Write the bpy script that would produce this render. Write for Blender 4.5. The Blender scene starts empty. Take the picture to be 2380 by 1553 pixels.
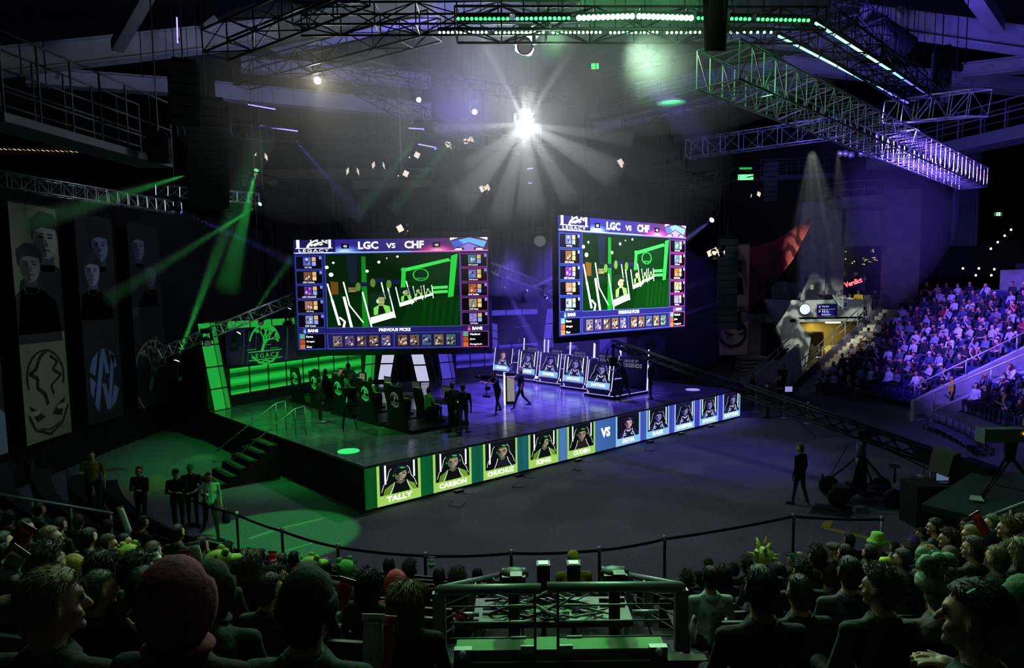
import bpy, bmesh, math, random
from mathutils import Vector as V, Matrix as M
sc = bpy.context.scene
COL = sc.collection
R_ = math.radians
# ---------------------------------------------------------------- camera
FX = 1600.0; PX, PY = 1190.0, 820.0; CAMZ = 6.3
cd = bpy.data.cameras.new('camera'); cam = bpy.data.objects.new('camera', cd); COL.objects.link(cam)
cd.sensor_width = 36; cd.lens = FX/2380*36; cd.clip_start = .05; cd.clip_end = 300
cd.shift_y = (PY-776.5)/2380
ROT = M.Rotation(math.pi/2-math.atan(148/FX), 3, 'X') @ M.Rotation(-R_(.82), 3, 'Z')
cam.matrix_world = M.Translation((0, 0, CAMZ)) @ ROT.to_4x4()
sc.camera = cam
# ---------------------------------------------------------------- world, exposure
w = bpy.data.worlds.new('world'); sc.world = w; w.use_nodes = True
w.node_tree.nodes['Background'].inputs[0].default_value = (.30, .34, .62, 1)
w.node_tree.nodes['Background'].inputs[1].default_value = .0035
sc.view_settings.view_transform = 'Standard'; sc.view_settings.look = 'None'
sc.view_settings.gamma = 1; sc.view_settings.exposure = 0
sc.cycles.use_denoising = True
sc.cycles.max_bounces = 3; sc.cycles.diffuse_bounces = 1; sc.cycles.glossy_bounces = 2
sc.cycles.adaptive_threshold = .05; sc.cycles.adaptive_min_samples = 12
sc.cycles.volume_bounces = 0; sc.cycles.sample_clamp_indirect = 3
sc.cycles.transparent_max_bounces = 16

def ray(u, v):
    return ROT @ V(((u-PX)/FX, -(v-PY)/FX, -1))
def at_z(u, v, z):
    d = ray(u, v); t = (z-CAMZ)/d.z
    return V((0, 0, CAMZ)) + d*t
def at_y(u, v, y):
    d = ray(u, v); return V((0, 0, CAMZ)) + d*(y/d.y)
def proj(p):
    q = ROT.transposed() @ (V(p)-V((0, 0, CAMZ)))
    return (PX+FX*q.x/-q.z, PY-FX*q.y/-q.z)
# stage frame: e1 along the front edge, e2 towards the back
SL = V((-4.23, 19.1)); e1 = V((.745, .667)).normalized(); e2 = V((-e1.y, e1.x)); SH = 1.35
def ST(a, b, z=SH):
    p = SL+e1*a+e2*b; return V((p.x, p.y, z))
# ---------------------------------------------------------------- lights
def aim(o, t):
    o.rotation_euler = (V(t)-o.location).to_track_quat('-Z', 'Y').to_euler()
def lamp(kind, loc, target, col, e, size=.1, ang=40, blend=.5, sx=1, sy=1, name='stage_or_added_light'):
    l = bpy.data.lights.new(name, kind); l.energy = e; l.color = col
    if kind == 'SPOT':
        l.spot_size = R_(ang); l.spot_blend = blend; l.shadow_soft_size = size
    elif kind == 'AREA':
        l.shape = 'RECTANGLE'; l.size = sx; l.size_y = sy
    else: l.shadow_soft_size = size
    o = bpy.data.objects.new(name, l); COL.objects.link(o); o.location = loc
    if target is not None: aim(o, target)
    return o
def streaks(o, sc_=7, lo=.45, hi=.62, base=.2):
    """patterned glass in the lamp: breaks its light into rays"""
    l = o.data; l.use_nodes = True; nt = l.node_tree; e = nt.nodes['Emission']
    tc = nt.nodes.new('ShaderNodeTexCoord'); n = nt.nodes.new('ShaderNodeTexNoise'); n.inputs['Scale'].default_value = sc_; n.inputs['Detail'].default_value = 1
    r = nt.nodes.new('ShaderNodeMapRange'); r.inputs[1].default_value = lo; r.inputs[2].default_value = hi; r.inputs[3].default_value = base; r.inputs[4].default_value = 1
    nt.links.new(tc.outputs['Normal'], n.inputs['Vector']); nt.links.new(n.outputs[0], r.inputs[0]); nt.links.new(r.outputs[0], e.inputs['Strength']); return o
GRN = (.04, 1, .12); PUR = (.16, .09, 1); COOL = (.75, .85, 1)
# moving heads in the rig washing the stage, the right stand and the floor
lamp('SPOT', (-8.5, 24.5, 8), (-8.5, 26.5, 1.4), GRN, 1300, .3, 95)
lamp('SPOT', (-3, 19, 8.5), (-5.5, 23, 1.4), GRN, 320, .3, 60)
lamp('SPOT', (3, 35, 9.5), (2, 33, 1.4), PUR, 18000, .3, 72)
lamp('SPOT', (0, 28, 8), (-.2, 28.5, 1.4), PUR, 6000, .3, 60)
lamp('SPOT', (9, 33, 10), (8, 33, 1.4), PUR, 1800, .3, 50)
lamp('SPOT', (3, 38, 9), (1, 46, 3), PUR, 3000, .3, 90)
lamp('SPOT', (10, 24, 13), (25.5, 33, 3.5), (.17, .09, 1), 80000, .3, 44, .9)
lamp('SPOT', (4, 21, 12.4), (21, 26, 2.5), (.22, .14, 1), 6000, .3, 40, .9)
lamp('SPOT', (14, 24, 12), (7.5, 25, 0), (.13, .11, 1), 6000, .3, 40, .9)
lamp('SPOT', (-3.5, 16.5, 12.3), (-6.1, 17.4, 0), GRN, 5000, .1, 19, .15)
lamp('SPOT', (-2, 15, 12), (-5.2, 6.5, 2.6), (.5, 1, .6), 3800, .4, 44, .9)  # this and the next two are added spots to brighten the near crowd
lamp('SPOT', (1, 16, 12), (.3, 4, 3.2), (.35, 1, .45), 2600, .3, 34, .9)
lamp('SPOT', (3, 17, 12), (5.5, 6, 3.6), (.6, 1, .66), 6000, .4, 46, .9)
streaks(lamp('SPOT', (12, 28, 12), (20, 44, 4.2), (.85, .95, .85), 24000, .03, 22, .7), 22, .46, .56, .12)
lamp('SPOT', (14, 30, 12), (20.3, 41.5, 2), (1, .92, .75), 3500, .05, 17, .6)  # added warm spot to brighten the pale stair, no fixture there
lamp('SPOT', (2, 20, 10), (-15.5, 24, 5.5), (.45, .6, .6), 700, .3, 55, .9)
# added area lamps that light the roof steel from below, no fixture there
lamp('AREA', (0, 24, 13.5), (-8, 32, 20), (.7, .8, .95), 620, sx=3, sy=3)
lamp('AREA', (12, 26, 13.5), (20, 32, 20), PUR, 420, sx=3, sy=3)
lamp('AREA', (-2, 30, 13.5), (-2, 34, 20), PUR, 700, sx=2, sy=2)
lamp('AREA', (3.3, 16.6, 12.9), (3.3, 18.5, 16), (.05, 1, .12), 130, sx=3.4, sy=.3)  # added green area lamp, feeds the glow around the light bars
lamp('SPOT', (1, 15, 12), (.35, 5.1, 3.3), (.03, 1, .08), 2200, .2, 8.5, .5)  # added narrow green spot that greens the kerb and railing
lamp('AREA', (0, 8, 12.5), (0, 5.5, 3), (.45, 1, .55), 170, sx=9, sy=1.5)  # added soft area lamp that brightens the crowd from above

# ---------------------------------------------------------------- materials
def lin(c):
    return tuple((x/12.92 if x <= .04045 else ((x+.055)/1.055)**2.4) for x in c)
def rgb(h):
    return lin(tuple(int(h[i:i+2], 16)/255 for i in (0, 2, 4)))
MC = {}
def mat(name, col=(.5, .5, .5), rough=.6, metal=0., emit=None, es=1., noise=None, bump=None, spec=.5, sheen=0):
    if name in MC: return MC[name]
    m = bpy.data.materials.new(name); m.use_nodes = True; MC[name] = m
    nt = m.node_tree; b = nt.nodes['Principled BSDF']
    b.inputs['Base Color'].default_value = (*col, 1); b.inputs['Roughness'].default_value = rough
    b.inputs['Metallic'].default_value = metal; b.inputs['Specular IOR Level'].default_value = spec
    m.diffuse_color = (*col, 1)
    if emit is not None:
        b.inputs['Emission Color'].default_value = (*emit, 1); b.inputs['Emission Strength'].default_value = es
    if noise or bump:
        tc = nt.nodes.new('ShaderNodeTexCoord')
    if noise:   # (scale, amount, [stretch])
        n = nt.nodes.new('ShaderNodeTexNoise'); n.inputs['Scale'].default_value = noise[0]; n.inputs['Detail'].default_value = 5
        src = tc.outputs['Object']
        if len(noise) > 2:
            mp = nt.nodes.new('ShaderNodeMapping'); mp.inputs['Scale'].default_value = noise[2]
            nt.links.new(src, mp.inputs[0]); src = mp.outputs[0]
        nt.links.new(src, n.inputs['Vector'])
        r = nt.nodes.new('ShaderNodeValToRGB'); a = noise[1]
        r.color_ramp.elements[0].position = .3; r.color_ramp.elements[1].position = .7
        r.color_ramp.elements[0].color = (*[c*(1-a) for c in col], 1); r.color_ramp.elements[1].color = (*[min(1, c*(1+a)) for c in col], 1)
        nt.links.new(n.outputs[0], r.inputs[0]); nt.links.new(r.outputs[0], b.inputs['Base Color'])
    if bump:    # (scale, strength, [stretch])
        n = nt.nodes.new('ShaderNodeTexNoise'); n.inputs['Scale'].default_value = bump[0]; n.inputs['Detail'].default_value = 4
        src = tc.outputs['Object']
        if len(bump) > 2:
            mp = nt.nodes.new('ShaderNodeMapping'); mp.inputs['Scale'].default_value = bump[2]
            nt.links.new(src, mp.inputs[0]); src = mp.outputs[0]
        nt.links.new(src, n.inputs['Vector'])
        bp = nt.nodes.new('ShaderNodeBump'); bp.inputs['Strength'].default_value = bump[1]; bp.inputs['Distance'].default_value = .02
        nt.links.new(n.outputs[0], bp.inputs['Height']); nt.links.new(bp.outputs[0], b.inputs['Normal'])
    return m
SAMPLED = {('28c848', .62), ('5a50e8', .62), ('d8dcff', .75), ('a4d860', .95), ('8cc8f4', .95)}
def em(h, s=1.):
    """light-giving colour for displays, lamps and parts given a glow"""
    k = 'display_%s_%g' % (h, s)
    if k in MC: return MC[k]
    m = bpy.data.materials.new(k); m.use_nodes = True; MC[k] = m
    nt = m.node_tree; nt.nodes.clear()
    o = nt.nodes.new('ShaderNodeOutputMaterial'); e = nt.nodes.new('ShaderNodeEmission')
    e.inputs[0].default_value = (*rgb(h), 1); e.inputs[1].default_value = s
    nt.links.new(e.outputs[0], o.inputs[0])
    m.diffuse_color = (*rgb(h), 1)
    if (h, s) not in SAMPLED and s < 20: m.cycles.emission_sampling = 'NONE'
    return m
K = mat('black_paint', rgb('0c0c0e'), .5)
KM = mat('black_metal', rgb('1a1a1d'), .4, .6)
KF = mat('black_cloth', rgb('0b0b0d'), .95, noise=(3, .4))
ALU = mat('aluminium', (.62, .63, .66), .35, .85)
ALUD = mat('dark_truss_metal', rgb('2c2d31'), .45, .7)
STEEL = mat('galvanised_steel', (.42, .45, .45), .45, .6, bump=(60, .15))
CONC = mat('concrete', rgb('8c8c88'), .85, noise=(1.6, .25), bump=(8, .3))
WHITE = mat('white_paint', (.75, .76, .78), .6)

# ---------------------------------------------------------------- mesh builder
class MB:
    def __init__(s): s.v = []; s.f = []; s.m = []; s.mats = []; s.smooth = []; s.X = None
    def mi(s, m):
        if m not in s.mats: s.mats.append(m)
        return s.mats.index(m)
    def add(s, vs, fs, m, smooth=False):
        b = len(s.v)
        s.v += [tuple(s.X @ V(p)) for p in vs] if s.X is not None else [tuple(p) for p in vs]
        k = s.mi(m)
        for f in fs: s.f.append([i+b for i in f]); s.m.append(k); s.smooth.append(smooth)
    def box(s, c, d, m, rot=None):
        x, y, z = d[0]/2, d[1]/2, d[2]/2
        vs = [V(p) for p in ((-x, -y, -z), (x, -y, -z), (x, y, -z), (-x, y, -z), (-x, -y, z), (x, -y, z), (x, y, z), (-x, y, z))]
        if rot is not None: vs = [rot @ p for p in vs]
        s.add([p+V(c) for p in vs], [(0, 3, 2, 1), (4, 5, 6, 7), (0, 1, 5, 4), (1, 2, 6, 5), (2, 3, 7, 6), (3, 0, 4, 7)], m)
    def bar(s, p0, p1, wd, ht, m, up=(0, 0, 1)):
        """rectangular bar from p0 to p1"""
        p0, p1 = V(p0), V(p1); d = (p1-p0); L = d.length; d.normalize()
        x = d.cross(V(up))
        if x.length < 1e-4: x = d.cross(V((0, 1, 0)))
        x.normalize(); z = x.cross(d)
        s.box((p0+p1)/2, (wd, L, ht), m, M((x, d, z)).transposed())
    def tube(s, pts, r, m, n=6, closed=False, r1=None, caps=True):
        pts = [V(p) for p in pts]; k = len(pts); rings = []
        up = None
        for i, p in enumerate(pts):
            a = pts[i-1] if (i or closed) else p; b = pts[(i+1) % k] if (i < k-1 or closed) else p
            d = (b-a).normalized()
            if up is None or abs(d.dot(up)) > .99:
                up = V((0, 0, 1)) if abs(d.z) < .9 else V((1, 0, 0))
            x = d.cross(up).normalized(); y = x.cross(d)
            up = y
            rr = r if r1 is None else r+(r1-r)*i/(k-1)
            rings.append([p+x*rr*math.cos(2*math.pi*j/n)+y*rr*math.sin(2*math.pi*j/n) for j in range(n)])
        fs = []
        for i in range(k if closed else k-1):
            for j in range(n):
                a, b = i*n+j, i*n+(j+1) % n; c = ((i+1) % k)*n
                fs.append((a, b, c+(j+1) % n, c+j))
        if not closed and caps: fs += [tuple(range(n))[::-1], tuple(range((k-1)*n, k*n))]
        s.add([p for q in rings for p in q], fs, m, n > 5)
    def lathe(s, prof, m, n=16, c=(0, 0, 0), rot=None, smooth=True):
        """prof: list of (r, z)"""
        vs = []
        for r, z in prof:
            for j in range(n):
                p = V((r*math.cos(2*math.pi*j/n), r*math.sin(2*math.pi*j/n), z))
                vs.append((rot @ p if rot is not None else p)+V(c))
        fs = [(i*n+j, i*n+(j+1) % n, (i+1)*n+(j+1) % n, (i+1)*n+j) for i in range(len(prof)-1) for j in range(n)]
        fs += [tuple(range(n))[::-1], tuple(range((len(prof)-1)*n, len(prof)*n))]
        s.add(vs, fs, m, smooth)
    def ell(s, c, r, m, n=12, rot=None, fn=None):
        prof = []; h = n//2+1
        vs = []; fs = []
        for i in range(h+1):
            t = math.pi*i/h
            for j in range(n):
                a = 2*math.pi*j/n
                p = V((r[0]*math.sin(t)*math.cos(a), r[1]*math.sin(t)*math.sin(a), -r[2]*math.cos(t)))
                if fn: p = fn(p)
                vs.append((rot @ p if rot is not None else p)+V(c))
        for i in range(h):
            for j in range(n): fs.append((i*n+j, i*n+(j+1) % n, (i+1)*n+(j+1) % n, (i+1)*n+j))
        s.add(vs, fs, m, True)
    def prism(s, pts, d, m):
        """extrude polygon (3-D points) by vector d"""
        n = len(pts); vs = [V(p) for p in pts]+[V(p)+V(d) for p in pts]
        fs = [tuple(range(n))[::-1], tuple(range(n, 2*n))]+[(i, (i+1) % n, (i+1) % n+n, i+n) for i in range(n)]
        s.add(vs, fs, m)
    def build(s, name, parent=None, loc=None):
        me = bpy.data.meshes.new(name); me.from_pydata(s.v, [], s.f); me.update()
        for m in s.mats: me.materials.append(m)
        me.polygons.foreach_set('material_index', s.m); me.polygons.foreach_set('use_smooth', s.smooth)
        o = bpy.data.objects.new(name, me); COL.objects.link(o)
        if parent: o.parent = parent
        if loc is not None: o.location = loc
        return o
def tag(o, label, cat, group=None, kind=None):
    if label: o['label'] = label
    if cat: o['category'] = cat
    if group: o['group'] = group
    if kind: o['kind'] = kind
    return o
def thing(name, label, cat, loc=(0, 0, 0), rz=0, group=None):
    o = bpy.data.objects.new(name, None); COL.objects.link(o); o.location = loc; o.rotation_euler = (0, 0, rz)
    o.empty_display_size = .2
    return tag(o, label, cat, group)
def struct(o): o['kind'] = 'structure'; return o
def kids(o): return [c for c in bpy.data.objects if c.parent is o]
def dup(root, loc=None, rz=None, label=None, group=None):
    """copy a thing with its parts and sub-parts"""
    def cp(o, par):
        c = o.copy(); COL.objects.link(c)
        if par: c.parent = par
        for k in KIDS.get(o.name, []): cp(k, c)
        return c
    def reg(o):
        KIDS[o.name] = kids(o)
        for k in KIDS[o.name]: reg(k)
    if root.name not in KIDS: reg(root)
    r = cp(root, None)
    if loc is not None: r.location = loc
    if rz is not None: r.rotation_euler = (0, 0, rz)
    if label: r['label'] = label
    if group: r['group'] = group
    return r
KIDS = {}

# ---------------------------------------------------------------- flat drawing on a panel (signs, displays, prints)
TXT = {}
def text_mesh(t, bold=.0, space=1.):
    k = (t, bold, space)
    if k in TXT: return TXT[k]
    c = bpy.data.curves.new('t', 'FONT'); c.body = t; c.size = 1; c.offset = bold; c.space_character = space
    c.resolution_u = 2
    o = bpy.data.objects.new('t', c); COL.objects.link(o)
    me = o.to_mesh(); vs = [(p.co.x, p.co.y) for p in me.vertices]; fs = [tuple(p.vertices) for p in me.polygons]
    o.to_mesh_clear(); bpy.data.objects.remove(o); bpy.data.curves.remove(c)
    x0 = min(p[0] for p in vs); x1 = max(p[0] for p in vs); y0 = min(p[1] for p in vs); y1 = max(p[1] for p in vs)
    TXT[k] = ([((x-x0)/(x1-x0), (y-y0)/(y1-y0)) for x, y in vs], fs, (x1-x0)/(y1-y0))
    return TXT[k]
class Draw:
    """draws in metres on a plane: O = lower left corner, X right, Y up"""
    def __init__(s, mb, O, X, Y, N, step=.003):
        s.b = mb; s.O = V(O); s.X = V(X); s.Y = V(Y); s.N = V(N); s.st = step; s.k = 1.; s.sub = None
    def p(s, x, y, lv):
        if s.sub: x, y = s.sub[0]+x*s.sub[2], s.sub[1]+y*s.sub[3]
        return s.O+s.X*x+s.Y*y+s.N*(lv*s.st)
    clip = None
    def poly(s, pts, c, lv=1):
        if s.clip and not s.sub:      # print ends at the edge of its cloth
            for ax, lim, sg in ((0, 0, 1), (0, s.clip[0], -1), (1, 0, 1), (1, s.clip[1], -1)):
                out = []
                for i in range(len(pts)):
                    p, q = pts[i-1], pts[i]; a, b = (p[ax]-lim)*sg, (q[ax]-lim)*sg
                    if a*b < 0: t = a/(a-b); out.append((p[0]+(q[0]-p[0])*t, p[1]+(q[1]-p[1])*t))
                    if b >= 0: out.append(q)
                pts = out
            if len(pts) < 3: return
        s.b.add([s.p(x, y, lv) for x, y in pts], [tuple(range(len(pts)))], c)
    def rect(s, x, y, w, h, c, lv=1): s.poly([(x, y), (x+w, y), (x+w, y+h), (x, y+h)], c, lv)
    def frame(s, x, y, w, h, t, c, lv=1):
        s.rect(x, y, w, t, c, lv); s.rect(x, y+h-t, w, t, c, lv); s.rect(x, y+t, t, h-2*t, c, lv); s.rect(x+w-t, y+t, t, h-2*t, c, lv)
    def disk(s, x, y, rx, ry, c, lv=1, n=20, a0=0, a1=360):
        pts = [(x+rx*math.cos(R_(a0+(a1-a0)*i/n)), y+ry*math.sin(R_(a0+(a1-a0)*i/n))) for i in range(n+(a1-a0 < 360))]
        s.poly(pts, c, lv)
    def ring(s, x, y, r, t, c, lv=1, n=40, a0=0, a1=360, asp=1.):
        s.line([(x+r*asp*math.cos(R_(a0+(a1-a0)*i/n)), y+r*math.sin(R_(a0+(a1-a0)*i/n))) for i in range(n+1)], t, c, lv)
    def line(s, pts, t, c, lv=1, t1=None):
        k = len(pts)
        for i in range(k-1):
            (x0, y0), (x1, y1) = pts[i], pts[i+1]; L = math.hypot(x1-x0, y1-y0) or 1e-6
            ta = t if t1 is None else t+(t1-t)*i/(k-1); tb = t if t1 is None else t+(t1-t)*(i+1)/(k-1)
            nx, ny = -(y1-y0)/L/2, (x1-x0)/L/2
            s.poly([(x0+nx*ta, y0+ny*ta), (x0-nx*ta, y0-ny*ta), (x1-nx*tb, y1-ny*tb), (x1+nx*tb, y1+ny*tb)], c, lv)
    def text(s, t, x, y, w, h, c, lv=2, bold=.02, space=1., slant=0):
        """text stretched into the box x,y,w,h (w=None keeps the aspect, centred on x)"""
        vs, fs, asp = text_mesh(t, bold, space)
        if w is None: w = h*asp; x = x-w/2
        s.b.add([s.p(x+a*w+slant*b*h, y+b*h, lv) for a, b in vs], fs, c)

def smoothstep(t): return t*t*(3-2*t)
def tree_logo(d, cx, cy, r, c, lv=1, leaf=None, word=True, asp=1., thick=.07, wc=None):
    """round emblem: ring, tree with leaves, bar with the word"""
    rnd = random.Random(5)
    d.ring(cx, cy, r, r*thick, c, lv, a0=12 if word else 0, a1=168 if word else 360, asp=asp)
    if word: d.ring(cx, cy, r, r*thick, c, lv, a0=215, a1=325, asp=asp)
    def br(x, y, a, L, t, k):
        x1 = x+L*math.cos(a)*asp; y1 = y+L*math.sin(a)
        d.line([(x, y), (x1, y1)], t, c, lv+1)
        if k == 0 or math.hypot((x1-cx)/asp, y1-cy) > r*.85:
            for _ in range(2):
                lx = x1+rnd.uniform(-.07, .07)*r*asp; ly = y1+rnd.uniform(-.07, .07)*r; q = rnd.uniform(0, 6)
                d.poly([(lx+.075*r*asp*math.cos(q+i), ly+(.075 if i % 2 < 1.5 else .03)*r*math.sin(q+i)) for i in (0, 1.57, 3.14, 4.71)], leaf or c, lv+2)
            return
        for da in (rnd.uniform(.25, .6), -rnd.uniform(.2, .6)) if k < 4 else (.45, -.5, -.05):
            br(x1, y1, a+da, L*rnd.uniform(.68, .85), t*.65, k-1)
    br(cx-.25*r*asp, cy-.38*r, 1.15, .42*r, .17*r, 4)
    if word:
        d.rect(cx-1.1*r*asp, cy-.38*r, 2.2*r*asp, .05*r, c, lv+1); d.rect(cx-1.1*r*asp, cy-.8*r, 2.2*r*asp, .05*r, c, lv+1)
        d.text('LEGACY', cx-.92*r*asp, cy-.7*r, 1.84*r*asp, .24*r, wc or c, lv+2, .01, 1.3)
        d.line([(cx-.5*r*asp, cy-.95*r), (cx, cy-.84*r), (cx+.5*r*asp, cy-.97*r)], .07*r, c, lv+1)
def chevron_logo(d, x, y, w, h, cols, lv=1):
    """shield of stacked chevrons over an upward arrow"""
    a, b, c2, wt = cols
    P = lambda pts: [(x+px*w, y+py*h) for px, py in pts]
    d.poly(P([(0, 1), (.22, 1), (0, .78)]), wt, lv); d.poly(P([(1, 1), (.78, 1), (1, .78)]), wt, lv)
    d.poly(P([(.02, .68), (.5, 1.0), (.98, .68), (.9, .18), (.5, .62), (.1, .18)]), a, lv)
    d.poly(P([(.02, .68), (.22, .82), (.36, .5), (.1, .18)]), b, lv+1)
    d.poly(P([(.5, .55), (.78, .2), (.64, .22), (.62, 0), (.38, 0), (.36, .22), (.22, .2)]), c2, lv+1)
    d.poly(P([(.1, 0), (.32, .0), (.3, .13), (.16, .13)]), wt, lv); d.poly(P([(.68, 0), (.9, 0), (.84, .13), (.7, .13)]), wt, lv)
# ================================================================ SETTING
C0 = V((2, 30))                                    # centre of the seating bowl
def pol(R, ph, z=0.): return V((C0.x+R*math.cos(R_(ph)), C0.y+R*math.sin(R_(ph)), z))
def quadbox(mb, pts, z0, z1, m):
    """prism over plan polygon pts"""
    mb.prism([V((p[0], p[1], z0)) for p in pts], V((0, 0, z1-z0)), m)
CARPET = mat('arena_carpet', rgb('5c5e6c'), .95, noise=(14, .25), bump=(160, .35))
b = MB(); quadbox(b, [(-45, -6), (60, -6), (60, 75), (-45, 75)], -.3, 0, CARPET); struct(b.build('floor'))
DRK = mat('dark_wall', rgb('1c1c22'), .9, noise=(.8, .3))
ROOF = mat('roof_sheet', rgb('24252b'), .9, noise=(.5, .3))
BEAM = mat('roof_beam_paint', rgb('9a9ea6'), .7, noise=(1.2, .12))
b = MB(); quadbox(b, [(-45, -6), (60, -6), (60, 75), (-45, 75)], 21, 21.4, ROOF); struct(b.build('ceiling'))
b = MB(); quadbox(b, [(-45, 74), (60, 74), (60, 75), (-45, 75)], 0, 21, DRK); struct(b.build('wall_back'))
b = MB(); quadbox(b, [(-45, -6), (-44, -6), (-44, 75), (-45, 75)], 0, 21, DRK); struct(b.build('wall_left'))
b = MB(); quadbox(b, [(59, -6), (60, -6), (60, 75), (59, 75)], 0, 21, DRK); struct(b.build('wall_right'))
b = MB(); quadbox(b, [(-45, -6), (60, -6), (60, -5.5), (-45, -5.5)], 0, 21, DRK); struct(b.build('wall_front'))
# black drapes with folds
def drape(name, pts, z0, z1, label, m=KF, fold=.12, pitch=.45):
    vs = []; fs = []; L = 0
    path = []
    for i in range(len(pts)-1):
        a, c = V(pts[i]), V(pts[i+1]); n = max(2, int((c-a).length/(pitch/4)))
        t = (c-a).normalized(); nn = V((-t.y, t.x))
        for k in range(n):
            s = (c-a).length*k/n; path.append(a+t*s+nn*fold*.5*math.sin((L+s)/pitch*2*math.pi))
        L += (c-a).length
    for p in path: vs += [(p.x, p.y, z0), (p.x, p.y, z1)]
    for i in range(len(path)-1): fs.append((2*i, 2*i+2, 2*i+3, 2*i+1))
    b = MB(); b.add(vs, fs, m, True); o = b.build(name)
    sm = o.modifiers.new('thick', 'SOLIDIFY'); sm.thickness = .02
    return tag(o, label, 'curtain')
drape('stage_drape', [(-16.3, 13), (-16.3, 46)], 0, 10.4, 'tall black pleated curtain along the left side behind the hanging banners')
BKD = mat('back_cloth', rgb('17171c'), .9, noise=(2, .3))
drape('stage_drape', [(-16.3, 46.4), (12, 46.4)], 0, 12.6, 'wide black curtain across the back of the stage', BKD)
# roof structure: long painted beams
def pxbeam(name, a, c, wd, ht, m=BEAM):
    p0, p1 = at_y(*a), at_y(*c); b = MB(); b.bar(p0, p1, wd, ht, m); b.bar(p0-V((0, 0, ht/2)), p1-V((0, 0, ht/2)), wd*2.2, .06, m)
    b.bar(p0+V((0, 0, ht/2)), p1+V((0, 0, ht/2)), wd*2.2, .06, m); return struct(b.build(name))
for a, c, ht in (((-60, 152, 28), (660, 72, 33), .95), ((60, 178, 33), (400, 202, 36), .7), ((500, 212, 37), (1000, 260, 42), .8),
                 ((640, 88, 33), (1010, 8, 30), 1.2), ((900, 25, 32), (1330, 45, 40), 1.2), ((2000, 42, 30), (2400, 98, 28), .85),
                 ((2240, 166, 34), (2400, 148, 32), .6), ((1500, 60, 44), (2050, 110, 38), 1.), ((1820, 150, 40), (2400, 205, 36), .7),
                 ((1380, 300, 50), (1900, 180, 44), .6), ((560, 150, 36), (1000, 190, 40), .6), ((1480, 210, 46), (2010, 120, 40), .7)):
    pxbeam('roof_beam', a, c, .35, ht)
for a, c, t in (((272, 108, 28), (345, -20, 24), .42), ((66, 120, 29), (70, 105, 29), .25), ((480, 65, 31), (505, 45, 31), .3), ((2262, -20, 25), (2318, 62, 28), .5),
                ((2085, 20, 29), (2100, 34, 29), .3), ((135, 185, 32), (145, 155, 32), .2)):
    p0, p1 = at_y(*a), at_y(*c); b = MB(); b.bar(p0, p1, t, t, BEAM); struct(b.build('roof_strut'))
# wide air duct and round duct lit from the rig
b = MB(); b.tube([at_y(2020, 45, 28), at_y(2115, 110, 28)], .4, mat('duct_metal', rgb('3c3e46'), .5, .4), 14); tag(b.build('air_duct'), 'big round metal air duct under the roof on the right', 'duct')
CATM = mat('catwalk_paint', rgb('54585e'), .7)
def catwalk(label, a, c, wd, rails=(0.55, 1.05), deck=.3, n=7):
    p0, p1 = V(a), V(c); t = thing('catwalk', label, 'catwalk', p0); d = p1-p0; x = d.cross(V((0, 0, 1))).normalized()
    b = MB(); b.bar(V((0, 0, -deck/2)), d+V((0, 0, -deck/2)), wd, deck, CATM); b.build('deck', t)
    for s in (-1, 1):
        r = MB(); o = x*s*wd/2
        for h in rails: r.tube([o+V((0, 0, h)), d+o+V((0, 0, h))], .03, CATM)
        for i in range(n+1): r.tube([d*(i/n)+o, d*(i/n)+o+V((0, 0, rails[-1]))], .03, CATM)
        r.build('guard_rail', t)
    return t
catwalk('long pale catwalk with handrails high on the left under the roof', at_y(-40, 262, 17), at_y(365, 375, 24), 1.1, (.5, 1.0, 1.9), .22, 6)
catwalk('curved walkway with handrails high on the right above the seats', at_y(2040, 372, 36), at_y(2430, 285, 27), 1.3, (.6, 1.1), .5, 8)
catwalk('pale gantry with rails above the right hand concourse', at_y(1760, 412, 46), at_y(1935, 405, 46), 1.2, (.5, 1.0), .3, 6)
catwalk('thin service gantry crossing behind the dotted light truss', at_y(1380, 268, 46), at_y(1640, 205, 40), .8, (.5, 1.0), .12, 6)
# ---- seating bowl
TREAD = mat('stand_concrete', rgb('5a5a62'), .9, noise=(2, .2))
def steps(name, ph0, ph1, R0, dR, dh, n, h0=0., m=TREAD, seg=24, nose=None):
    b = MB(); vs = []; fs = []
    prof = []
    for k in range(n): prof += [(R0+dR*k, h0+dh*k), (R0+dR*k, h0+dh*(k+1))]
    prof += [(R0+dR*n, h0+dh*n), (R0+dR*n, 0)]
    prof = [(R0, 0)]+prof[1:]
    for i in range(seg+1):
        ph = ph0+(ph1-ph0)*i/seg
        vs += [pol(r, ph, z) for r, z in prof]
    q = len(prof)
    for i in range(seg):
        for j in range(q-1): fs.append((i*q+j, (i+1)*q+j, (i+1)*q+j+1, i*q+j+1))
    fs += [tuple(range(q)), tuple(range(seg*q, seg*q+q))[::-1]]
    b.add(vs, fs, m); return struct(b.build(name))
FR0, FDR, FDH = 17.1, .85, .315                   # near stand
RR0, RDR, RDH = 16.9, .85, .425                   # right stand
AISLE = -93.8
def fh(k): return FDH*k
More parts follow.
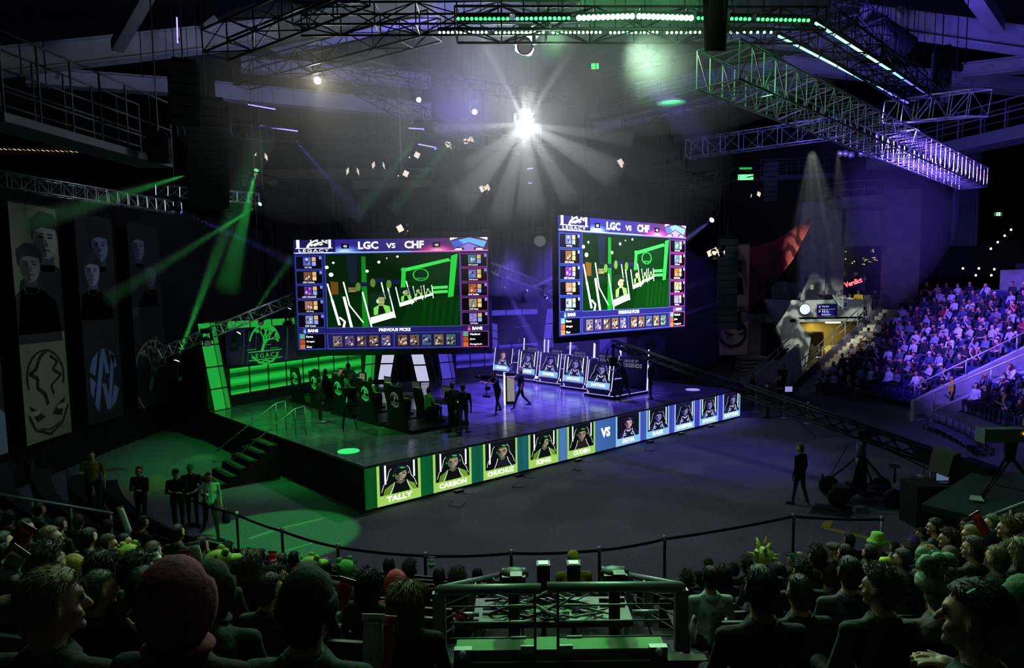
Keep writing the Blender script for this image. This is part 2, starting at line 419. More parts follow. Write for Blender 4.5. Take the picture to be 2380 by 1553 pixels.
# near stand: rows k occupy R0+dR*(k-.5) .. ; tread height fh(k)
steps('stand_near_left', -134, AISLE-2.6, FR0-.45, FDR, FDH, 15, -FDH, seg=50)
steps('stand_near_right', AISLE+3.2, -63, FR0-.45, FDR, FDH, 15, -FDH, seg=30)
steps('stair_near', AISLE-2.6, AISLE+3.2, FR0-.2, .425, .1575, 18, 0, mat('stair_concrete', rgb('30342f'), .9, noise=(2, .2)), seg=4)
steps('stand_right_far', 3.5, 28.6, RR0-.45, RDR, RDH, 14, -RDH*.2, seg=30)
steps('stand_right_near', -40, -.5, RR0-.45, RDR, RDH, 14, -RDH*.2, seg=30)
steps('stair_right_divider', -.5, 3.5, RR0-.45, .425, .2125, 26, 0, seg=4)
PALE = mat('stair_edge_concrete', rgb('a6a28f'), .85, noise=(5, .2))
steps('stair_right_aisle', 28.6, 32.6, RR0-.2, .425, .2125, 22, 0, PALE, seg=4)
b = MB()   # wall closing the top of the right stand, with the vertical face towards the rows
for i in range(20):
    p = -40+62*i/20; q = -40+62*(i+1)/20
    quadbox(b, [pol(29, p)[:2], pol(29, q)[:2], pol(29.4, q)[:2], pol(29.4, p)[:2]], 5.2, 7.0, CONC)
struct(b.build('parapet_right'))
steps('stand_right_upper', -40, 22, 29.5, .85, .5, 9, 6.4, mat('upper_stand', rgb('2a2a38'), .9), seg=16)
def slopewall(name, ph, r0, r1, z0, z1, t, m, low=0.):
    a, c = pol(r0, ph), pol(r1, ph); d = (c-a).normalized(); x = V((-d.y, d.x, 0))*t/2
    b = MB(); b.prism([a+x+V((0, 0, low)), c+x+V((0, 0, low)), c+x+V((0, 0, z1)), a+x+V((0, 0, z0))], -2*x, m); return struct(b.build(name))
slopewall('wall_divider_far', 3.9, 16.3, 28.6, .95, 6.5, .22, CONC)
slopewall('wall_divider_near', -1., 16.3, 28.6, .75, 6.0, .22, CONC)
slopewall('wall_aisle_right', 33., 16.6, 25.8, .5, 5.0, .2, mat('purple_grey_wall', rgb('4a4458'), .8, noise=(3, .2)))
def slope_rail(label, ph, r0, r1, z0, z1, hs=(.45, .9), n=6, m=STEEL, rad=.028):
    a, c = pol(r0, ph, z0), pol(r1, ph, z1); t = thing('handrail', label, 'handrail', a); b = MB(); d = c-a
    for h in hs: b.tube([V((0, 0, h)), d+V((0, 0, h))], rad, m)
    b.build('rails', t)
    for i in range(n+1): q = MB(); q.tube([d*(i/n), d*(i/n)+V((0, 0, hs[-1]))], rad, m); q.build('post', t)
    return t
slope_rail('steel handrail on top of the sloping wall beside the packed right stand', 3.9, 16.4, 28.4, .95, 6.4, (.7,), 5)
slope_rail('steel handrail along the lower wall of the right stair, nearer the studio camera', -1., 16.4, 28.4, .75, 5.9, (.8,), 5)
slope_rail('double steel handrail climbing beside the pale stair to the concourse', 33., 16.6, 25.8, .5, 5.0, (.55, 1.), 7)
# small step lights along the aisle wall
for i in range(9):
    p = pol(17+i*.95, 32.85, .25+i*.47); b = MB(); b.ell((0, 0, 0), (.04, .04, .05), em('fff0b0', 2.5), 8)
    tag(b.build('step_light', loc=p), 'small warm step light on the wall of the pale concourse stair', 'step light', 'step lights on the concourse stair')
for u, v in ((2238, 624), (2275, 624), (2311, 626), (2268, 640), (2304, 640), (2303, 578), (2319, 563), (2335, 548), (2350, 534)):
    b = MB(); b.ell((0, 0, 0), (.06, .06, .07), em('ffeab0', 3), 8)
    tag(b.build('step_light', loc=at_y(u, v, 41)), 'small warm aisle light high in the dark upper stand on the right', 'step light', 'aisle lights in the upper right stand')
# ---- concourse block on the right
YC = 43.6
def wallpx(mb, u0, v0, u1, v1, y, m, t=.4):
    a, c = at_y(u0, v0, y), at_y(u1, v1, y); mb.box(((a.x+c.x)/2, y+t/2, (a.z+c.z)/2), (abs(c.x-a.x), t, abs(a.z-c.z)), m)
b = MB(); wallpx(b, 1858, 698, 2006, 740, YC, CONC, .3); struct(b.build('parapet_concourse'))
b = MB(); wallpx(b, 1780, 739, 2070, 746, YC, CONC, 7); struct(b.build('concourse_deck'))
b = MB(); b.prism([at_y(1779, 695, YC), at_y(1858, 698, YC), at_y(1858, 800, YC), at_y(1824, 812, YC)], V((0, .35, 0)), CONC); struct(b.build('wall_wedge'))
b = MB(); wallpx(b, 1836, 742, 1846, 872, YC, CONC, .4); b.prism([at_y(1846, 745, YC+.1), at_y(1852, 745, YC+.1), at_y(1885, 785, YC+.1), at_y(1872, 872, YC+.1), at_y(1846, 872, YC+.1)], V((0, .2, 0)), CONC); struct(b.build('wall_portal'))
OCH = mat('ochre_corridor_wall', rgb('b8a250'), .8, noise=(2, .1))
b = MB(); wallpx(b, 1846, 742, 2010, 905, YC+3.5, OCH, .3); struct(b.build('wall_corridor'))
lamp('AREA', at_y(1925, 752, YC+2.2), at_y(1925, 900, YC+2.4), (1, .86, .45), 42, sx=2.5, sy=.6, name='corridor_lamp_light')
b = MB(); b.box((0, 0, 0), (.9, .3, .08), em('fff2c0', 3)); tag(b.build('ceiling_light', loc=at_y(1936, 750, YC+2.4)), 'warm flat ceiling light in the yellow corridor', 'ceiling light')
t = thing('corridor_door', 'open wood and glass door with push bar in the yellow corridor', 'door', at_y(1884, 866, YC+.8))
b = MB(); DW = mat('door_wood', rgb('6d5a2c'), .5); GL = mat('door_glass', rgb('3a3a20'), .1, spec=.8)
b.box((-.3, 0, 1.35), (.08, .06, 2.5), DW); b.box((.75, 0, 1.35), (.08, .06, 2.5), DW); b.box((.22, 0, 2.6), (1.1, .06, .1), DW); b.box((.22, 0, .15), (1.0, .06, .3), DW); b.build('door_frame', t)
b = MB(); b.box((.22, 0, 1.4), (.98, .02, 2.3), GL); b.build('glass_pane', t)
b = MB(); b.tube([(.3, -.1, .95), (.3, -.1, 1.0), (.68, -.1, 1.0), (.68, -.1, 1.7)], .03, WHITE); b.build('push_bar', t)
# low ramp wall and rail left of the portal
b = MB(); b.prism([at_y(1740, 905, 41.5), at_y(1858, 800, 41.5), at_y(1862, 905, 41.5)], V((0, .3, 0)), CONC)
b.prism([at_y(1722, 880, 42.3), at_y(1795, 838, 42.3), at_y(1862, 838, 42.3), at_y(1862, 905, 42.3), at_y(1722, 905, 42.3)], V((0, .3, 0)), CONC); struct(b.build('wall_ramp'))
t = thing('handrail', 'thin steel handrail on the ramp wall left of the corridor door', 'handrail', at_y(1752, 860, 41.3))
b = MB(); o = V(t.location); b.tube([V((0, 0, 0)), at_y(1836, 786, 41.3)-o], .035, STEEL); b.tube([V((.0, 0, -.35)), at_y(1836, 800, 41.3)-o], .025, STEEL); b.build('rails', t)
b = MB(); b.tube([at_y(1808, 811, 41.3)-o, at_y(1808, 840, 41.3)-o], .03, STEEL); b.build('post', t)
b = MB(); wallpx(b, 1742, 733, 1768, 832, 46.5, CONC, .4); wallpx(b, 1768, 733, 1780, 832, 46.9, DRK, .3); wallpx(b, 1742, 733, 1776, 738, 46.3, CONC, .3); struct(b.build('wall_panel_pale'))
b = MB()
for i in range(6): wallpx(b, 1722, 832+i*9, 1790-i*4, 836+i*9, 44.5-i*.3, CONC, 1.2)
struct(b.build('concourse_steps'))
b = MB(); wallpx(b, 1862, 575, 1915, 742, 47, CONC, .5); wallpx(b, 1915, 470, 1958, 742, 48, CONC, .5); wallpx(b, 1862, 470, 1915, 575, 47.2, CONC, .5)
wallpx(b, 1958, 470, 2066, 572, 48, CONC, .5); wallpx(b, 2065, 440, 2132, 742, 47, CONC, .6); struct(b.build('wall_concourse'))
b = MB(); wallpx(b, 2130, 430, 2180, 742, 50, DRK, .5); wallpx(b, 2180, 560, 2420, 640, 47.5, mat('upper_wall', rgb('3c3c4c'), .9), .5); struct(b.build('wall_dark_bay'))
NIGHT = mat('night_glass', rgb('06070a'), .08, spec=.8)
b = MB(); wallpx(b, 1957, 570, 2067, 742, 48.3, NIGHT, .05); struct(b.build('window_1'))
rnd = random.Random(3)
b = MB()
for i in range(26):
    u = rnd.uniform(1962, 2062); v = rnd.choice((583, 598, 604, 604, 610, 612))+rnd.uniform(-3, 3)
    if 1998 < u < 2040 or i < 14: b.ell(at_y(u, v, 48.2), (.035, .02, .03), em('ffe08a', rnd.choice((.6, 1.5, 3))), 6)
tag(b.build('city_lights'), 'tiny warm city lights seen through the dark tall window', 'lights', kind='stuff')
b = MB(); wallpx(b, 1873, 644, 1902, 700, 46.9, mat('grey_door', rgb('5a5c5e'), .6), .08); struct(b.build('door_1'))
b = MB(); wallpx(b, 1884, 662, 1891, 673, 46.85, em('b8c8a8', .5), .02); tag(b.build('door_notice'), 'small pale notice on the grey concourse door', 'sign')  # pale paper given its own glow in place of light on it
t = thing('metal_gate', 'tall grey barred gate on the concourse left of the pillar', 'gate', at_y(1794, 696, 46)); o = V(t.location)
b = MB()
for u0, u1 in ((1795, 1824), (1827, 1860)):
    q = [at_y(u0, 655, 46)-o, at_y(u1, 655, 46)-o, at_y(u1, 694, 46)-o, at_y(u0, 694, 46)-o]; b.tube(q, .035, STEEL, closed=True)
b.build('gate_frame', t); b = MB()
for i in range(19): u = 1797+i*3.4; b.tube([at_y(u, 656, 46)-o, at_y(u, 694, 46)-o], .014, STEEL, 4)
b.build('gate_bars', t)
# round balcony ring with rail
t = thing('round_balcony', 'round concrete balcony with thin guard rail above the concourse', 'balcony', at_y(1995, 470, 47.5))
b = MB(); b.lathe([(1.6, -.45), (2.2, -.1), (2.25, .15), (1.9, .2)], CONC, 28); b.build('balcony_slab', t)
b = MB()
for h in (.6, 1.15): b.tube([(2.2*math.cos(a*.2244), 2.2*math.sin(a*.2244), h) for a in range(28)], .03, STEEL, closed=True)
for a in range(10): b.tube([(2.2*math.cos(a*.628), 2.2*math.sin(a*.628), .15), (2.2*math.cos(a*.628), 2.2*math.sin(a*.628), 1.15)], .03, STEEL)
b.build('guard_rail', t)
b = MB()
for i in range(9): b.lathe([(.14, 0), (.14, 6.2)], mat('grooved_column', rgb('5c6680'), .6), 8, at_y(2215+i*6.2, 572, 42))
tag(b.build('corrugated_column'), 'tall grooved blue-lit column hanging above the right stand', 'column')
t = thing('exit_sign', 'green and white running man exit sign on the far right wall', 'exit sign', at_y(2319, 498, 46))
b = MB(); b.box((0, 0, 0), (.55, .08, .26), K); b.build('housing', t); b = MB(); d = Draw(b, (-.25, -.045, -.11), (1, 0, 0), (0, 0, 1), (0, -1, 0))
d.rect(0, 0, .5, .22, em('d8ffd8', 1.6)); d.rect(0, 0, .12, .22, em('0f7a35', 1), 2); d.rect(.38, 0, .12, .22, em('0f7a35', 1), 2)
d.line([(.22, .2), (.24, .12), (.2, .02)], .035, em('0f7a35', 1), 2); d.line([(.24, .12), (.3, .03)], .035, em('0f7a35', 1), 2); d.line([(.16, .12), (.3, .15)], .03, em('0f7a35', 1), 2); b.build('sign_face', t)
# way out sign, round lamp, notice
t = thing('wayfinding_sign', 'dark blue Way Out and Restrooms sign on the concourse parapet', 'sign', at_y(1922, 721, YC-.03))
b = MB(); b.box((0, 0, 0), (1.28, .05, .78), mat('sign_blue', rgb('1c1f78'), .4)); b.build('sign_board', t)
b = MB(); d = Draw(b, (-.64, -.03, -.39), (1, 0, 0), (0, 0, 1), (0, -1, 0)); W1 = em('e8e8ff', .9)
d.text('Way Out', .3, .55, .45, .13, W1); d.rect(.1, .45, 1.05, .012, W1); d.line([(.17, .7), (.17, .55)], .025, W1); d.line([(.11, .61), (.17, .55), (.23, .61)], .025, W1)
d.text('Restrooms', .3, .06, .55, .1, W1)
d.line([(.1, .38), (.2, .28)], .025, W1); d.line([(.2, .38), (.2, .28), (.1, .28)], .025, W1)
for x in (.36, .48): d.disk(x, .4, .025, .025, W1, 2, 8); d.rect(x-.03, .26, .06, .11, W1); d.rect(x-.015, .2, .03, .08, W1)
d.disk(.64, .4, .022, .022, W1, 2, 8); d.line([(.64, .37), (.65, .3), (.72, .3), (.75, .22)], .025, W1); d.ring(.65, .27, .06, .018, W1, 2, 12, 90, 330); b.build('sign_print', t)
t = thing('round_wall_lamp', 'glowing round white lamp on the concourse parapet', 'wall lamp', at_y(1870, 719, YC-.02)); rx = M.Rotation(math.pi/2, 3, 'X')
b = MB(); b.lathe([(.36, 0), (.36, .05)], KM, 24, rot=rx); b.build('lamp_rim', t); b = MB(); b.lathe([(.33, .04), (.32, .09), (.2, .12)], em('c4ccff', 1.6), 24, rot=rx); b.build('lamp_shade', t)
b = MB(); b.box((0, 0, 0), (.36, .02, .5), mat('poster_paper', rgb('a8a8b8'), .7)); d = Draw(b, (-.18, -.012, -.25), (1, 0, 0), (0, 0, 1), (0, -1, 0)); d.rect(.06, .08, .24, .3, mat('poster_ink', rgb('4a4460'), .7)); tag(b.build('notice', loc=at_y(1964, 708, YC-.05)), 'pale paper notice hanging on the concourse parapet under the spectators', 'sign')
t = thing('neon_sign', 'slanted red neon word sign glowing behind the concourse', 'neon sign', at_y(1983, 657, 48))
b = MB(); b.box((0, .05, 0), (1.4, .06, .5), K, M.Rotation(R_(-18), 3, 'Y')); b.build('back_board', t)
b = MB(); q = M.Rotation(R_(-18), 3, 'Y'); d = Draw(b, q @ V((-.62, 0, -.17)), q @ V((1, 0, 0)), q @ V((0, 0, 1)), (0, -1, 0)); d.text('Verdict', 0, 0, 1.25, .36, em('ff4a5a', 5), 3, .03); b.build('neon_lettering', t)
STONE = mat('stone_wall', rgb('6e6258'), .9, noise=(6, .45), bump=(7, .8))
b = MB(); wallpx(b, 2004, 686, 2066, 742, 46.6, STONE, .4); struct(b.build('wall_stone'))
# warm strip of lit boxes far left, warm lit architecture behind the rig
b = MB()
for i in range(18): p = at_y(-10+i*11, 346+i*.4, 55); b.box(p, (.22, .1, .05), em('e8d890', .9 if i % 3 else .35), M.Rotation(.4, 3, 'Y'))
b.box(at_y(85, 352, 55.5), (7.2, .2, .5), mat('suite_front', rgb('3a3420'), .8)); tag(b.build('suite_lights'), 'row of small warm window lights far away at the upper left', 'window lights')
WARM = mat('warm_fascia', rgb('8a7a58'), .8)
b = MB(); wallpx(b, 600, 395, 1010, 412, 52, WARM, 1); wallpx(b, 560, 405, 640, 430, 50, WARM, .5); wallpx(b, 820, 420, 1000, 436, 51, WARM, 1.2); struct(b.build('fascia_back'))
# ---------------------------------------------------------------- floor marks
TAPEG = mat('pale_tape', rgb('9aa09a'), .6); TAPEY = mat('yellow_tape', rgb('a8982c'), .6)
def tape(pts, wdt, m, label, name='floor_tape'):
    P = [at_z(u, v, 0) for u, v in pts]; c = P[0]; b = MB()
    for i in range(len(P)-1):
        b.bar(P[i]-c+V((0, 0, .004)), P[i+1]-c+V((0, 0, .004)), wdt, .008, m)
    return tag(b.build(name, loc=(c.x, c.y, 0)), label, 'tape')
tape([(578, 1253), (640, 1232), (752, 1205)], .07, TAPEG, 'long double pale tape line running towards the stage corner'); tape([(578, 1256), (642, 1236), (752, 1209)], .02, TAPEG, 'thin tape line right beside the long pale tape line')
tape([(665, 1281), (730, 1262)], .05, TAPEG, 'short pale tape line on the green-lit floor behind the barrier'); tape([(700, 1310), (762, 1296)], .12, TAPEG, 'longer arm of the pale tape cross on the green-lit floor'); tape([(730, 1294), (756, 1309)], .12, TAPEG, 'shorter arm of the pale tape cross on the green-lit floor')
tape([(1930, 1204), (1918, 1228), (2140, 1280)], .22, TAPEY, 'yellow edge marking bent around the dark floor hatch on the right')
b = MB(); P = [at_z(u, v, .012) for u, v in ((1895, 1170), (1995, 1178), (1975, 1203), (1880, 1192))]; b.prism([p-P[0] for p in P], V((0, 0, -.01)), mat('black_mat', rgb('101014'), .9)); tag(b.build('rubber_mat', loc=P[0]), 'black rubber mat on the carpet behind the camera crane', 'mat')
for lab, pts in (('cable with a loop near the TALLY portrait at the foot of the stage', [(1050, 1160), (1042, 1176), (1070, 1180), (1085, 1165)]), ('cable loop on the carpet under the CHUCHUZ portrait', [(1200, 1121), (1190, 1132), (1215, 1134), (1218, 1124)]),
                 ('cable loop on the carpet under the VS gap of the display', [(1340, 1083), (1332, 1092), (1350, 1094)]), ('cable loop on the carpet under the EGYM portrait', [(1500, 1038), (1498, 1048), (1520, 1048), (1528, 1040)])):
    P = [at_z(u, v, .03) for u, v in pts]; c = P[0]; b = MB(); b.tube([p-c for p in P], .012, K); tag(b.build('cable', loc=c), 'black '+lab, 'cable')

# ================================================================ STAGE
DECK = mat('stage_gloss_floor', rgb('5c5e6a'), .17, spec=.6, noise=(.7, .3), bump=(1.2, .03))
SKIRT = mat('stage_skirt', rgb('0a0a0c'), .9)
b = MB(); P = [ST(0, 0), ST(20.1, 0), ST(20.1, 14.6), ST(0, 14.6)]
quadbox(b, P, SH-.06, SH, DECK); struct(b.build('stage_deck'))
b = MB(); P = [ST(.02, .12), ST(20.0, .12), ST(20.0, 14.5), ST(.02, 14.5)]; quadbox(b, P, 0, SH-.06, SKIRT); struct(b.build('stage_skirt'))
b = MB()   # seams between deck panels
for i in range(1, 13): b.bar(ST(.1, i*1.2-.3, SH+.002), ST(20, i*1.2-.3, SH+.002), .008, .004, K)
for i in range(1, 16): b.bar(ST(i*1.22, .05, SH+.002), ST(i*1.22, 14.5, SH+.002), .008, .004, K)
struct(b.build('deck_seams'))
# white edge strip down the left edge
b = MB()
for i in range(5): b.bar(ST(.03, .1+i*.55, SH+.012), ST(.03, .5+i*.55, SH+.012), .03, .02, mat('edge_tape', rgb('b0b8b0'), .5))
tag(b.build('edge_tape'), 'pale dashed tape along the front left edge of the stage', 'tape')
def a_of(u, v=1000, bb=0.):
    """distance along the stage front under pixel column u"""
    d = ray(u, v); o = ST(0, bb); k = (o.x*d.y-o.y*d.x)/(d.x*e1.y-d.y*e1.x); return k
def portrait(d, x, y, w, h, st, lv=2):
    """head and shoulders of a player at the desk, drawn on a display"""
    s0 = d.sub; d.sub = (x, y, w, h); r = random.Random(st.get('seed', 1))
    q = st.get('q', 1.)
    skin = st.get('skin', 'a8907a'); sk2 = st.get('shade', '55604a'); hair = st.get('hair', '101512'); sh = st.get('shirt', '7fae2a'); sh2 = st.get('shirt2', '101418'); hl = st.get('hl', '25c04a')
    E = lambda c, s=1.: em(c, s*q)
    d.rect(0, 0, 1, 1, E(st.get('bg', '10141a')), lv)
    if st.get('chair', 1):
        c = E(st.get('ch', 'c8d8d0'), 1.)
        for s in (-1, 1):
            P = [(.5+s*.2, .84), (.5+s*.26, .76), (.5+s*.29, .62), (.5+s*.31, .5), (.5+s*.4, .34), (.5+s*.46, .12)]
            d.poly([(.5, .84)]+P+[(.5, .12)], E('0c0f12'), lv+1); d.line(P, .018, c, lv+2.3)
    for px_, ht in st.get('bars', ((.12, .62), (.87, .55))): d.rect(px_, .98-ht, .045, ht, E('e8fff4', 1.4), lv+1.6)
    cx = .5+st.get('dx', 0); cy = .6+st.get('dy', 0)
    d.poly([(.08, 0), (.12, .2), (.3, .33), (cx-.08, .38), (cx+.08, .38), (.72, .33), (.9, .2), (.96, 0)], E(sh), lv+3)
    d.poly([(.12, .2), (.3, .33), (cx-.1, .38), (cx-.16, 0), (.08, 0)], E(sh, st.get('lsh', .75)), lv+4)
    d.poly([(cx-.16, .36), (cx+.16, .36), (cx+.24, 0), (cx-.24, 0)], E(sh2), lv+5)
    d.line([(cx-.16, .37), (cx-.2, .2), (cx-.28, .0)], .022, E('d8e8e0'), lv+6); d.line([(cx+.16, .37), (cx+.2, .2), (cx+.3, .0)], .022, E('d8e8e0'), lv+6)
    if st.get('logo'):
        for s in (-1, 1): d.ring(cx+s*.16, .14, .05, .025, E('d8e0f8'), lv+7, 10, 20, 330)
        d.ring(cx, .36, .1, .035, E('e8ecff'), lv+7, 10, 190, 350)
    d.poly([(cx-.075, .5), (cx+.075, .5), (cx+.09, .34), (cx, .27), (cx-.09, .34)], E(sk2), lv+7)
    tw = st.get('turn', .0)
    d.disk(cx, cy, .16, .215, E(sk2), lv+8, 20)
    d.poly([(cx+tw*.3-.12+.0, cy+.1), (cx+.13, cy+.12), (cx+.145, cy-.02), (cx+.09, cy-.15), (cx+.02, cy-.2), (cx-.03, cy-.19), (cx-.02+tw, cy-.05), (cx-.04+tw, cy+.02)], E(skin), lv+9)
    for s in (-1, 1):
        d.poly([(cx+s*.075-.045+tw, cy+.02), (cx+s*.075+.045+tw, cy+.02), (cx+s*.075+.03+tw, cy-.012), (cx+s*.075-.03+tw, cy-.012)], E('0c0c0a'), lv+10)
        d.line([(cx+s*.075-.05+tw, cy+.055), (cx+s*.075+.05+tw, cy+.05)], .018, E('14120c'), lv+10)
        if st.get('glasses'): d.ring(cx+s*.075+tw, cy+.0, .05, .014, E('1a1a1a'), lv+11, 12)
    d.poly([(cx+.0+tw, cy+.02), (cx+.028+tw, cy-.08), (cx-.02+tw, cy-.085)], E(sk2), lv+10)
    d.rect(cx-.045+tw, cy-.135, .09, .018, E('5a2a24'), lv+10)
    top = [(cx-.175, cy-.02), (cx-.19, cy+.1), (cx-.13, cy+.22), (cx, cy+.27), (cx+.13, cy+.23), (cx+.185, cy+.1), (cx+.17, cy-.02), (cx+.14, cy+.09)]
    hs = st.get('style', 0)
    fr = {0: [(cx+.05, cy+.13), (cx-.09, cy+.12)], 1: [(cx+.1, cy+.1), (cx-.02, cy+.06), (cx-.12, cy+.0)], 2: [(cx+.1, cy+.16), (cx-.1, cy+.16)], 3: [(cx+.02, cy+.14), (cx-.03, cy-.02), (cx-.12, cy-.16), (cx-.2, cy-.22), (cx-.21, cy)]}[hs]
    d.poly(top+fr+[(cx-.14, cy+.07)], E(hair), lv+11)
    d.poly([(cx-.04, cy+.26), (cx+.09, cy+.24), (cx+.12, cy+.18), (cx, cy+.19)], E(hl), lv+12)
    d.ring(cx, cy+.02, .235, .035, E(st.get('band', '1b2a22')), lv+12, 14, 15, 165, asp=.88)
    for s in (-1, 1): d.disk(cx+s*.195, cy-.0, .04, .075, E('0e1412'), lv+13, 10); d.disk(cx+s*.2, cy+.01, .018, .035, E(hl), lv+14, 8)
    d.line([(cx+.19, cy-.06), (cx+.14, cy-.17), (cx+.03, cy-.16)], .016, E('0a0a0a'), lv+13)
    d.sub = s0
G1, B1 = 'a4d860', '8cc8f4'
LG = dict(shirt='6f9a2c', shirt2='0d1210')
CH = dict(shirt='1c1a48', shirt2='15143a', skin='8a86c8', shade='3a3870', hair='0b0a1c', hl='4a48a8', logo=1, lsh=1.3, ch='a8b8ff', q=1.05)
PLAYERS = [('TALLY', 871.5, 974.5, G1, dict(LG, style=1, dx=.03)), ('CARBON', 1004, 1094, G1, dict(LG, style=2, dy=.02)), ('CHUCHUZ', 1121.5, 1201.5, G1, dict(LG, shirt='10101a', shirt2='1c1c24', glasses=1, turn=-.03, dx=.05, bars=((.12, .98),), style=2)),
           ('KING', 1227.5, 1297, G1, dict(LG, style=3, hair='08120c', dx=.02, turn=.02)), ('CUDEN', 1318, 1383, G1, dict(LG, shirt='0c0e12', shirt2='241a1a', dy=-.02, skin='a8887a')),
           ('EGYM', 1431, 1488, B1, dict(CH, chair=0, bars=(), skin='d0a8b0', shade='6a4c68', style=2, bg='14121f')), ('RAES', 1502, 1555, B1, dict(CH, bars=((.04, .9), (.88, .8)), style=0)), ('SWIFFER', 1567, 1614, B1, dict(CH, bars=((.9, .7),), style=1, bg='181840')),
           ('SPOOKZ', 1625.6, 1668.6, B1, dict(CH, bars=((.06, .8), (.85, .9)), bg='1a1c34', style=2, shirt='34408c')), ('RAPTORR', 1679, 1719, B1, dict(CH, bars=((.88, .9),), bg='141430', dx=.05, style=2))]
WH = 1.2
t = thing('led_wall', 'long low display wall along the stage front with ten player portraits', 'display wall', ST(0, 0, .08))
cols = ['0f5a24', '0f6a34', '156a50', '206c72', '5a8cd0', '4a78c8', '5068d8', '5a54dc', '5048d8', '4a44d8', '4038d0']
base = V(t.location); X = V((e1.x, e1.y, 0)); N = -V((e2.x, e2.y, 0)); Y = V((0, 0, 1))
b = MB(); b.box(X*10.05+Y*(WH/2)-N*.06, (20.1, .1, WH+.04), K, M((X, -N, Y)).transposed())
b.box(X*20.15+Y*(WH/2)-N*.5, (.06, .9, WH), em('3a34c8', .8), M((X, -N, Y)).transposed()); b.build('cabinet', t)
b = MB(); d = Draw(b, -N*.005, X, Y, N); last = 0
cols = ['0f5a24', '0f6a34', '156a50', '206c72', '5a8cd0', '4a78c8', '5068d8', '5a54dc', '5048d8', '4a44d8', '4038d0']
edges = []
for nm, u0, u1, bc, st in PLAYERS: edges.append((a_of(u0), a_of(u1)))
for i in range(11):
    x0 = 0 if i == 0 else edges[i-1][1]; x1 = 20.1 if i == 10 else edges[i][0]; n = 4
    for j in range(n):
        d.rect(x0+(x1-x0)*j/n, 0, (x1-x0)/n, WH, em(cols[i], .62+.12*((i*7+j*3) % 4)/3), 1)
d.text('VS', (edges[4][1]+edges[5][0])/2, .5, None, .38, em('ffffff', 1.6), 3, .05)
b.build('display_background', t)
for (nm, u0, u1, bc, st), (x0, x1) in zip(PLAYERS, edges):
    b = MB(); d = Draw(b, X*x0-N*.005, X, Y, N); wd = x1-x0
    d.rect(0, 0, wd, WH, em(bc, .95), 3); portrait(d, wd*.06, .3, wd*.88, .9, st, 4)
    tw = min(.78*wd, .155*len(nm)*1.15); d.text(nm, wd/2-tw/2, .085, tw, .16, em('ffffff', 1.7), 5, .045, 1.05)
    b.build('portrait_panel', t)['label'] = 'portrait panel of a seated player in a headset above the name '+nm
for u, v in ((1052, 1161), (1195, 1118), (1332, 1080), (1500, 1036), (1572, 1016), (1640, 998)):
    a = a_of(u); b = MB(); b.box((0, 0, .04), (.3, .12, .08), KM, M((X, -N, Y)).transposed()); b.tube([(0, 0, .05), N*.25+V((.1, 0, 0)), N*.3+V((.3, 0, 0))], .012, K)
    tag(b.build('power_box', loc=ST(a, -.25, 0)), 'small black power box with cable at the foot of the display wall', 'power box', 'power boxes along the display wall')

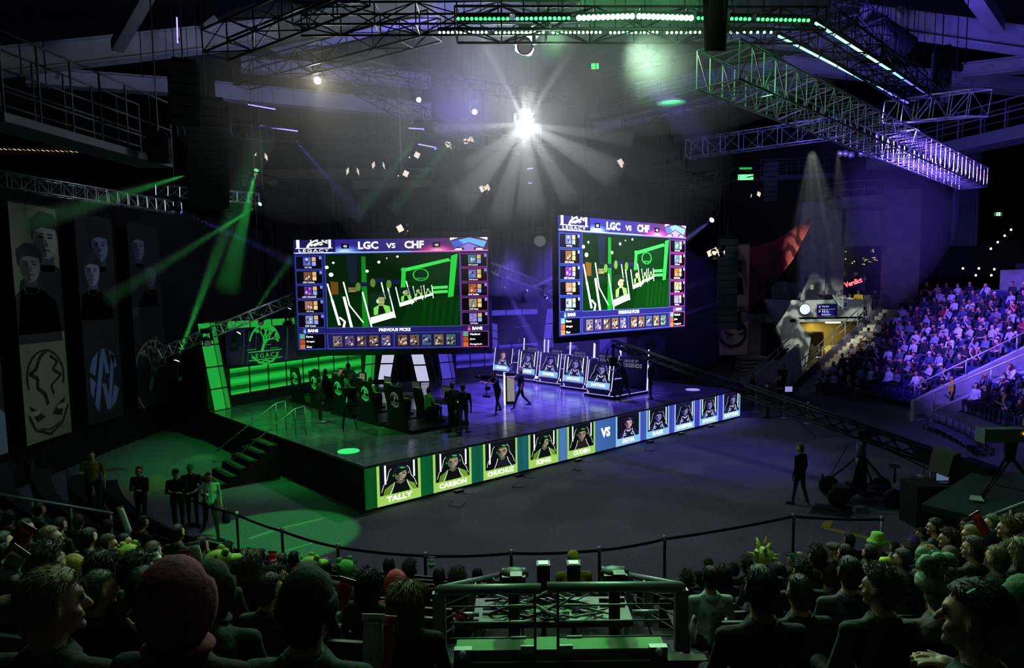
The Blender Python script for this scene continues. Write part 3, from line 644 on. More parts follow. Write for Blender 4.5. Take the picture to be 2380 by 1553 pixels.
# ---- hanging screens
def screen(name, label, O, X, Wd, Ht, q=1., tilt=0., squash=False):
    X = V(X).normalized(); N = V((X.y, -X.x, 0)); Y = V((0, 0, 1))
    t = thing(name, label, 'screen', O)
    R3 = M((X, -N, Y)).transposed()
    b = MB(); b.box(X*Wd/2+Y*Ht/2-N*.13, (Wd+.22, .2, Ht+.5), K, R3); b.build('bezel', t)
    for k in (.2, .8):
        b = MB(); b.tube([X*(Wd*k-.15)+Y*(Ht+.2)-N*.13, X*Wd*k+Y*(Ht+4)-N*.13, X*(Wd*k+.15)+Y*(Ht+.2)-N*.13], .015, KM, 4); b.build('hanging_chain', t)
    b = MB(); d = Draw(b, -N*.02, X*(Wd/100), Y*(Ht/56), N, .0022); E = lambda c, s=1.: em(c, s*q)
    d.rect(0, 0, 100, 56, E('262470', .8), 1)
    for i in range(18):
        x = i*100/18; f = i/17; c = (int(44+90*max(0, f-.4)*(1.2 if f < .85 else .8)), int(38+10*f), int(150-50*f)); d.rect(x, 49.6, 100/18, 6.4, E('%02x%02x%02x' % c, 1), 2)
    for k in range(6): d.disk(26, 49.6, 9-k*1.3, 3.6-k*.5, E(['3a3ea8', '4a56c0', '5f78d0', '7fa0e0', 'a4c4f0', 'd0e4ff'][k], 1.), 3+k, 16, 0, 180); d.disk(74, 49.6, 10-k*1.5, 3.4-k*.5, E(['7a2a78', '983488', 'b44098', 'd058a8', 'e888c4', 'f8c0e0'][k], 1.), 3+k, 16, 0, 180)
    d.sub = (0, 0, 1, 1); Wt = E('ffffff', 1.3)
    d.rect(0, 49.2, 60, .5, E('8fb8f0', 1.3), 10); d.rect(60, 49.2, 40, .5, E('f070a0', 1.3), 10)
    # emblem left
    d.rect(0, 49.8, 21.5, 6.2, E('221e60', .9), 10)
    d.rect(1.5, 52, 1.6, 4, Wt, 11); d.rect(18, 52, 1.3, 4, Wt, 11); d.rect(1, 51.6, 19, .35, Wt, 12); d.rect(1, 49.25, 19, .35, Wt, 12); d.text('LEGACY', 2.6, 49.9, 15.6, 1.4, Wt, 12, .01, 1.25)
    d.line([(7.2, 52), (7.6, 53.2), (8.8, 54.4), (10.5, 55.2), (12.5, 56)], 1.5, Wt, 11, .5); d.line([(7.8, 53.4), (10.5, 53.6), (13, 54.6), (16, 55)], .8, Wt, 11, .3); d.line([(9, 54.6), (9, 56)], .6, Wt, 11); r = random.Random(2)
    for i in range(16): x = r.uniform(9, 17.5); y = r.uniform(53, 55.6); d.disk(x, y, .7, .4, E('d8f0a8' if i % 2 else 'ffffff', 1.1), 12, 6)
    chevron_logo(d, 80.5, 49.8, 19.2, 6.2, (E('6fb8f4', 1.1), E('4a6ae0', 1.), E('9a88f0', 1.), Wt), 12)
    for x in (24.5, 71.5): d.rect(x, 51.4, 4, 2.4, E('0a0814', 1), 11); d.text('42', x+1, 52, 2, 1.1, Wt, 12)
    d.text('LGC', 33.2, 50.9, 10.4, 3.9, Wt, 12, .04); d.text('VS', 47.6, 51.2, 4.8, 2.6, Wt, 12, .03); d.text('CHF', 57, 50.9, 10, 3.9, Wt, 12, .04)
    # centre picture
    g = lambda c, s=1.: E(c, s); d.rect(16, 11.5, 69, 37.3, g('08200a'), 4); d.frame(15.7, 11.2, 69.6, 37.9, .3, g('4a58c8'), 5)
    CP = (16, 11.5, .69, .373); d.sub = CP
    d.poly([(0, 0), (0, 48), (30, 42), (60, 26), (100, 38), (100, 0)], g('06260a'), 5)
    d.poly([(55, 0), (62, 40), (100, 42), (100, 0)], g('07300c'), 6)
    for k in range(6): d.poly([(70+k*5, 2), (73+k*5, 36), (75+k*5, 36), (73+k*5, 2)], g('0e5a16', .45), 7)
    d.poly([(26, 0), (27, 96), (30, 96), (31, 0)], g('128a20', .9), 6); d.poly([(15, 98), (24, 98), (23, 60), (18, 60)], g('152030'), 6)
    d.poly([(55, 36), (57, 80), (60, 80), (59, 36)], g('30d048', 1.), 8); d.poly([(56, 78), (92, 92), (94, 88), (58, 74)], g('38e050', 1.1), 8); d.poly([(91, 39), (94, 95), (99, 98), (95, 40)], g('28d840', 1.), 8)
    d.poly([(60, 52), (60, 74), (92, 88), (91, 54)], g('0a3010'), 8); d.ring(71, 70, 8, 1., g('30c848', 1.), 9, 20, asp=.7); d.text('LEGACY', 67.5, 64, 8, 2.4, g('30c848', 1.), 9)
    for y in (44, 50): d.poly([(79, y), (91, y+1), (91, y+5), (79, y+4)], g('48e860', 1.), 9)
    for (x, y, s) in ((4, 72, 2.2), (1, 82, 1.8), (6, 88, 1.2), (31, 76, 1.6), (40, 88, 1.5), (54, 95, 1.2), (46, 93, .7)): d.disk(x, y, s*.8, s*1.3, g('d8ffe0', 1.4), 9, 12)
    Wb = g('e4fff0', 1.35)
    for (x0, y0, x1, y1, t_) in ((1, 60, 4, 38, 1.6), (4, 38, 9, 3, 2.4), (9, 14, 13, 8, 2.2), (13, 8, 12, 0, 2.2), (13, 62, 17, 30, 1.4), (13, 42, 18, 0, 2.6), (17, 30, 27, 6, 1.4), (27, 48, 33, 0, 1.5), (41, 64, 44, 38, 1.2), (46, 54, 51, 12, 1.4), (52, 54, 55, 28, 1.1), (60, 62, 64, 30, 1.1), (65, 55, 67, 34, .9), (71, 55, 72, 36, .8), (73, 56, 74, 38, .8), (79, 56, 80, 38, .8)): d.line([(x0, y0), (x1, y1)], t_*.8, Wb, 10)
    for (x, y, s) in ((40, 30, 1.), (59, 43, .62), (68.5, 46, .42), (76, 48, .34)):
        X0 = x-7*s; d.poly([(X0, y-16*s), (X0+16*s, y-10*s), (X0+15*s, y+18*s), (X0-1*s, y+16*s)], g('102a18'), 10)
        d.poly([(x-5*s, y-14*s), (x-5*s, y-4*s), (x-1*s, y), (x+3*s, y), (x+7*s, y-2*s), (x+8*s, y-10*s)], g('7ad850', 1.1), 11); d.poly([(x-2*s, y-13*s), (x-1*s, y-1*s), (x+2*s, y-1*s), (x+4*s, y-11*s)], g('101a18'), 12)
        d.disk(x+.8*s, y+5.5*s, 2.6*s, 7*s, g('a8b070', 1.), 13, 14); d.disk(x+.8*s, y+10.5*s, 2.8*s, 4*s, g('18301c'), 14, 12, 0, 180); d.disk(x-1.9*s, y+5*s, .9*s, 3*s, g('b8ffd0'), 14, 8); d.rect(x-.6*s, y+5.8*s, .9*s, 1*s, g('101010'), 15); d.rect(x+1.4*s, y+5.8*s, .9*s, 1*s, g('101010'), 15); d.rect(x, y+1.*s, 1.8*s, .8*s, g('5a3020'), 15)
        d.poly([(X0, y-26*s), (X0+18*s, y-17*s), (X0+17*s, y-9*s), (X0-.5*s, y-17*s)], g('f0fff4', 1.4), 12)
    for (x, y) in ((25, 55), (36, 60), (48, 58)): d.poly([(x, y), (x+8, y+1), (x+8, y+6), (x, y+6)], g('181c40'), 11); d.disk(x-1, y, 2, 6, g('5a8a30'), 12, 10)
    d.poly([(4, 45), (9, 45), (9, 62), (3, 63)], g('6a4818'), 7); d.text('LEAGUE OF', 16.5, 52, 6, 2.4, g('c0b070'), 9); d.text('LEGENDS', 16.5, 48, 6, 3.4, g('c0b070'), 9)
    d.sub = (0, 0, 1, 1); r = random.Random(9)
    # side tiles
    for side, x0, pal, fr in ((0, .6, ('5560b8', '7a5030', '6a2ab0', 'a07060', '8090c8'), '4058d0'), (1, 85.6, ('3a8090', '6070c0', 'c06020', 'a09070', '8078d0'), 'c04098')):
        for i in range(5):
            y = 41.2-i*7.4; d.rect(x0, y, 13.8, 6.8, E('08080e'), 5); d.frame(x0, y, 13.8, 6.8, .22, E(fr, 1.), 6)
            d.rect(x0+4, y+1.8, 4, 4.3, E(pal[i], 1.), 6)
            for k in range(5): xx = x0+4.1+r.random()*2.6; yy = y+1.9+r.random()*2.8; d.poly([(xx, yy), (xx+1.2, yy+.3), (xx+.8, yy+1.3)], E(r.choice(('f0f0ff', '201830', pal[(i+2) % 5], 'c8a890'))), 7)
            d.rect(x0+8.5, y+4.1, 2, 2, E('d8b070', 1.1), 7); d.rect(x0+8.5, y+1.8, 2, 2, E('f0d078' if i % 2 else '88a8f0', 1.1), 7); d.rect(x0+12.2, y+5, 1.2, 1.4, E('8098f0', 1.), 7)
            nm = (('Tally', 'Carbon', 'ChuChuZ', 'k1ng', 'Cuden'), ('Swip3rR', 'Spookz', 'Swiffer', 'Raes', 'EGym'))[side][i]; d.text(('LGC ', 'CHF ')[side]+nm, x0+6.5, y+.5, None, .85, Wt, 8, .02)
    d.text('BANS', 5.6, 9.2, 5.4, 1.7, Wt, 8, .05); d.text('BANS', 91, 9.2, 5.4, 1.7, Wt, 8, .05)
    d.disk(4, 9.6, .8, .8, E('60b8f0', 1.2), 8, 8); d.ring(4, 10.6, .5, .2, E('60b8f0', 1.2), 8, 10); d.disk(89.4, 9.6, .8, .8, E('f05090', 1.2), 8, 8); d.ring(89.4, 10.6, .5, .2, E('f05090', 1.2), 8, 10)
    d.text('PREVIOUS PICKS', 42.5, 9.1, 16.5, 1.7, Wt, 8, .05)
    for x0, fr, nms in ((.8, '4058d0', ('Karma', 'Gragas', 'Gnar')), (85.8, 'e04880', ('Vladimir', 'Jhin', 'Gangplank'))):
        d.rect(x0, .6, 13.6, 8, E('06060c'), 5); d.frame(x0, .6, 13.6, 8, .22, E(fr, 1.2), 6)
        for i in range(3): d.rect(x0+.5, 6-i*2.6, 2.6, 2.3, E(('60a8a0', 'b05028', 'c87030')[i], 1.), 7); d.text(nms[i], x0+3.8, 6.5-i*2.6, len(nms[i])*.72, 1.1, Wt, 8)
    d.rect(15.6, .6, 69.6, 7.9, E('1c1c58'), 5); d.frame(15.6, .6, 69.6, 7.9, .22, E('5060d8', 1.1), 6); d.rect(50.1, 1.2, .25, 6.8, E('5060d8', 1.1), 6)
    pc = ('8a8490', '6a5a98', '706058', '8a6a58', '706aa8', '8a6444', '8a6a5c', '5a78b0', '9a8068', '5a8a84')
    for i in range(10):
        x = (18+i*6.3) if i < 5 else (20.3+i*6.3); d.rect(x, 1.6, 5.6, 5.8, E('14121c'), 7); d.rect(x+.4, 1.8, 4.8, 5.4, E(pc[i], .55), 8)
        for k in range(11):
            xx = x+.4+r.random()*3.4; yy = 1.8+r.random()*3.9; a = r.random()*3; d.poly([(xx, yy), (xx+1.3, yy+a*.3), (xx+1.1, yy+1.4), (xx+.2, yy+.9)], E(r.choice((pc[i], 'e8e0e8', '181420', 'd0b8a0', '302838')), r.uniform(.6, 1.1)), 9+k % 3)
    b.build('display_picture', t); return t
p0, p1 = at_y(692.5, 815, 29), at_y(1138.5, 808, 29)
screen('hanging_screen', 'big hanging screen on the left, wide and facing the camera, showing LGC vs CHF', p0, p1-p0, (p1-p0).length, 4.62, 1.)
O2 = at_y(1300, 783, 26.3); screen('hanging_screen', 'big hanging screen on the right, turned to the left and overexposed, showing LGC vs CHF', O2, V((e1.x, e1.y, 0)), 8.35, 4.6, 3.)
# ---- backdrops: frame of glowing panels around a dark curved picture wall
def backdrop(label, A, Bp, c, c2, logo, dark):
    A = V(A); Bp = V(Bp); X = (Bp-A).normalized(); L = (Bp-A).length; N = V((X.y, -X.x, 0)); Y = V((0, 0, 1)); H = 3.75
    t = thing('stage_backdrop', label, 'backdrop', A); R3 = M((X, -N, Y)).transposed()
    b = MB(); b.box(X*L/2+Y*H/2-N*.3, (L, .3, H), K, R3); b.build('wall_frame', t)
    P = em(c, .62); Pd = em(c, .42)
    for nm, x, s in (('light_column', 0, -1), ('light_column', L-.85, 1)):
        b = MB(); d = Draw(b, V((0, 0, 0)), X, Y, N)
        for k in range(4):
            z0 = k*H/4+.03; zz = (k+1)*H/4-.03; lean = (H/2-z0)*.16*(-s), (H/2-zz)*.16*(-s)
            lean = (s*.16*z0-s*.1, s*.16*zz-s*.1)
            d.poly([(x+lean[0]+.03, z0), (x+.6+lean[0], z0), (x+.6+lean[1], zz), (x+lean[1]+.03, zz)], P, 30); d.poly([(x+.64+lean[0], z0), (x+.86+lean[0], z0), (x+.86+lean[1], zz), (x+.64+lean[1], zz)], Pd, 28)
        b.build(nm, t)
    b = MB(); d = Draw(b, V((0, 0, 0)), X, Y, N)
    n = max(4, int(L/1.35))
    for k in range(n): d.rect(1+(L-2)*k/n+.03, H-.32, (L-2)/n-.06, .3, P, 20)
    b.build('top_light_panels', t)
    b = MB(); d = Draw(b, V((0, 0, 0)), X, Y, N); n = max(4, int(L/1.2)); z0 = .55
    for k in range(n):
        for j in range(12):
            f = abs(math.sin((j+.5)/12*2*math.pi))**2.2; d.rect(1+(L-2)*k/n+.04, z0+j*.095, (L-2)/n-.08, .096, em(c2, (.75*(1-f)+.06)), 12)
    b.build('lower_light_panels', t)
    b = MB(); d = Draw(b, V((0, 0, 0)), X, Y, N); d.rect(.9, 1.75, L-1.8, H-2.1, mat('picture_wall_gloss', rgb('101418'), .18), 10)
    r = random.Random(4)
    for k in range(7): x = 1.2+r.random()*(L-3); d.line([(x, 1.8), (x+.12, 2.4), (x+.2, 3.3)], .012, em(c, .35), 12)
    for k in range(5): x = 1.2+r.random()*(L-3); y = 2.3+r.random()*.5; d.rect(x, y, .5, .03, em(c, .5), 12)
    b.build('picture_wall', t)
    b = MB(); d = Draw(b, V((0, 0, 0)), X, Y, N); logo(d, L, H); b.build('emblem', t); return t
def lg(d, L, H): tree_logo(d, 3.05, 2.62, .88, em('2fd850', .55), 16, thick=.1)
def cg(d, L, H):
    P = em('5a50e0', .62); x = 2.1
    for k in range(3): d.poly([(x+.3, 3.35-k*.45), (x+1.7, 2.9-k*.45), (x+1.7, 2.5-k*.42), (x+.3, 2.98-k*.45)], P, 14)
    for k in range(3): d.poly([(x+.2, 3.35-k*.45), (x-1.2, 2.9-k*.45), (x-1.2, 2.5-k*.42), (x+.2, 2.98-k*.45)], P, 14)
    d.poly([(x+.5, 1.95), (x+1.5, 2.0-.3), (x+1.2, 1.3), (x+.9, 1.0)], P, 14)
pl = at_z(490, 957, SH); pr = at_z(868, 884, SH)
backdrop('green glowing backdrop with round tree emblem at the left of the stage', pl, pr, '28c848', '22d048', lg, 0)
ql = at_z(1022, 882, SH); qr = at_z(1281, 858, SH)
backdrop('purple glowing backdrop with chevron emblem at the right of the stage', ql, qr, '5a50e8', '4a40e0', cg, 0)
for (u0, u1, v1, lab, s) in ((876, 908, 884, 'white glowing slanted pillar in the middle of the stage, the left one', 1), (968, 1000, 888, 'white glowing slanted pillar in the middle of the stage, the right one', -1)):
    a, c = at_z(u0, v1, SH), at_z(u1, v1, SH); t = thing('light_pillar', lab, 'pillar', a); wd = (c-a).length; b = MB()
    b.prism([V((-.25, .02, 0)), V((wd+.3, .02, 0)), V((wd+.3+s*.75, .02, 3.7)), V((-.25+s*.75, .02, 3.7))], V((0, .4, 0)), mat('pillar_body', rgb('14141e'), .5)); b.build('pillar_body', t)
    b = MB(); d = Draw(b, (0, 0, 0), (1, 0, 0), (0, 0, 1), (0, -1, 0))
    for k in range(4):
        z0 = k*.92+.04; z1 = (k+1)*.92-.04; l0 = s*.2*z0; l1 = s*.2*z1; d.poly([(l0+.06, z0), (l0+wd-.06, z0), (l1+wd-.06, z1), (l1+.06, z1)], em('d8dcff', .75), 1)
    b.build('light_panels', t)
# ---- printed banners
def figure(d, cx, y0, h, ink, skin, tone):
    """printed half-length person"""
    w = h*.42
    d.poly([(cx-w*.95, y0), (cx-w*.8, y0+h*.42), (cx-w*.25, y0+h*.56), (cx+w*.25, y0+h*.56), (cx+w*.85, y0+h*.42), (cx+w, y0)], ink, 3)
    d.poly([(cx-w*.22, y0+h*.5), (cx+w*.22, y0+h*.5), (cx+w*.2, y0+h*.7), (cx-w*.2, y0+h*.7)], tone, 4); d.disk(cx, y0+h*.56, w*.28, w*.16, tone, 4, 12, 180, 360)
    d.disk(cx, y0+h*.78, w*.34, h*.17, skin, 5, 18); d.poly([(cx-w*.3, y0+h*.84), (cx-w*.34, y0+h*.72), (cx-w*.15, y0+h*.63), (cx, y0+h*.62), (cx-w*.06, y0+h*.8)], tone, 6)
    d.poly([(cx-w*.4, y0+h*.76), (cx-w*.44, y0+h*.92), (cx-w*.15, y0+h*1.0), (cx+w*.25, y0+h*.99), (cx+w*.45, y0+h*.9), (cx+w*.38, y0+h*.76), (cx+w*.3, y0+h*.86), (cx-w*.1, y0+h*.87), (cx-w*.3, y0+h*.84)], ink, 7)
    for s in (-1, 1): d.rect(cx+s*w*.14-w*.08, y0+h*.78, w*.14, h*.018, ink, 7); d.rect(cx+s*w*.14-w*.09, y0+h*.81, w*.17, h*.012, ink, 7)
    d.poly([(cx, y0+h*.78), (cx+w*.06, y0+h*.715), (cx-w*.05, y0+h*.715)], tone, 7); d.rect(cx-w*.1, y0+h*.675, w*.2, h*.012, ink, 7)
def banner(label, O, X, wd, ht, ground, art, loc_n):
    X = V(X); N = V((X.y, -X.x, 0)); t = thing('hanging_banner', label, 'banner', O); b = MB()
    b.box(X*wd/2+V((0, 0, ht/2))-N*.01, (wd, .012, ht), ground, M((X, -N, V((0, 0, 1)))).transposed()); d = Draw(b, V((0, 0, 0)), X, (0, 0, 1), N, .002); d.clip = (wd, ht); art(d, wd, ht); b.build('cloth', t)
    b = MB(); b.tube([V((0, 0, ht+.03)), X*wd+V((0, 0, ht+.03))], .03, K); b.build('top_batten', t); return t
INK = mat('banner_ink', rgb('15161a'), .8)
def pm(h): return mat('banner_print_'+h, rgb(h), .8)
def art_grin(d, w, h):
    figure(d, w*.72, h*.46, h*.52, INK, pm('8a8a8a'), pm('4a4c50')); figure(d, w*.34, h*.42, h*.42, pm('26282c'), pm('7c7a76'), pm('42403c'))
    d.ring(w*.5, h*.27, w*.4, .07, INK, 8, 30, -20, 200, asp=1.)
    d.line([(w*.55, h*.385), (w*.4, h*.36), (w*.3, h*.31), (w*.16, h*.295), (w*.32, h*.27), (w*.3, h*.23), (w*.45, h*.2), (w*.5, h*.15)], .12, INK, 9); d.disk(w*.2, h*.125, w*.12, h*.012, pm('8a8f6a'), 9, 10); d.disk(w*.8, h*.13, w*.12, h*.012, pm('8a8f6a'), 9, 10); d.line([(w*.62, h*.36), (w*.78, h*.33), (w*.66, h*.3), (w*.84, h*.27), (w*.6, h*.23), (w*.64, h*.19)], .08, INK, 9)
    d.poly([(w*.1, h*.16), (w*.3, h*.13), (w*.42, h*.1), (w*.25, h*.085)], INK, 8); d.poly([(w*.9, h*.17), (w*.7, h*.14), (w*.58, h*.105), (w*.78, h*.09)], INK, 8)
    d.line([(w*.08, h*.12), (w*.2, h*.055), (w*.5, h*.02), (w*.8, h*.06), (w*.95, h*.13)], .08, INK, 8); d.line([(w*.3, h*.055), (w*.5, h*.04), (w*.72, h*.06)], .05, INK, 8)
def art_av(d, w, h):
    figure(d, w*.62, h*.5, h*.46, INK, pm('6c7494'), pm('363a52')); figure(d, w*.36, h*.42, h*.4, pm('17181f'), pm('7a8098'), pm('464a5c'))
    c = pm('6878b0'); cx = w*.5; cy = h*.2; r = w*.42; P = lambda q: [(cx+a*r, cy+b2*r*1.25) for a, b2 in q]
    d.poly(P([(-.12, 1), (.12, 1), (.35, .2), (.1, .2), (0, .6), (-.5, -.95), (-.75, -.7)]), c, 4); d.poly(P([(.75, .7), (.3, -.95), (.05, -.95), (-.18, -.1), (.05, -.1), (.2, -.5), (.55, .85)]), c, 4)
    d.poly(P([(-.3, .95), (-.7, .75), (-.95, .35), (-.6, .2)]), c, 4); d.poly(P([(.3, -.95), (.7, -.75), (.95, -.35), (.6, -.2)]), c, 4); d.poly(P([(.35, .95), (.7, .8), (.9, .4), (.75, .3)]), c, 4); d.poly(P([(-.95, .2), (-.6, .0), (-.8, -.5), (-.95, -.3)]), c, 4)
def art_tree(d, w, h):
    figure(d, w*.3, h*.55, h*.42, INK, pm('6a6e80'), pm('34364a')); figure(d, w*.64, h*.42, h*.4, pm('1a1c22'), pm('5c6070'), pm('3a3c48')); d.rect(0, h*.5, w*.3, h*.2, pm('3a4440'), 2)
    tree_logo(d, w*.55, h*.16, w*.62, pm('7a8a7c'), 4, word=False, thick=.06)
def art_left(d, w, h):
    c = pm('7f93ac'); d.rect(0, h*.3, w, h*.4, pm('2c3040'), 2); d.poly([(0, 0), (w, 0), (w, h*.16), (w*.6, h*.27), (w*.35, h*.2), (0, h*.3)], c, 3); d.poly([(w*.45, h*.02), (w*.6, h*.2), (w*.75, h*.05)], INK, 4)
    d.poly([(w*.3, h*.3), (w*.62, h*.42), (w*.7, h*.65), (w*.5, h*.8), (w*.1, h*.7)], c, 3); d.poly([(w*.5, h*.3), (w*.7, h*.22), (w*.95, h*.32), (w*.8, h*.2), (w*.9, h*.12), (w*.7, h*.18), (w*.5, h*.12), (w*.62, h*.21)], pm('8c96c0'), 5)
def art_bird(d, w, h):
    figure(d, w*.25, h*.55, h*.36, pm('101014'), pm('b8a8a0'), pm('6a5850')); d.poly([(w*.1, h*.95), (w*.5, h*1.), (w*.9, h*.85), (w*.95, h*.6), (w*.6, h*.8)], pm('6a5c40'), 2)
    d.ring(w*.45, h*.2, w*.46, .16, INK, 5, 30, -200, 60); d.poly([(w*.5, h*.38), (w*.75, h*.42), (w*.72, h*.28), (w*.92, h*.24), (w*.6, h*.22)], INK, 5)
    d.poly([(w*.15, h*.24), (w*.3, h*.2), (w*.5, h*.19), (w*.3, h*.17)], INK, 5); d.poly([(w*.9, h*.24), (w*.75, h*.2), (w*.6, h*.19), (w*.8, h*.175)], INK, 5); d.rect(w*.05, h*.42, w*.8, h*.02, pm('4a3a28'), 5)
BX = -15.6
for (y0, y1, lab, col, art) in ((18.0, 20.9, 'hanging banner at the left edge of the picture with pale blade shapes', '20242e', art_left), (21.75, 24.0, 'hanging olive banner with two printed players and a grinning mask drawing', '747c62', art_grin),
                                (25.0, 27.3, 'hanging dark banner with two printed players above a blue striped oval emblem', '1b1c24', art_av), (28.4, 30.9, 'hanging dark banner with printed players above a pale tree drawing, next to the stage', '1d1f28', art_tree)):
    banner(lab, (BX, y0, 1.5), (0, 1, 0), y1-y0, 7.75, mat('banner_cloth_'+col, rgb(col), .85), art, 1)
p = at_y(1672, 826, 34); q = at_y(1738, 826, 34)
banner('tan banner beside the right hand screen, printed player above a dark round emblem', p, (1, 0, 0), q.x-p.x, at_y(1740, 568, 34).z-p.z, mat('banner_cloth_tan', rgb('a08c62'), .85), art_bird, 1)
b = MB(); rd = mat('red_cloth', rgb('6e1c16'), .85, noise=(.8, .4))
P = [at_y(1742, 575, 36), at_y(1800, 560, 36), at_y(1895, 500, 37.5), at_y(1845, 600, 37), at_y(1800, 660, 36.6), at_y(1742, 722, 36)]; o = P[0]
b.prism([x-o for x in P], V((0, .03, 0)), rd); d = Draw(b, V((0, -.05, 0)), (1, 0, 0), (0, 0, 1), (0, -1, 0)); dk = mat('red_cloth_print', rgb('2c1012'), .85)
s_ = 36/1600.
for pts in ([(10, -40), (30, -90), (18, -110), (4, -70)], [(40, 0), (75, -10), (60, -50), (48, -30)], [(30, -100), (45, -60), (60, -75), (50, -95)]): d.poly([(x*s_, y*s_) for x, y in pts], dk, 1)
tag(b.build('hanging_banner', loc=o), 'large slanting red banner hanging between the tan banner and the concourse', 'banner')
p = at_y(1394, 868, 44); q = at_y(1456, 790, 44)
def art_dia(d, w, h):
    c = pm('4a4a9a'); d.poly([(0, h*.6), (w*.5, h), (w, h*.6), (w*.8, 0), (w*.2, 0)], c, 1); d.poly([(w*.5, h*.75), (w*.72, h*.45), (w*.5, h*.2), (w*.28, h*.45)], pm('20204a'), 2); d.poly([(w*.3, h*.2), (w*.5, h*.35), (w*.7, h*.2), (w*.5, h*.05)], pm('20204a'), 2)
banner('pale lilac emblem banner hanging low behind the right hand team', p, (1, 0, 0), q.x-p.x, 2.3, mat('banner_cloth_lilac', rgb('8884b8'), .85), art_dia, 1)
p = at_y(1480, 838, 44.5); banner('dim dark blue emblem banner behind the camera crane arm', p, (1, 0, 0), 1.9, 2.1, mat('banner_cloth_dim', rgb('2c2c48'), .85), art_dia, 1)
# steps and handrails at the left end of the stage
b = MB()
for k in range(6):
    z = SH-.2*(k+1); c = ST(-.35-.34*k, 6.2, z/2+.0); b.box(c, (.36, 1.6, z), SKIRT, M((V((*e1, 0)), V((*e2, 0)), V((0, 0, 1)))).transposed())
    b.box(ST(-.35-.34*k, 6.2, z+.005), (.1, 1.5, .012), mat('step_edge', rgb('3c4844'), .7), M((V((*e1, 0)), V((*e2, 0)), V((0, 0, 1)))).transposed())
tag(b.build('stage_steps'), 'dark steps leading up the left end of the stage', 'steps')
for k, (u, v, u2, v2, lab) in enumerate(((523, 982, 566, 938, 'thin steel handrail at the stage steps, the further left one'), (545, 990, 584, 945, 'thin steel handrail at the stage steps, the nearer right one'))):
    a = at_z(u, v, SH+.1); c = ST(.45, 5.4+k*1.6, SH); t = thing('handrail', lab, 'handrail', c); b = MB(); ex = V((*e1, 0))
    b.tube([ex*-2.2+V((0, 0, -.45)), V((0, 0, .95)), ex*.35+V((0, 0, 1.0))], .022, STEEL); b.build('rail', t)
    for x in (0., .35): b = MB(); b.tube([ex*x, ex*x+V((0, 0, .97))], .022, STEEL); b.build('post', t)
# ================================================================ RIG
def truss(label, a, c, wd, ht, m=ALU, rad=.028, bay=None, px=True, up=(0, 0, 1), name='lighting_truss'):
    p0, p1 = (at_y(*a), at_y(*c)) if px else (V(a), V(c)); D = p1-p0; L = D.length; d = D.normalized(); x = d.cross(V(up)).normalized(); y = x.cross(d)
    t = thing(name, label, 'truss', p0); bay = bay or max(wd, ht); n = max(2, round(L/bay)); q = [(-1, -1), (1, -1), (1, 1), (-1, 1)]
    o = [x*i*wd/2+y*j*ht/2 for i, j in q]
    for k in range(4): b = MB(); b.tube([o[k], o[k]+D], rad, m, 6); b.build('chord', t)
    b = MB(); r = rad*.6
    for i in range(n+1):
        s = D*(i/n)
        for k in range(4): b.tube([o[k]+s, o[(k+1) % 4]+s], r, m, 4)
        if i < n:
            e = D*((i+1)/n)
            for k in range(4):
                A_, B_ = (k, (k+1) % 4) if (i+k) % 2 else ((k+1) % 4, k); b.tube([o[A_]+s, o[B_]+e], r, m, 4)
    b.build('lattice', t); return t
truss('big silver box truss crossing the upper right, green-lit near and violet far', (1668, 150, 16), (2262, 415, 31), 1.05, .85, bay=.58)
truss('short violet-lit box truss standing across the far end of the dotted light rows', (2075, 262, 25), (2275, 238, 21), .7, .75, bay=.8)
truss('long pale truss running behind the big silver truss towards the centre', (1600, 347, 37), (1960, 295, 32), .6, .9, rad=.035)
truss('thin violet-lit truss over the hanging banners at the left edge', (-30, 413, 22), (413, 484, 30), .4, .48, rad=.025)
truss('thin green-lit truss joining the violet left truss to the stage', (362, 443, 33), (602, 462, 35), .4, .5, rad=.028)
truss('low truss slanting above the green backdrop at the left of the stage', (372, 822, 27.5), (692, 690, 30), .4, .42, rad=.025)
truss('thin dim truss sloping down between the two hanging screens', (1130, 618, 35), (1305, 682, 37), .4, .45, rad=.025)
for a, c, wd, ht, lab in (((500, 105, 20), (830, -30, 17), .8, .6, 'dark truss rising from the left speaker cluster out of the top of the picture'), ((690, 45, 19), (1345, 42, 19), .8, .55, 'dark truss left of the bright green light rows'),
        ((560, 180, 26), (1010, 60, 22), .7, .7, 'dark truss behind the warm spotlight'), ((720, 130, 30), (1080, 330, 40), .8, .8, 'dark truss running back behind the small white spotlights'),
        ((1060, 58, 16.9), (1900, 60, 17), .9, .5, 'dark truss carrying the two green light rows'), ((1905, 62, 17), (2160, 235, 23.8), .9, .45, 'dark truss carrying the slanting dotted light rows'),
        ((1390, 150, 30), (2060, 20, 26), .8, .8, 'dark truss behind the green haze under the right roof beams'), ((1340, 480, 45), (1760, 395, 40), .6, .7, 'dim truss above the right hanging screen'),
        ((640, 330, 40), (1000, 395, 44), .6, .7, 'dim truss over the back edge of the stage on the left'), ((1000, 300, 36), (1600, 420, 44), .6, .7, 'dim truss behind the brightest white spotlight'),
        ((560, 400, 40), (735, 455, 36), .4, .5, 'short truss end above the left hanging screen'), ((1960, 20, 26), (2120, 200, 30), 1.1, .8, 'dark truss beside the round metal air duct'), ((1450, 290, 40), (1900, 190, 36), .5, .5, 'dark truss above the glowing green dish'),
        ((820, 150, 34), (1330, 240, 42), .6, .6, 'dark truss behind the green-lit lamp'), ((420, 300, 30), (900, 330, 40), .5, .6, 'dark truss behind the violet light tubes')):
    truss(lab, a, c, wd, ht, ALUD, .03, bay=1.1)
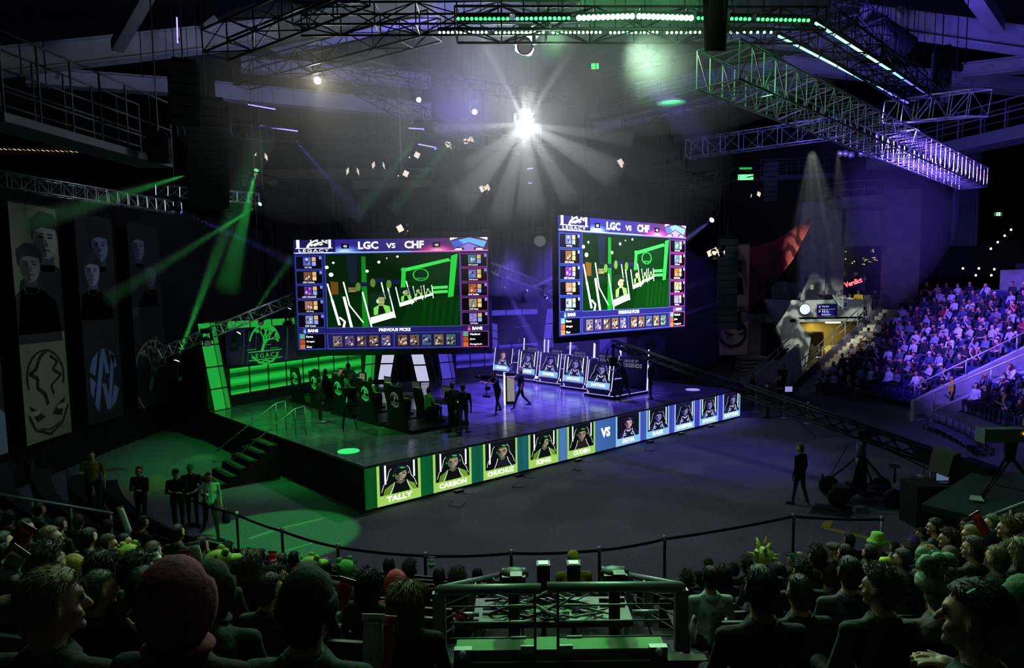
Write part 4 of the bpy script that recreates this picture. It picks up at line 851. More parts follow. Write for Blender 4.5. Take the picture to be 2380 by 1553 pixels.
# vertical cables and chains
for i, (u, v0, v1, y) in enumerate(((331, -20, 180, 26), (411, -20, 260, 30), (462, -20, 200, 30), (2120, -20, 200, 28), (2222, -20, 180, 27), (2166, -20, 250, 28), (1960, 120, 420, 36), (2244, -20, 150, 24), (1660, 60, 420, 40), (700, 180, 420, 40), (860, 120, 400, 42), (1404, 480, 60, 40), (1180, 330, 440, 42), (52, 150, 200, 20), (115, 200, 300, 20), (1560, 150, 330, 40))):
    b = MB(); p = at_y(u, v1, y); b.tube([(0, 0, 0), (0, 0, 20.98-p.z)], .018, KM, 4); tag(b.build('hanging_cable', loc=p), 'thin dark vertical cable hanging from the roof', 'cable', 'vertical cables under the roof')
b = MB(); p = at_y(1662, 130, 15.5)
for i in range(9): b.tube([(-.25+i*.06, .05*math.sin(i*2), 3.), (-.23+i*.057, .08*math.cos(i), 1.2), (-.2+i*.05, 0, .1)], .035, K, 5)
tag(b.build('cable_bundle', loc=p), 'thick black cable bundle dropping onto the near end of the silver truss', 'cable')
def speaker_array(label, u, v, y, n, wd, ht, rot, curve, m=K, grille=None):
    p = at_y(u, v, y); t = thing('line_array', label, 'speaker', p, rot); z = 0; yy = 0; ang = 0
    b = MB(); b.box((0, 0, .08), (wd*.8, .5, .06), KM); b.tube([(0, 0, .1), (0, 0, 20.98-p.z)], .02, KM, 4); b.build('flying_frame', t)
    for i in range(n):
        R3 = M.Rotation(ang, 3, 'X'); b = MB(); c = V((0, yy, z-ht/2)); b.box(c, (wd, .55, ht*.92), m, R3)
        for k in range(5): b.box(c+R3 @ V((0, -.28, (k-2)*ht*.16)), (wd*.9, .02, ht*.06), grille or KM, R3)
        b.build('speaker_box', t); z -= ht*math.cos(ang); yy -= 0; yy += ht*math.sin(ang); ang += curve
    return t
speaker_array('big black curved speaker stack hanging left of the warm spotlight', 478, 235, 23, 13, 1.25, .26, .5, .045)
speaker_array('smaller black speaker stack at the left end of the catwalk', 368, 318, 22, 4, .6, .2, .3, .03)
speaker_array('black speaker cluster under the dark rising truss', 425, 150, 21, 6, .8, .28, .6, .12)
speaker_array('slim black speaker stack over the gantry of the right concourse', 1792, 378, 36, 8, .65, .24, -.4, .03)
speaker_array('tall blue-lit speaker stack between the right screen and the tan banner', 1692, 555, 31, 13, .85, .31, -.25, .0, mat('speaker_blue_black', rgb('20222e'), .5), mat('speaker_grille', rgb('50546e'), .4, .5))
speaker_array('speaker stack behind the far end of the silver truss', 2190, 118, 24, 7, .55, .24, -.4, .05)
# ---- light bars with rows of lenses
def light_bar(a, c, col, s, dots=12, group='green light bars', lab='', r=.035, zz=None):
    p0 = at_y(*a); p1 = at_y(*c); D = p1-p0; t = thing('light_bar', lab, 'light bar', p0, group=group)
    b = MB(); b.bar(V((0, .04, .07)), D+V((0, .04, .07)), .1, .1, K); b.build('housing', t)
    for k in (.15, .85): b = MB(); b.tube([D*k+V((0, .05, .1)), D*k+V((0, .05, 20.98-p0.z))], .01, KM, 4); b.build('hanging_rod', t)
    b = MB(); e = em(col, s)
    for i in range(dots): b.ell(D*((i+.5)/dots), (r, r, r), e, 8)
    b.build('lens_row', t); return t
A_ = [(1060, 1185, 6), (1197, 1327, 10), (1340, 1475, 60), (1480, 1612, 60), (1618, 1680, 8), (1696, 1747, 8), (1757, 1884, 8)]
ordw = ('first', 'second', 'third', 'fourth', 'fifth', 'sixth', 'seventh', 'eighth')
for i, (u0, u1, s) in enumerate(A_):
    v = lambda u: 43.5-6*math.exp(-((u-1475)/120)**2)+max(0, (u-1700)/184*4)
    light_bar((u0, v(u0), 16), (u1, v(u1), 16), '28ff50' if s < 50 else '90ffa8', s if s < 50 else 30, 12 if u1-u0 > 100 else 6 if i == 4 else 5, lab=('glaring overexposed ' if s > 50 else 'green dotted ')+'light bar, %s from the left in the upper green row' % ordw[i], group='upper row of green light bars', r=.037 if s < 50 else .06)
for i, (u0, u1) in enumerate(((1017, 1135), (1148, 1268), (1281, 1400), (1414, 1532), (1545, 1632), (1675, 1800))):
    light_bar((u0, 76 if i else 75.5, 17), (u1, 75, 17), 'a8ffb8', 4, 12 if i < 4 else 8, lab='green dotted light bar, %s from the left in the lower green row' % ordw[i], group='lower row of green light bars', r=.033)
for row, (P0, P1, y0, y1) in (('outer', ((1893, 52), (2150, 215), 16.4, 22.9)), ('inner', ((1806, 82), (2112, 240), 17.3, 24.2))):
    a = at_y(*P0, y0); c = at_y(*P1, y1); n = 8
    for i in range(n):
        q0 = a.lerp(c, (i+.04)/n); q1 = a.lerp(c, (i+.96)/n); u0, v0 = proj(q0); u1, v1 = proj(q1)
        col = ('90ffc0', '98ffd0', 'a0ffd8', '98f8e0', '80f0e0', '70d0ff', '6a70ff', '6050ff')[i]
        light_bar((u0, v0, q0.y), (u1, v1, q1.y), col, 2.6, 12, lab='dotted light bar, %s from the near end of the %s slanting row' % (ordw[i], row), group='%s slanting row of light bars' % row, r=.033)
for (u0, v0, u1, v1, y, lab) in ((577, 243, 640, 254, 34, 'thin violet light tube with small clamps high on the left'), (605, 293, 692, 305, 34, 'longer violet light tube below the other high on the left'), (972, 335, 1012, 343, 36, 'violet light tube beside the small white spotlights'),
        (411, 40, 413, 100, 30, 'vertical violet light tube hanging near the roof strut'), (950, 298, 985, 300, 36, 'clamp bar above the short violet tube, violet light put in as glow'), (1225, 393, 1238, 391, 38, 'short violet light tube right under the brightest spotlight'), (1228, 425, 1236, 426, 38, 'tiny violet light tube under the short violet one')):  # the clamp bar is no lamp, its violet light is put in as glow
    p0, p1 = at_y(u0, v0, y), at_y(u1, v1, y); t = thing('light_tube', lab, 'light tube', p0); b = MB(); b.tube([V((0, 0, 0)), p1-p0], .028, em('8c7cff', 3), 6); b.build('tube', t); b = MB()
    b.build('x', t) if False else None
    for k in (.08, .9): b = MB(); b.box((p1-p0)*k+V((0, .05, .06)), (.08, .1, .12), KM); b.tube([(p1-p0)*k+V((0, .05, .1)), (p1-p0)*k+V((0, .05, 20.98-p0.z))], .01, KM, 4); b.build('clamp', t)
# ---- moving heads
def haze_mat(dens):
    k = 'haze_%g' % dens
    if k in MC: return MC[k]
    m = bpy.data.materials.new(k); m.use_nodes = True; MC[k] = m; nt = m.node_tree; nt.nodes.clear()
    o = nt.nodes.new('ShaderNodeOutputMaterial'); s = nt.nodes.new('ShaderNodeVolumeScatter'); s.inputs['Density'].default_value = dens; s.inputs['Anisotropy'].default_value = .2
    s.inputs['Color'].default_value = (1, 1, 1, 1); nt.links.new(s.outputs[0], o.inputs['Volume']); return m
def moving_head(label, p, tgt, col, e, ang=3.2, dens=.12, L=12, lens=2.5, r=.13, hc='ffffff', group=None, beam=True):
    """lamp head in a yoke, a real spot lamp in its mouth and an added cone of denser haze that shows its beam"""
    p = V(p); d = (V(tgt)-p).normalized(); t = thing('moving_head_light', label, 'stage light', p, group=group)
    q = d.to_track_quat('Z', 'Y').to_matrix()
    b = MB(); b.lathe([(r*.6, -.42), (r*.95, -.36), (r*1.05, -.1), (r*1.15, 0), (r*1.1, .02)], KM, 14, rot=q); b.build('lamp_head', t)
    side = d.cross(V((0, 0, 1))); side = side.normalized() if side.length > .05 else V((1, 0, 0)); b = MB()
    up = 1 if d.z < .1 else -1
    for s in (-1, 1): b.bar(side*s*r*1.3-d*.2, side*s*r*1.3-d*.2+V((0, 0, up*.32)), .05, .1, KM, up=side)
    b.bar(side*-r*1.4-d*.2+V((0, 0, up*.33)), side*r*1.4-d*.2+V((0, 0, up*.33)), .14, .06, KM); b.build('yoke', t)
    b = MB(); b.box(-d*.2+V((0, 0, up*.43)), (.36, .3, .14), K); b.build('base', t)
    if up > 0 and p.z > 5: b = MB(); b.tube([-d*.2+V((0, 0, .5)), -d*.2+V((0, 0, 20.98-p.z))], .012, KM, 4); b.build('hanging_rod', t)
    b = MB(); b.lathe([(r*.95, .022), (r*.7, .045), (.02, .055)], em(hc, lens), 14, rot=q); b.build('lens', t)
    if e: lamp('SPOT', p+d*.09, tgt, col, e, r*.5, ang*2, .25, name='beam_or_added_light')
    if beam and e:
        b = MB(); tn = math.tan(R_(ang*1.1)); b.lathe([(r*.8+.08*tn, .08), (r*.8+L*tn, L)], haze_mat(dens), 20, rot=q, smooth=False)
        o = b.build('haze_beam', t); o['kind'] = 'stuff'
    return t
WHT = (.85, .92, 1.)
def mh(label, u, v, y, u2, v2, y2, col, e, ang=2.6, dens=.12, L=10, lens=4, r=.12, hc='ffffff', **k): return moving_head(label, at_y(u, v, y), at_y(u2, v2, y2), col, e, ang, dens, L, lens, r, hc, **k)
GC = (.05, 1, .15); PC = (.16, .14, 1)
mh('moving light under the left speaker stack throwing a thin green beam down to the left', 445, 403, 24, 130, 500, 17, GC, 2300, 1.6, .14, 8.5, 3, .08, 'b0ffc0')
mh('moving light above the left screen throwing a thin green beam towards the banners', 605, 474, 28, 290, 672, 22, GC, 3200, 1.6, .14, 8, 3, .08, 'b0ffc0')
mh('low moving light left of the stage shooting a green beam steeply up', 410, 841, 24.5, 562, 440, 27, GC, 5200, 2.8, .12, 9.5, 5, .11, 'f0fff0')
mh('moving light on the low truss shooting a green beam up past the left screen', 554, 776, 28, 706, 560, 29.5, GC, 2600, 2.2, .12, 5, 5, .11, 'f0fff0')
mh('moving light beside the lower left corner of the left screen, beam pointing up', 672, 720, 30.5, 720, 600, 31.5, GC, 1500, 2.2, .12, 3, 4, .1, 'e8fff0')
mh('moving light high left of centre sending a wide green beam down behind the left truss', 596, 395, 34, 545, 600, 31, GC, 4200, 4.5, .07, 7, 1, .12, '80ffa0')
mh('moving light behind the small white spotlights with a green beam slanting down left', 1075, 300, 42, 920, 480, 41, GC, 3800, 2.8, .09, 6.5, 2, .1, '90ffb0')
mh('moving light with a dim green beam slanting down left beside the violet tube', 985, 300, 43, 850, 475, 42, GC, 3200, 3., .09, 7, 1, .1, '80ffa0')
mh('moving light with a dim violet beam slanting down right above the left screen', 690, 330, 40, 812, 470, 39, PC, 3200, 3, .09, 6, 1.5, .1, '8080ff')
mh('moving light with a violet beam slanting down right behind the short violet tube', 1012, 345, 41, 1066, 455, 40, PC, 2200, 2.5, .09, 4.5, 1.5, .1, '8080ff')
mh('violet moving light between the screens, beam falling towards the right hand team', 1172, 665, 34, 1262, 832, 36, PC, 2600, 1.9, .12, 5.5, 4, .1, 'b8b0ff')
mh('violet moving light high between the screens with a beam pointing at the one below it', 1132, 568, 33, 1168, 650, 34, PC, 1800, 1.7, .12, 2.6, 3, .1, 'b0a8ff')
mh('violet moving light between the screens with a level beam running right', 1223, 676, 33, 1306, 636, 33.5, PC, 2000, 1.6, .14, 2.6, 4, .08, 'b8b0ff')
mh('small violet moving light right of its neighbours between the screens', 1270, 692, 34, 1296, 712, 34, PC, 700, 3, .12, 1., 3, .08, 'a8a0ff')
mh('violet moving light right above the right screen pointing down left', 1655, 511, 31, 1570, 575, 29.5, PC, 2600, 2.4, .14, 2.8, 6, .12, 'd0ccff')
mh('violet moving light on the blue-lit speaker stack, the upper one', 1705, 632, 34, 1590, 672, 34.4, PC, 1300, 1.8, .13, 3.2, 1, .09, '7068ff')
mh('violet moving light on the blue-lit speaker stack, the lower one', 1672, 703, 33, 1585, 732, 33.4, PC, 2000, 1.4, .14, 2.6, 1, .09, '7068ff')
mh('violet moving light behind the left screen with a beam crossing to the right hand team', 1030, 775, 31, 1205, 872, 34, PC, 1800, 1.3, .13, 5, 1, .08, 'a0a0ff')
mh('violet moving light on the right end of the violet left truss with a dim beam', 420, 492, 28, 690, 612, 29, PC, 2600, 2.4, .06, 6, .6, .1, '7068ff')
# the white lamps facing the camera, glowing in the haze
mh('warm white moving light facing the audience with an orange flare, left of centre', 738, 187, 26, 640, 300, 12, (1, .9, .72), 600, 34, .0, 1, 60, .13, 'fff4d8', beam=False)
mh('small round white spotlight, left of the pair near the centre', 973, 232, 34, 1200, 330, 22, WHT, 700, 22, .0, 1, 12, .12, 'ffffff', beam=False)
mh('small round white spotlight, right of the pair near the centre', 1103, 260, 34, 1160, 420, 20, WHT, 900, 24, .0, 1, 14, .13, 'ffffff', beam=False)
star = moving_head('blinding white moving light in the centre, by far the brightest in the rig', at_y(1222, 287, 26), at_y(1200, 560, 3), WHT, 0, lens=400, r=.3)
streaks(lamp('POINT', at_y(1222, 288, 25.5), None, WHT, 720, .08, name='beam_or_added_light'))
for (u, v, y, sp, L) in ((1060, 480, 23, .10, 4.6), (1150, 540, 22, .07, 5), (1240, 560, 21, .09, 5.), (1345, 500, 22, .06, 4.5), (1420, 400, 23, .1, 4.5), (1500, 330, 24, .05, 4.), (1060, 400, 23, .05, 3.6), (1010, 300, 24, .035, 3.6), (1130, 110, 24, .025, 4.), (1330, 110, 24, .03, 4.), (1230, 180, 23, .12, 2.)):
    p0 = at_y(1222, 288, 25.6); d_ = (at_y(u, v, y)-p0).normalized(); q_ = d_.to_track_quat('Z', 'Y').to_matrix()
    b = MB(); b.lathe([(.06, .1), (.06+L*sp, L)], haze_mat(.11), 14, p0-star.location, q_, smooth=False); o = b.build('haze_beam', star); o['kind'] = 'stuff'  # rays of the lamp put in as cones of denser haze
# floor movers between the pods of the right team
for u, v in ((1247, 890), (1303, 896), (1358, 907)): mh('small black moving light on the stage floor between the right hand player desks', u, v-12, at_z(u, v, SH).y, u-6, v-60, at_z(u, v, SH).y-1, PC, 0, lens=3, r=.1, hc='c0b8ff', group='floor lights between the right desks', beam=False)
mh('black moving light hanging from the low truss in front of the green column', 482, 798, 27.6, 500, 860, 26, GC, 0, lens=.05, r=.14, beam=False); mh('black moving light hanging near the top bar of the green backdrop', 606, 752, 29, 600, 800, 28, GC, 0, lens=.05, r=.1, beam=False)
mh('large black moving light hanging between the two screens', 1255, 560, 31, 1240, 640, 28, PC, 0, lens=.1, r=.28, beam=False)
mh('black moving light lit green, hanging under the lower green row', 1220, 108, 20, 1225, 160, 18, GC, 0, lens=.1, r=.2, beam=False)
# green dishes and lit panels in the rig
b = MB(); b.lathe([(.1, .25), (.45, .12), (.75, 0), (.72, -.03)], mat('dish_white', (.8, .8, .8), .5), 20); tag(b.build('lamp_dish', loc=at_y(1560, 238, 35)), 'round green-lit dish lamp under the roof right of centre', 'dish lamp')
lamp('SPOT', at_y(1560, 262, 34.5), at_y(1560, 240, 35), GC, 60, .1, 100, name='beam_or_added_light')
b = MB(); b.lathe([(.32, 0), (.36, .2), (.22, .35), (.4, .75), (.42, .9)], mat('dish_white', (.8, .8, .8), .5), 16, rot=M.Rotation(.3, 3, 'Y')); tag(b.build('lamp_housing', loc=at_y(1216, 122, 26)), 'bell shaped lamp housing glowing green under the lower green row', 'lamp')
lamp('SPOT', at_y(1225, 145, 23), at_y(1218, 105, 26), GC, 260, .1, 40, name='beam_or_added_light')
b = MB(); b.box((0, 0, 0), (.85, .1, .3), em('70ffa0', 1.4)); b.box((0, .05, .5), (.7, .1, .1), em('38e060', .6)); tag(b.build('green_work_light', loc=at_y(1733, 412, 40)), 'small bright green panel light below the silver truss', 'panel light')
b = MB(); b.box((0, 0, 0), (.3, .1, .2), em('38ff60', 2)); tag(b.build('green_work_light', loc=at_y(1383, 154, 30)), 'small green light under the glaring green bars', 'panel light')
def fresnel(u, v, y, s=1., rz=.3, group='open white stage lamps with flaps above the stage'):
    t = thing('fresnel_lamp', 'small open stage lamp with four pale metal flaps given a warm glow', 'stage lamp', at_y(u, v, y), rz, group)
    b = MB(); b.lathe([(.12*s, .3), (.16*s, .1), (.18*s, 0)], KM, 12, rot=M.Rotation(R_(60), 3, 'X')); b.build('lamp_body', t)
    W = mat('flap_given_glow', (.7, .66, .6), .35, .3, emit=(1, .85, .65), es=.9)  # warm lamp light put into the flap material as emission
    for k in range(4):
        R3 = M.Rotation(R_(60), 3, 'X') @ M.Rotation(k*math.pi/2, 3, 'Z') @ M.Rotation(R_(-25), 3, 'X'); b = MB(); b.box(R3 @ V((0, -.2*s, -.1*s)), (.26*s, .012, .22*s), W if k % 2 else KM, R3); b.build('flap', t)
    b = MB(); b.tube([(0, 0, .1), (0, 0, 20.98-t.location.z)], .012, KM, 4); b.build('hanging_rod', t)
    b = MB(); b.lathe([(.1*s, -.01), (.05*s, -.03)], em('ffd8a0', 2), 10, rot=M.Rotation(R_(60), 3, 'X')); b.build('lens', t)
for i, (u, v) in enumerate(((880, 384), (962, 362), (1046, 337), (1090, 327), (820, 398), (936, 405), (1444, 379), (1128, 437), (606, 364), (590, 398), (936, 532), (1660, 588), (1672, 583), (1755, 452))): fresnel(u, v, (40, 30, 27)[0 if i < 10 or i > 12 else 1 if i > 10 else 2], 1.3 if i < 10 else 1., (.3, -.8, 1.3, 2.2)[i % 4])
b = MB()
for i in range(6): b.tube([at_y(775+i*27, 140+i*6, 26+i*.3)+V((.25*math.cos(k*.7), .25*math.sin(k*.7), 0)) for k in range(9)], .03, ALUD, 5, closed=True)
b.tube([at_y(760, 120, 26), at_y(930, 158, 28)], .05, ALUD); tag(b.build('hoop_frame'), 'dim metal frame with a row of round hoops under the left roof beams', 'frame')
for (u, v, y, lab) in ((2010, 362, 30, 'violet-lit lamp cluster below the silver truss, the right one'), (1962, 362, 30, 'violet-lit lamp cluster below the silver truss, the left one')):
    t = thing('lamp_cluster', lab, 'lamp cluster', at_y(u, v, y))
    for k in range(3): b = MB(); b.lathe([(.1, 0), (.13, .2)], mat('violet_lit_metal', (.5, .5, .55), .3, .6), 10, (k*.22-.2, 0, .08*math.sin(k*3)), M.Rotation(.8+k*.3, 3, 'X')); b.build('lamp', t)
lamp('SPOT', at_y(1985, 330, 27), at_y(1985, 362, 30), (.3, .2, 1), 300, .1, 40, name='beam_or_added_light')

# ================================================================ CAMERA CRANE, BARRIERS, GEAR
base = at_z(1998, 1165, 0); pv = V((base.x, base.y, 2.05)); tip = at_y(1425, 798, 28)
t = thing('camera_crane', 'long black camera crane reaching from its wheeled dolly over the carpet to the stage', 'camera crane', base); o = base
D = tip-pv; dn = D.normalized(); rear = pv-dn*2.6
b = MB(); x = dn.cross(V((0, 0, 1))).normalized(); up = x.cross(dn)
s1 = rear-o; s2 = tip-o
for i, (a, c, w0, w1) in enumerate(((rear, pv+dn*4, .3, .3), (pv+dn*4, tip, .2, .2))):
    for sx, sz in ((-1, -1), (1, -1), (1, 1), (-1, 1)): b.tube([a-o+x*sx*w0*.5+up*sz*w0*.6, c-o+x*sx*w1*.5+up*sz*w1*.6], .035, KM, 6)
    n = int((c-a).length/.5)
    for k in range(n):
        p = a-o+(c-a)*(k/n); q = a-o+(c-a)*((k+1)/n); b.bar(p+x*w0*.5-up*w0*.6, q+x*w0*.5+up*w0*.6, .02, .05, KM); b.bar(p-x*w0*.5+up*w0*.6, q-x*w0*.5-up*w0*.6, .02, .05, KM); b.bar(p+x*w0*.5+up*w0*.6, q-x*w0*.5+up*w0*.6, .05, .02, KM)
b.build('boom_arm', t)
b = MB(); b.bar(rear-o-dn*.1, rear-o+dn*1.1, .34, .4, K); b.bar(rear-o-dn*.8, rear-o-dn*.1, .42, .55, K); b.build('counterweight', t)
b = MB(); R3 = M((x, dn, up)).transposed(); b.box(rear-o+dn*.35, (.48, .5, .62), mat('green_grey_plate', rgb('68785c'), .6), R3); b.build('weight_plate', t)
b = MB(); b.tube([(0, 0, .35), (0, 0, 1.3)], .17, KM, 14); b.tube([(0, 0, 1.1), (0, 0, 2.0)], .13, mat('worn_steel', rgb('6a7088'), .35, .7), 14); b.box((0, 0, 2.02), (.4, .4, .2), KM); b.build('column', t)
b = MB(); b.box((0, 0, .36), (1.5, .35, .16), K); b.box((0, 0, .36), (.35, 1.1, .16), K)
for a in range(4): q = V((math.cos(a*1.571+.78), math.sin(a*1.571+.78), 0)); b.tube([q*1.05+V((0, 0, .3)), q*.15+V((0, 0, 1.25))], .035, KM, 6); b.tube([q*1.0+V((0, 0, .33)), V((0, 0, .36))], .06, KM, 6)
b.build('dolly_frame', t)
for a in range(4):
    q = V((math.cos(a*1.571+.6)*1.05, math.sin(a*1.571+.6)*.85, .28)); b = MB(); b.lathe([(.12, -.1), (.26, -.1), (.29, -.05), (.29, .05), (.26, .1), (.12, .1)], mat('tyre', rgb('101012'), .9), 20, q, M.Rotation(math.pi/2, 3, 'X')); w_ = b.build('wheel', t)
    b = MB(); b.lathe([(.1, -.12), (.12, 0), (.1, .12)], KM, 12, q, M.Rotation(math.pi/2, 3, 'X')); b.build('hub', w_)
b = MB(); b.tube([(1.05, .1, .5), (1.05, .1, 1.0)], .03, KM); b.tube([(1.05+.16*math.cos(i*.6), .1+.16*math.sin(i*.6), 1.0) for i in range(10)], .02, KM, closed=True); b.build('steering_wheel', t)
b = MB(); b.tube([(-1.15, -.1, .5), (-1.15, -.1, .85)], .03, KM); b.build('lever', t)
b = MB(); q = tip-o; b.tube([q, q+V((0, 0, -.55))], .05, KM); b.box(q+V((0, 0, -.75)), (.3, .36, .34), K); b.box(q+V((-.12, -.05, -.75)), (.1, .5, .2), K); b.tube([q+V((-.2, 0, -.2)), q+V((-.3, 0, -.6)), q+V((-.2, 0, -.9))], .03, KM); b.tube([q+V((.2, 0, -.2)), q+V((.3, 0, -.6)), q+V((.2, 0, -.9))], .03, KM); b.build('camera_head', t)
b = MB()
for s in (.02, -.03): b.tube([pv-o+up*s+V((-.5, -.2, -.3)), V((-1.1, -.5, .9)), V((-1., -.3, .1))], .012, K, 4)
b.tube([pv-o, pv-o+dn*1.4-V((0, 0, .7)), pv-o+dn*2.6-V((0, 0, .1))], .014, K, 4); b.tube([pv-o+V((0, 0, -.15)), rear-o+V((0, 0, -.5))-dn*.3], .02, KM, 4); b.build('cables', t)
b = MB(); b.box((0, 0, .08), (.3, .22, .16), mat('clear_plastic', rgb('707890'), .2, spec=.8)); b.tube([(.2, 0, .02), (.3, .2, .02), (.1, .3, .02)], .02, WHITE, 5); tag(b.build('plastic_case', loc=at_z(1997, 1190, 0)), 'small pale plastic case on the carpet under the crane dolly', 'case')
# stanchions with belts
def stanchion(p, label, top='silver', h=1.):
    t = thing('stanchion', label, 'barrier post', (p.x, p.y, 0), group='barrier posts across the arena floor'); m = STEEL if top == 'silver' else KM
    b = MB(); b.lathe([(.17, 0), (.17, .02), (.05, .05)], m, 16); b.build('base', t); b = MB(); b.tube([(0, 0, .03), (0, 0, h-.06)], .032, m, 8); b.build('post', t)
    b = MB(); b.lathe([(.04, h-.09), (.045, h-.08), (.045, h), (.02, h+.012)], STEEL, 10); b.build('top_cap', t); return t
def belt(p, q, label, h=.93, sag=.03):
    b = MB(); p = V((p.x, p.y, h)); q = V((q.x, q.y, h)); n = 6; P = [(q-p)*(i/n)-V((0, 0, sag*4*(i/n)*(1-i/n))) for i in range(n+1)]
    for i in range(n): b.bar(P[i], P[i+1], .008, .06, mat('belt_web', rgb('121214'), .8))
    tag(b.build('barrier_belt', loc=p), label, 'barrier belt', 'belts of the floor barrier')
L1 = [(405, 1143), (550, 1190), (655, 1228), (785, 1265), (988, 1285), (1188, 1279), (1393, 1272), (1545, 1246), (1697, 1223), (1845, 1194), (2050, 1201)]
N_ = [at_z(u, v, 1.) for u, v in L1]
tg = ('behind the dark table at the far left', 'beside the person in the white T-shirt', 'on the green-lit floor by the pale tape lines', 'at the right edge of the green light patch', 'left of centre above the spectators', 'left of the security guard in yellow', 'right of the security guard in yellow', 'in line with the right railing of the stair', 'in front of the spiky hat', 'at the corner near the crane dolly', 'white-topped, at the right end by the yellow tape')
for p, l in zip(N_, tg):
    if l.startswith('in front of the spiky'): continue
    stanchion(p, 'barrier post '+l, 'silver' if 'white-topped' in l else 'black')
M_ = [p for p, l in zip(N_, tg) if not l.startswith('in front of the spiky')]
for i in range(len(M_)-1): belt(M_[i], M_[i+1], 'black belt of the long floor barrier, section %s counted from the left end' % ordw[min(i, 7)] if i < 8 else 'black belt of the long floor barrier, its last section at the right end')
F_ = [at_z(u, v, 0) for u, v in ((1757, 958), (1822, 972), (1877, 985), (2145, 1107), (2162, 1138))]
for p, l in zip(F_, ('farthest back, right of the stage corner', 'far back between the stage corner and the crane arm', 'holding a small white notice by the right stand', 'behind the crane counterweight', 'beside the crane operator')): stanchion(p, 'slim chrome barrier post '+l)
for i in (0, 1, 3): belt(F_[i], F_[i+1], 'thin belt between the far chrome posts, '+('at the stage corner', 'under the crane arm', '', 'beside the crane operator')[i])
t = thing('notice_stand', 'small white notice on the far barrier post by the right stand', 'sign', at_z(1832, 955, 0)); b = MB(); b.box((0, 0, 1.1), (.36, .02, .26), em('a8a4f0', .7)); b.build('notice_board', t); b = MB(); b.tube([(0, 0.02, 0), (0, .02, 1.)], .02, KM); b.build('post', t)  # white notice made to glow, violet light put into its colour
# railing box around the near stair
DR = V((.067, 1, -.405)).normalized()
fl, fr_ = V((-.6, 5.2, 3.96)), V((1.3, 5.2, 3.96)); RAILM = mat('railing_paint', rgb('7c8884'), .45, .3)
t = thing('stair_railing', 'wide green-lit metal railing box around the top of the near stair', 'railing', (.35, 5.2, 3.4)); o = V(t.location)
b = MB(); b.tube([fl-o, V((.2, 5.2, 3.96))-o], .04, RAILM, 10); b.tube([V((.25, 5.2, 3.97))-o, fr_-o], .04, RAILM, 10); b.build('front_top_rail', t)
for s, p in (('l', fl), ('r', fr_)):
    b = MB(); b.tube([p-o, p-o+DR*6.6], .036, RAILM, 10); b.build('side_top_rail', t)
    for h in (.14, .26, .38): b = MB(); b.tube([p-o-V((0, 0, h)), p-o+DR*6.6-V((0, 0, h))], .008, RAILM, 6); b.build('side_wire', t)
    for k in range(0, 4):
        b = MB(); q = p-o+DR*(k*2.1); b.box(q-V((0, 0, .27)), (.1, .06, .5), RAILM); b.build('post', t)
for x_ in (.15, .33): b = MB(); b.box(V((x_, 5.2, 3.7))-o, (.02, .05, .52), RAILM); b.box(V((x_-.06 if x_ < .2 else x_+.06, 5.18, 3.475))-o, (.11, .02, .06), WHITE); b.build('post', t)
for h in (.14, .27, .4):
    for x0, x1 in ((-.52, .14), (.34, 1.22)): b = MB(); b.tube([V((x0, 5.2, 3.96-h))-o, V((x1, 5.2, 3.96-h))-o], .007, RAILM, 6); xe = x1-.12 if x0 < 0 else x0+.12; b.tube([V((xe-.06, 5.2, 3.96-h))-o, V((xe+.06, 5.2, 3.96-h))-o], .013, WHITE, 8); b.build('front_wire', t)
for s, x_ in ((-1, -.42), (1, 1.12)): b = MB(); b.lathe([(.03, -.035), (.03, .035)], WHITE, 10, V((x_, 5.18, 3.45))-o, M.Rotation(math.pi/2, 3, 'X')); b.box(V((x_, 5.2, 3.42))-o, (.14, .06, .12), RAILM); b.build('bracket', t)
b = MB(); b.box((.35, 5.3, 3.42), (1.66, .2, .08), mat('green_lit_kerb', rgb('4c8a4c'), .7, noise=(3, .3))); struct(b.build('kerb_near'))  # green light on the ledge is put into the kerb colour
b = MB(); b.box((.35, 5.2, 3.19), (2.3, .1, .38), mat('brown_wall_paint', rgb('3c3a28'), .8)); b.box((.35, 5.2, 1.5), (2.1, .1, 3.2), mat('brown_wall_paint', rgb('3c3a28'), .8)); struct(b.build('wall_near_stair'))
# camera gear inside the railing box
t = thing('gear_table', 'dark table covered with cables and tubes inside the railing box', 'table', (.33, 6.1, 0)); b = MB(); b.box((0, 0, 3.33), (1.42, .5, .05), K); b.build('tabletop', t)
for sx in (-.66, .66):
    for sy in (-.2, .2): b = MB(); b.tube([(sx, sy, 1.9), (sx, sy, 3.32)], .025, STEEL, 6); b.build('leg', t)
rg = random.Random(8)
for i in range(16):
    b = MB(); x0 = -.65+rg.random()*.6; P = [(x0+.12*k+.02*math.sin(k*1.3+i), .22*math.sin(i*1.7+k*.5), 3.375+.02*(i % 3)+(.03*math.sin(k+i) if k % 2 else 0)) for k in range(6)]
    b.tube([V(p)+V((.33, 6.1, 0)) for p in P], .007+.004*(i % 3), (K, STEEL, K, RAILM)[i % 4], 5); tag(b.build('cable'), 'cable lying across the gear table inside the railing box', 'cable', 'cables on the gear table')
for i in range(9):
    b = MB(); x0 = -.5+rg.random()*1.6; b.tube([V((x0+.15*math.sin(k*.9+i), 6.0+.1*math.cos(k+i), 3.3-.17*k)) for k in range(6)], .009, K, 5); tag(b.build('cable'), 'black cable hanging below the gear table inside the railing box', 'cable', 'cables hanging below the gear table')
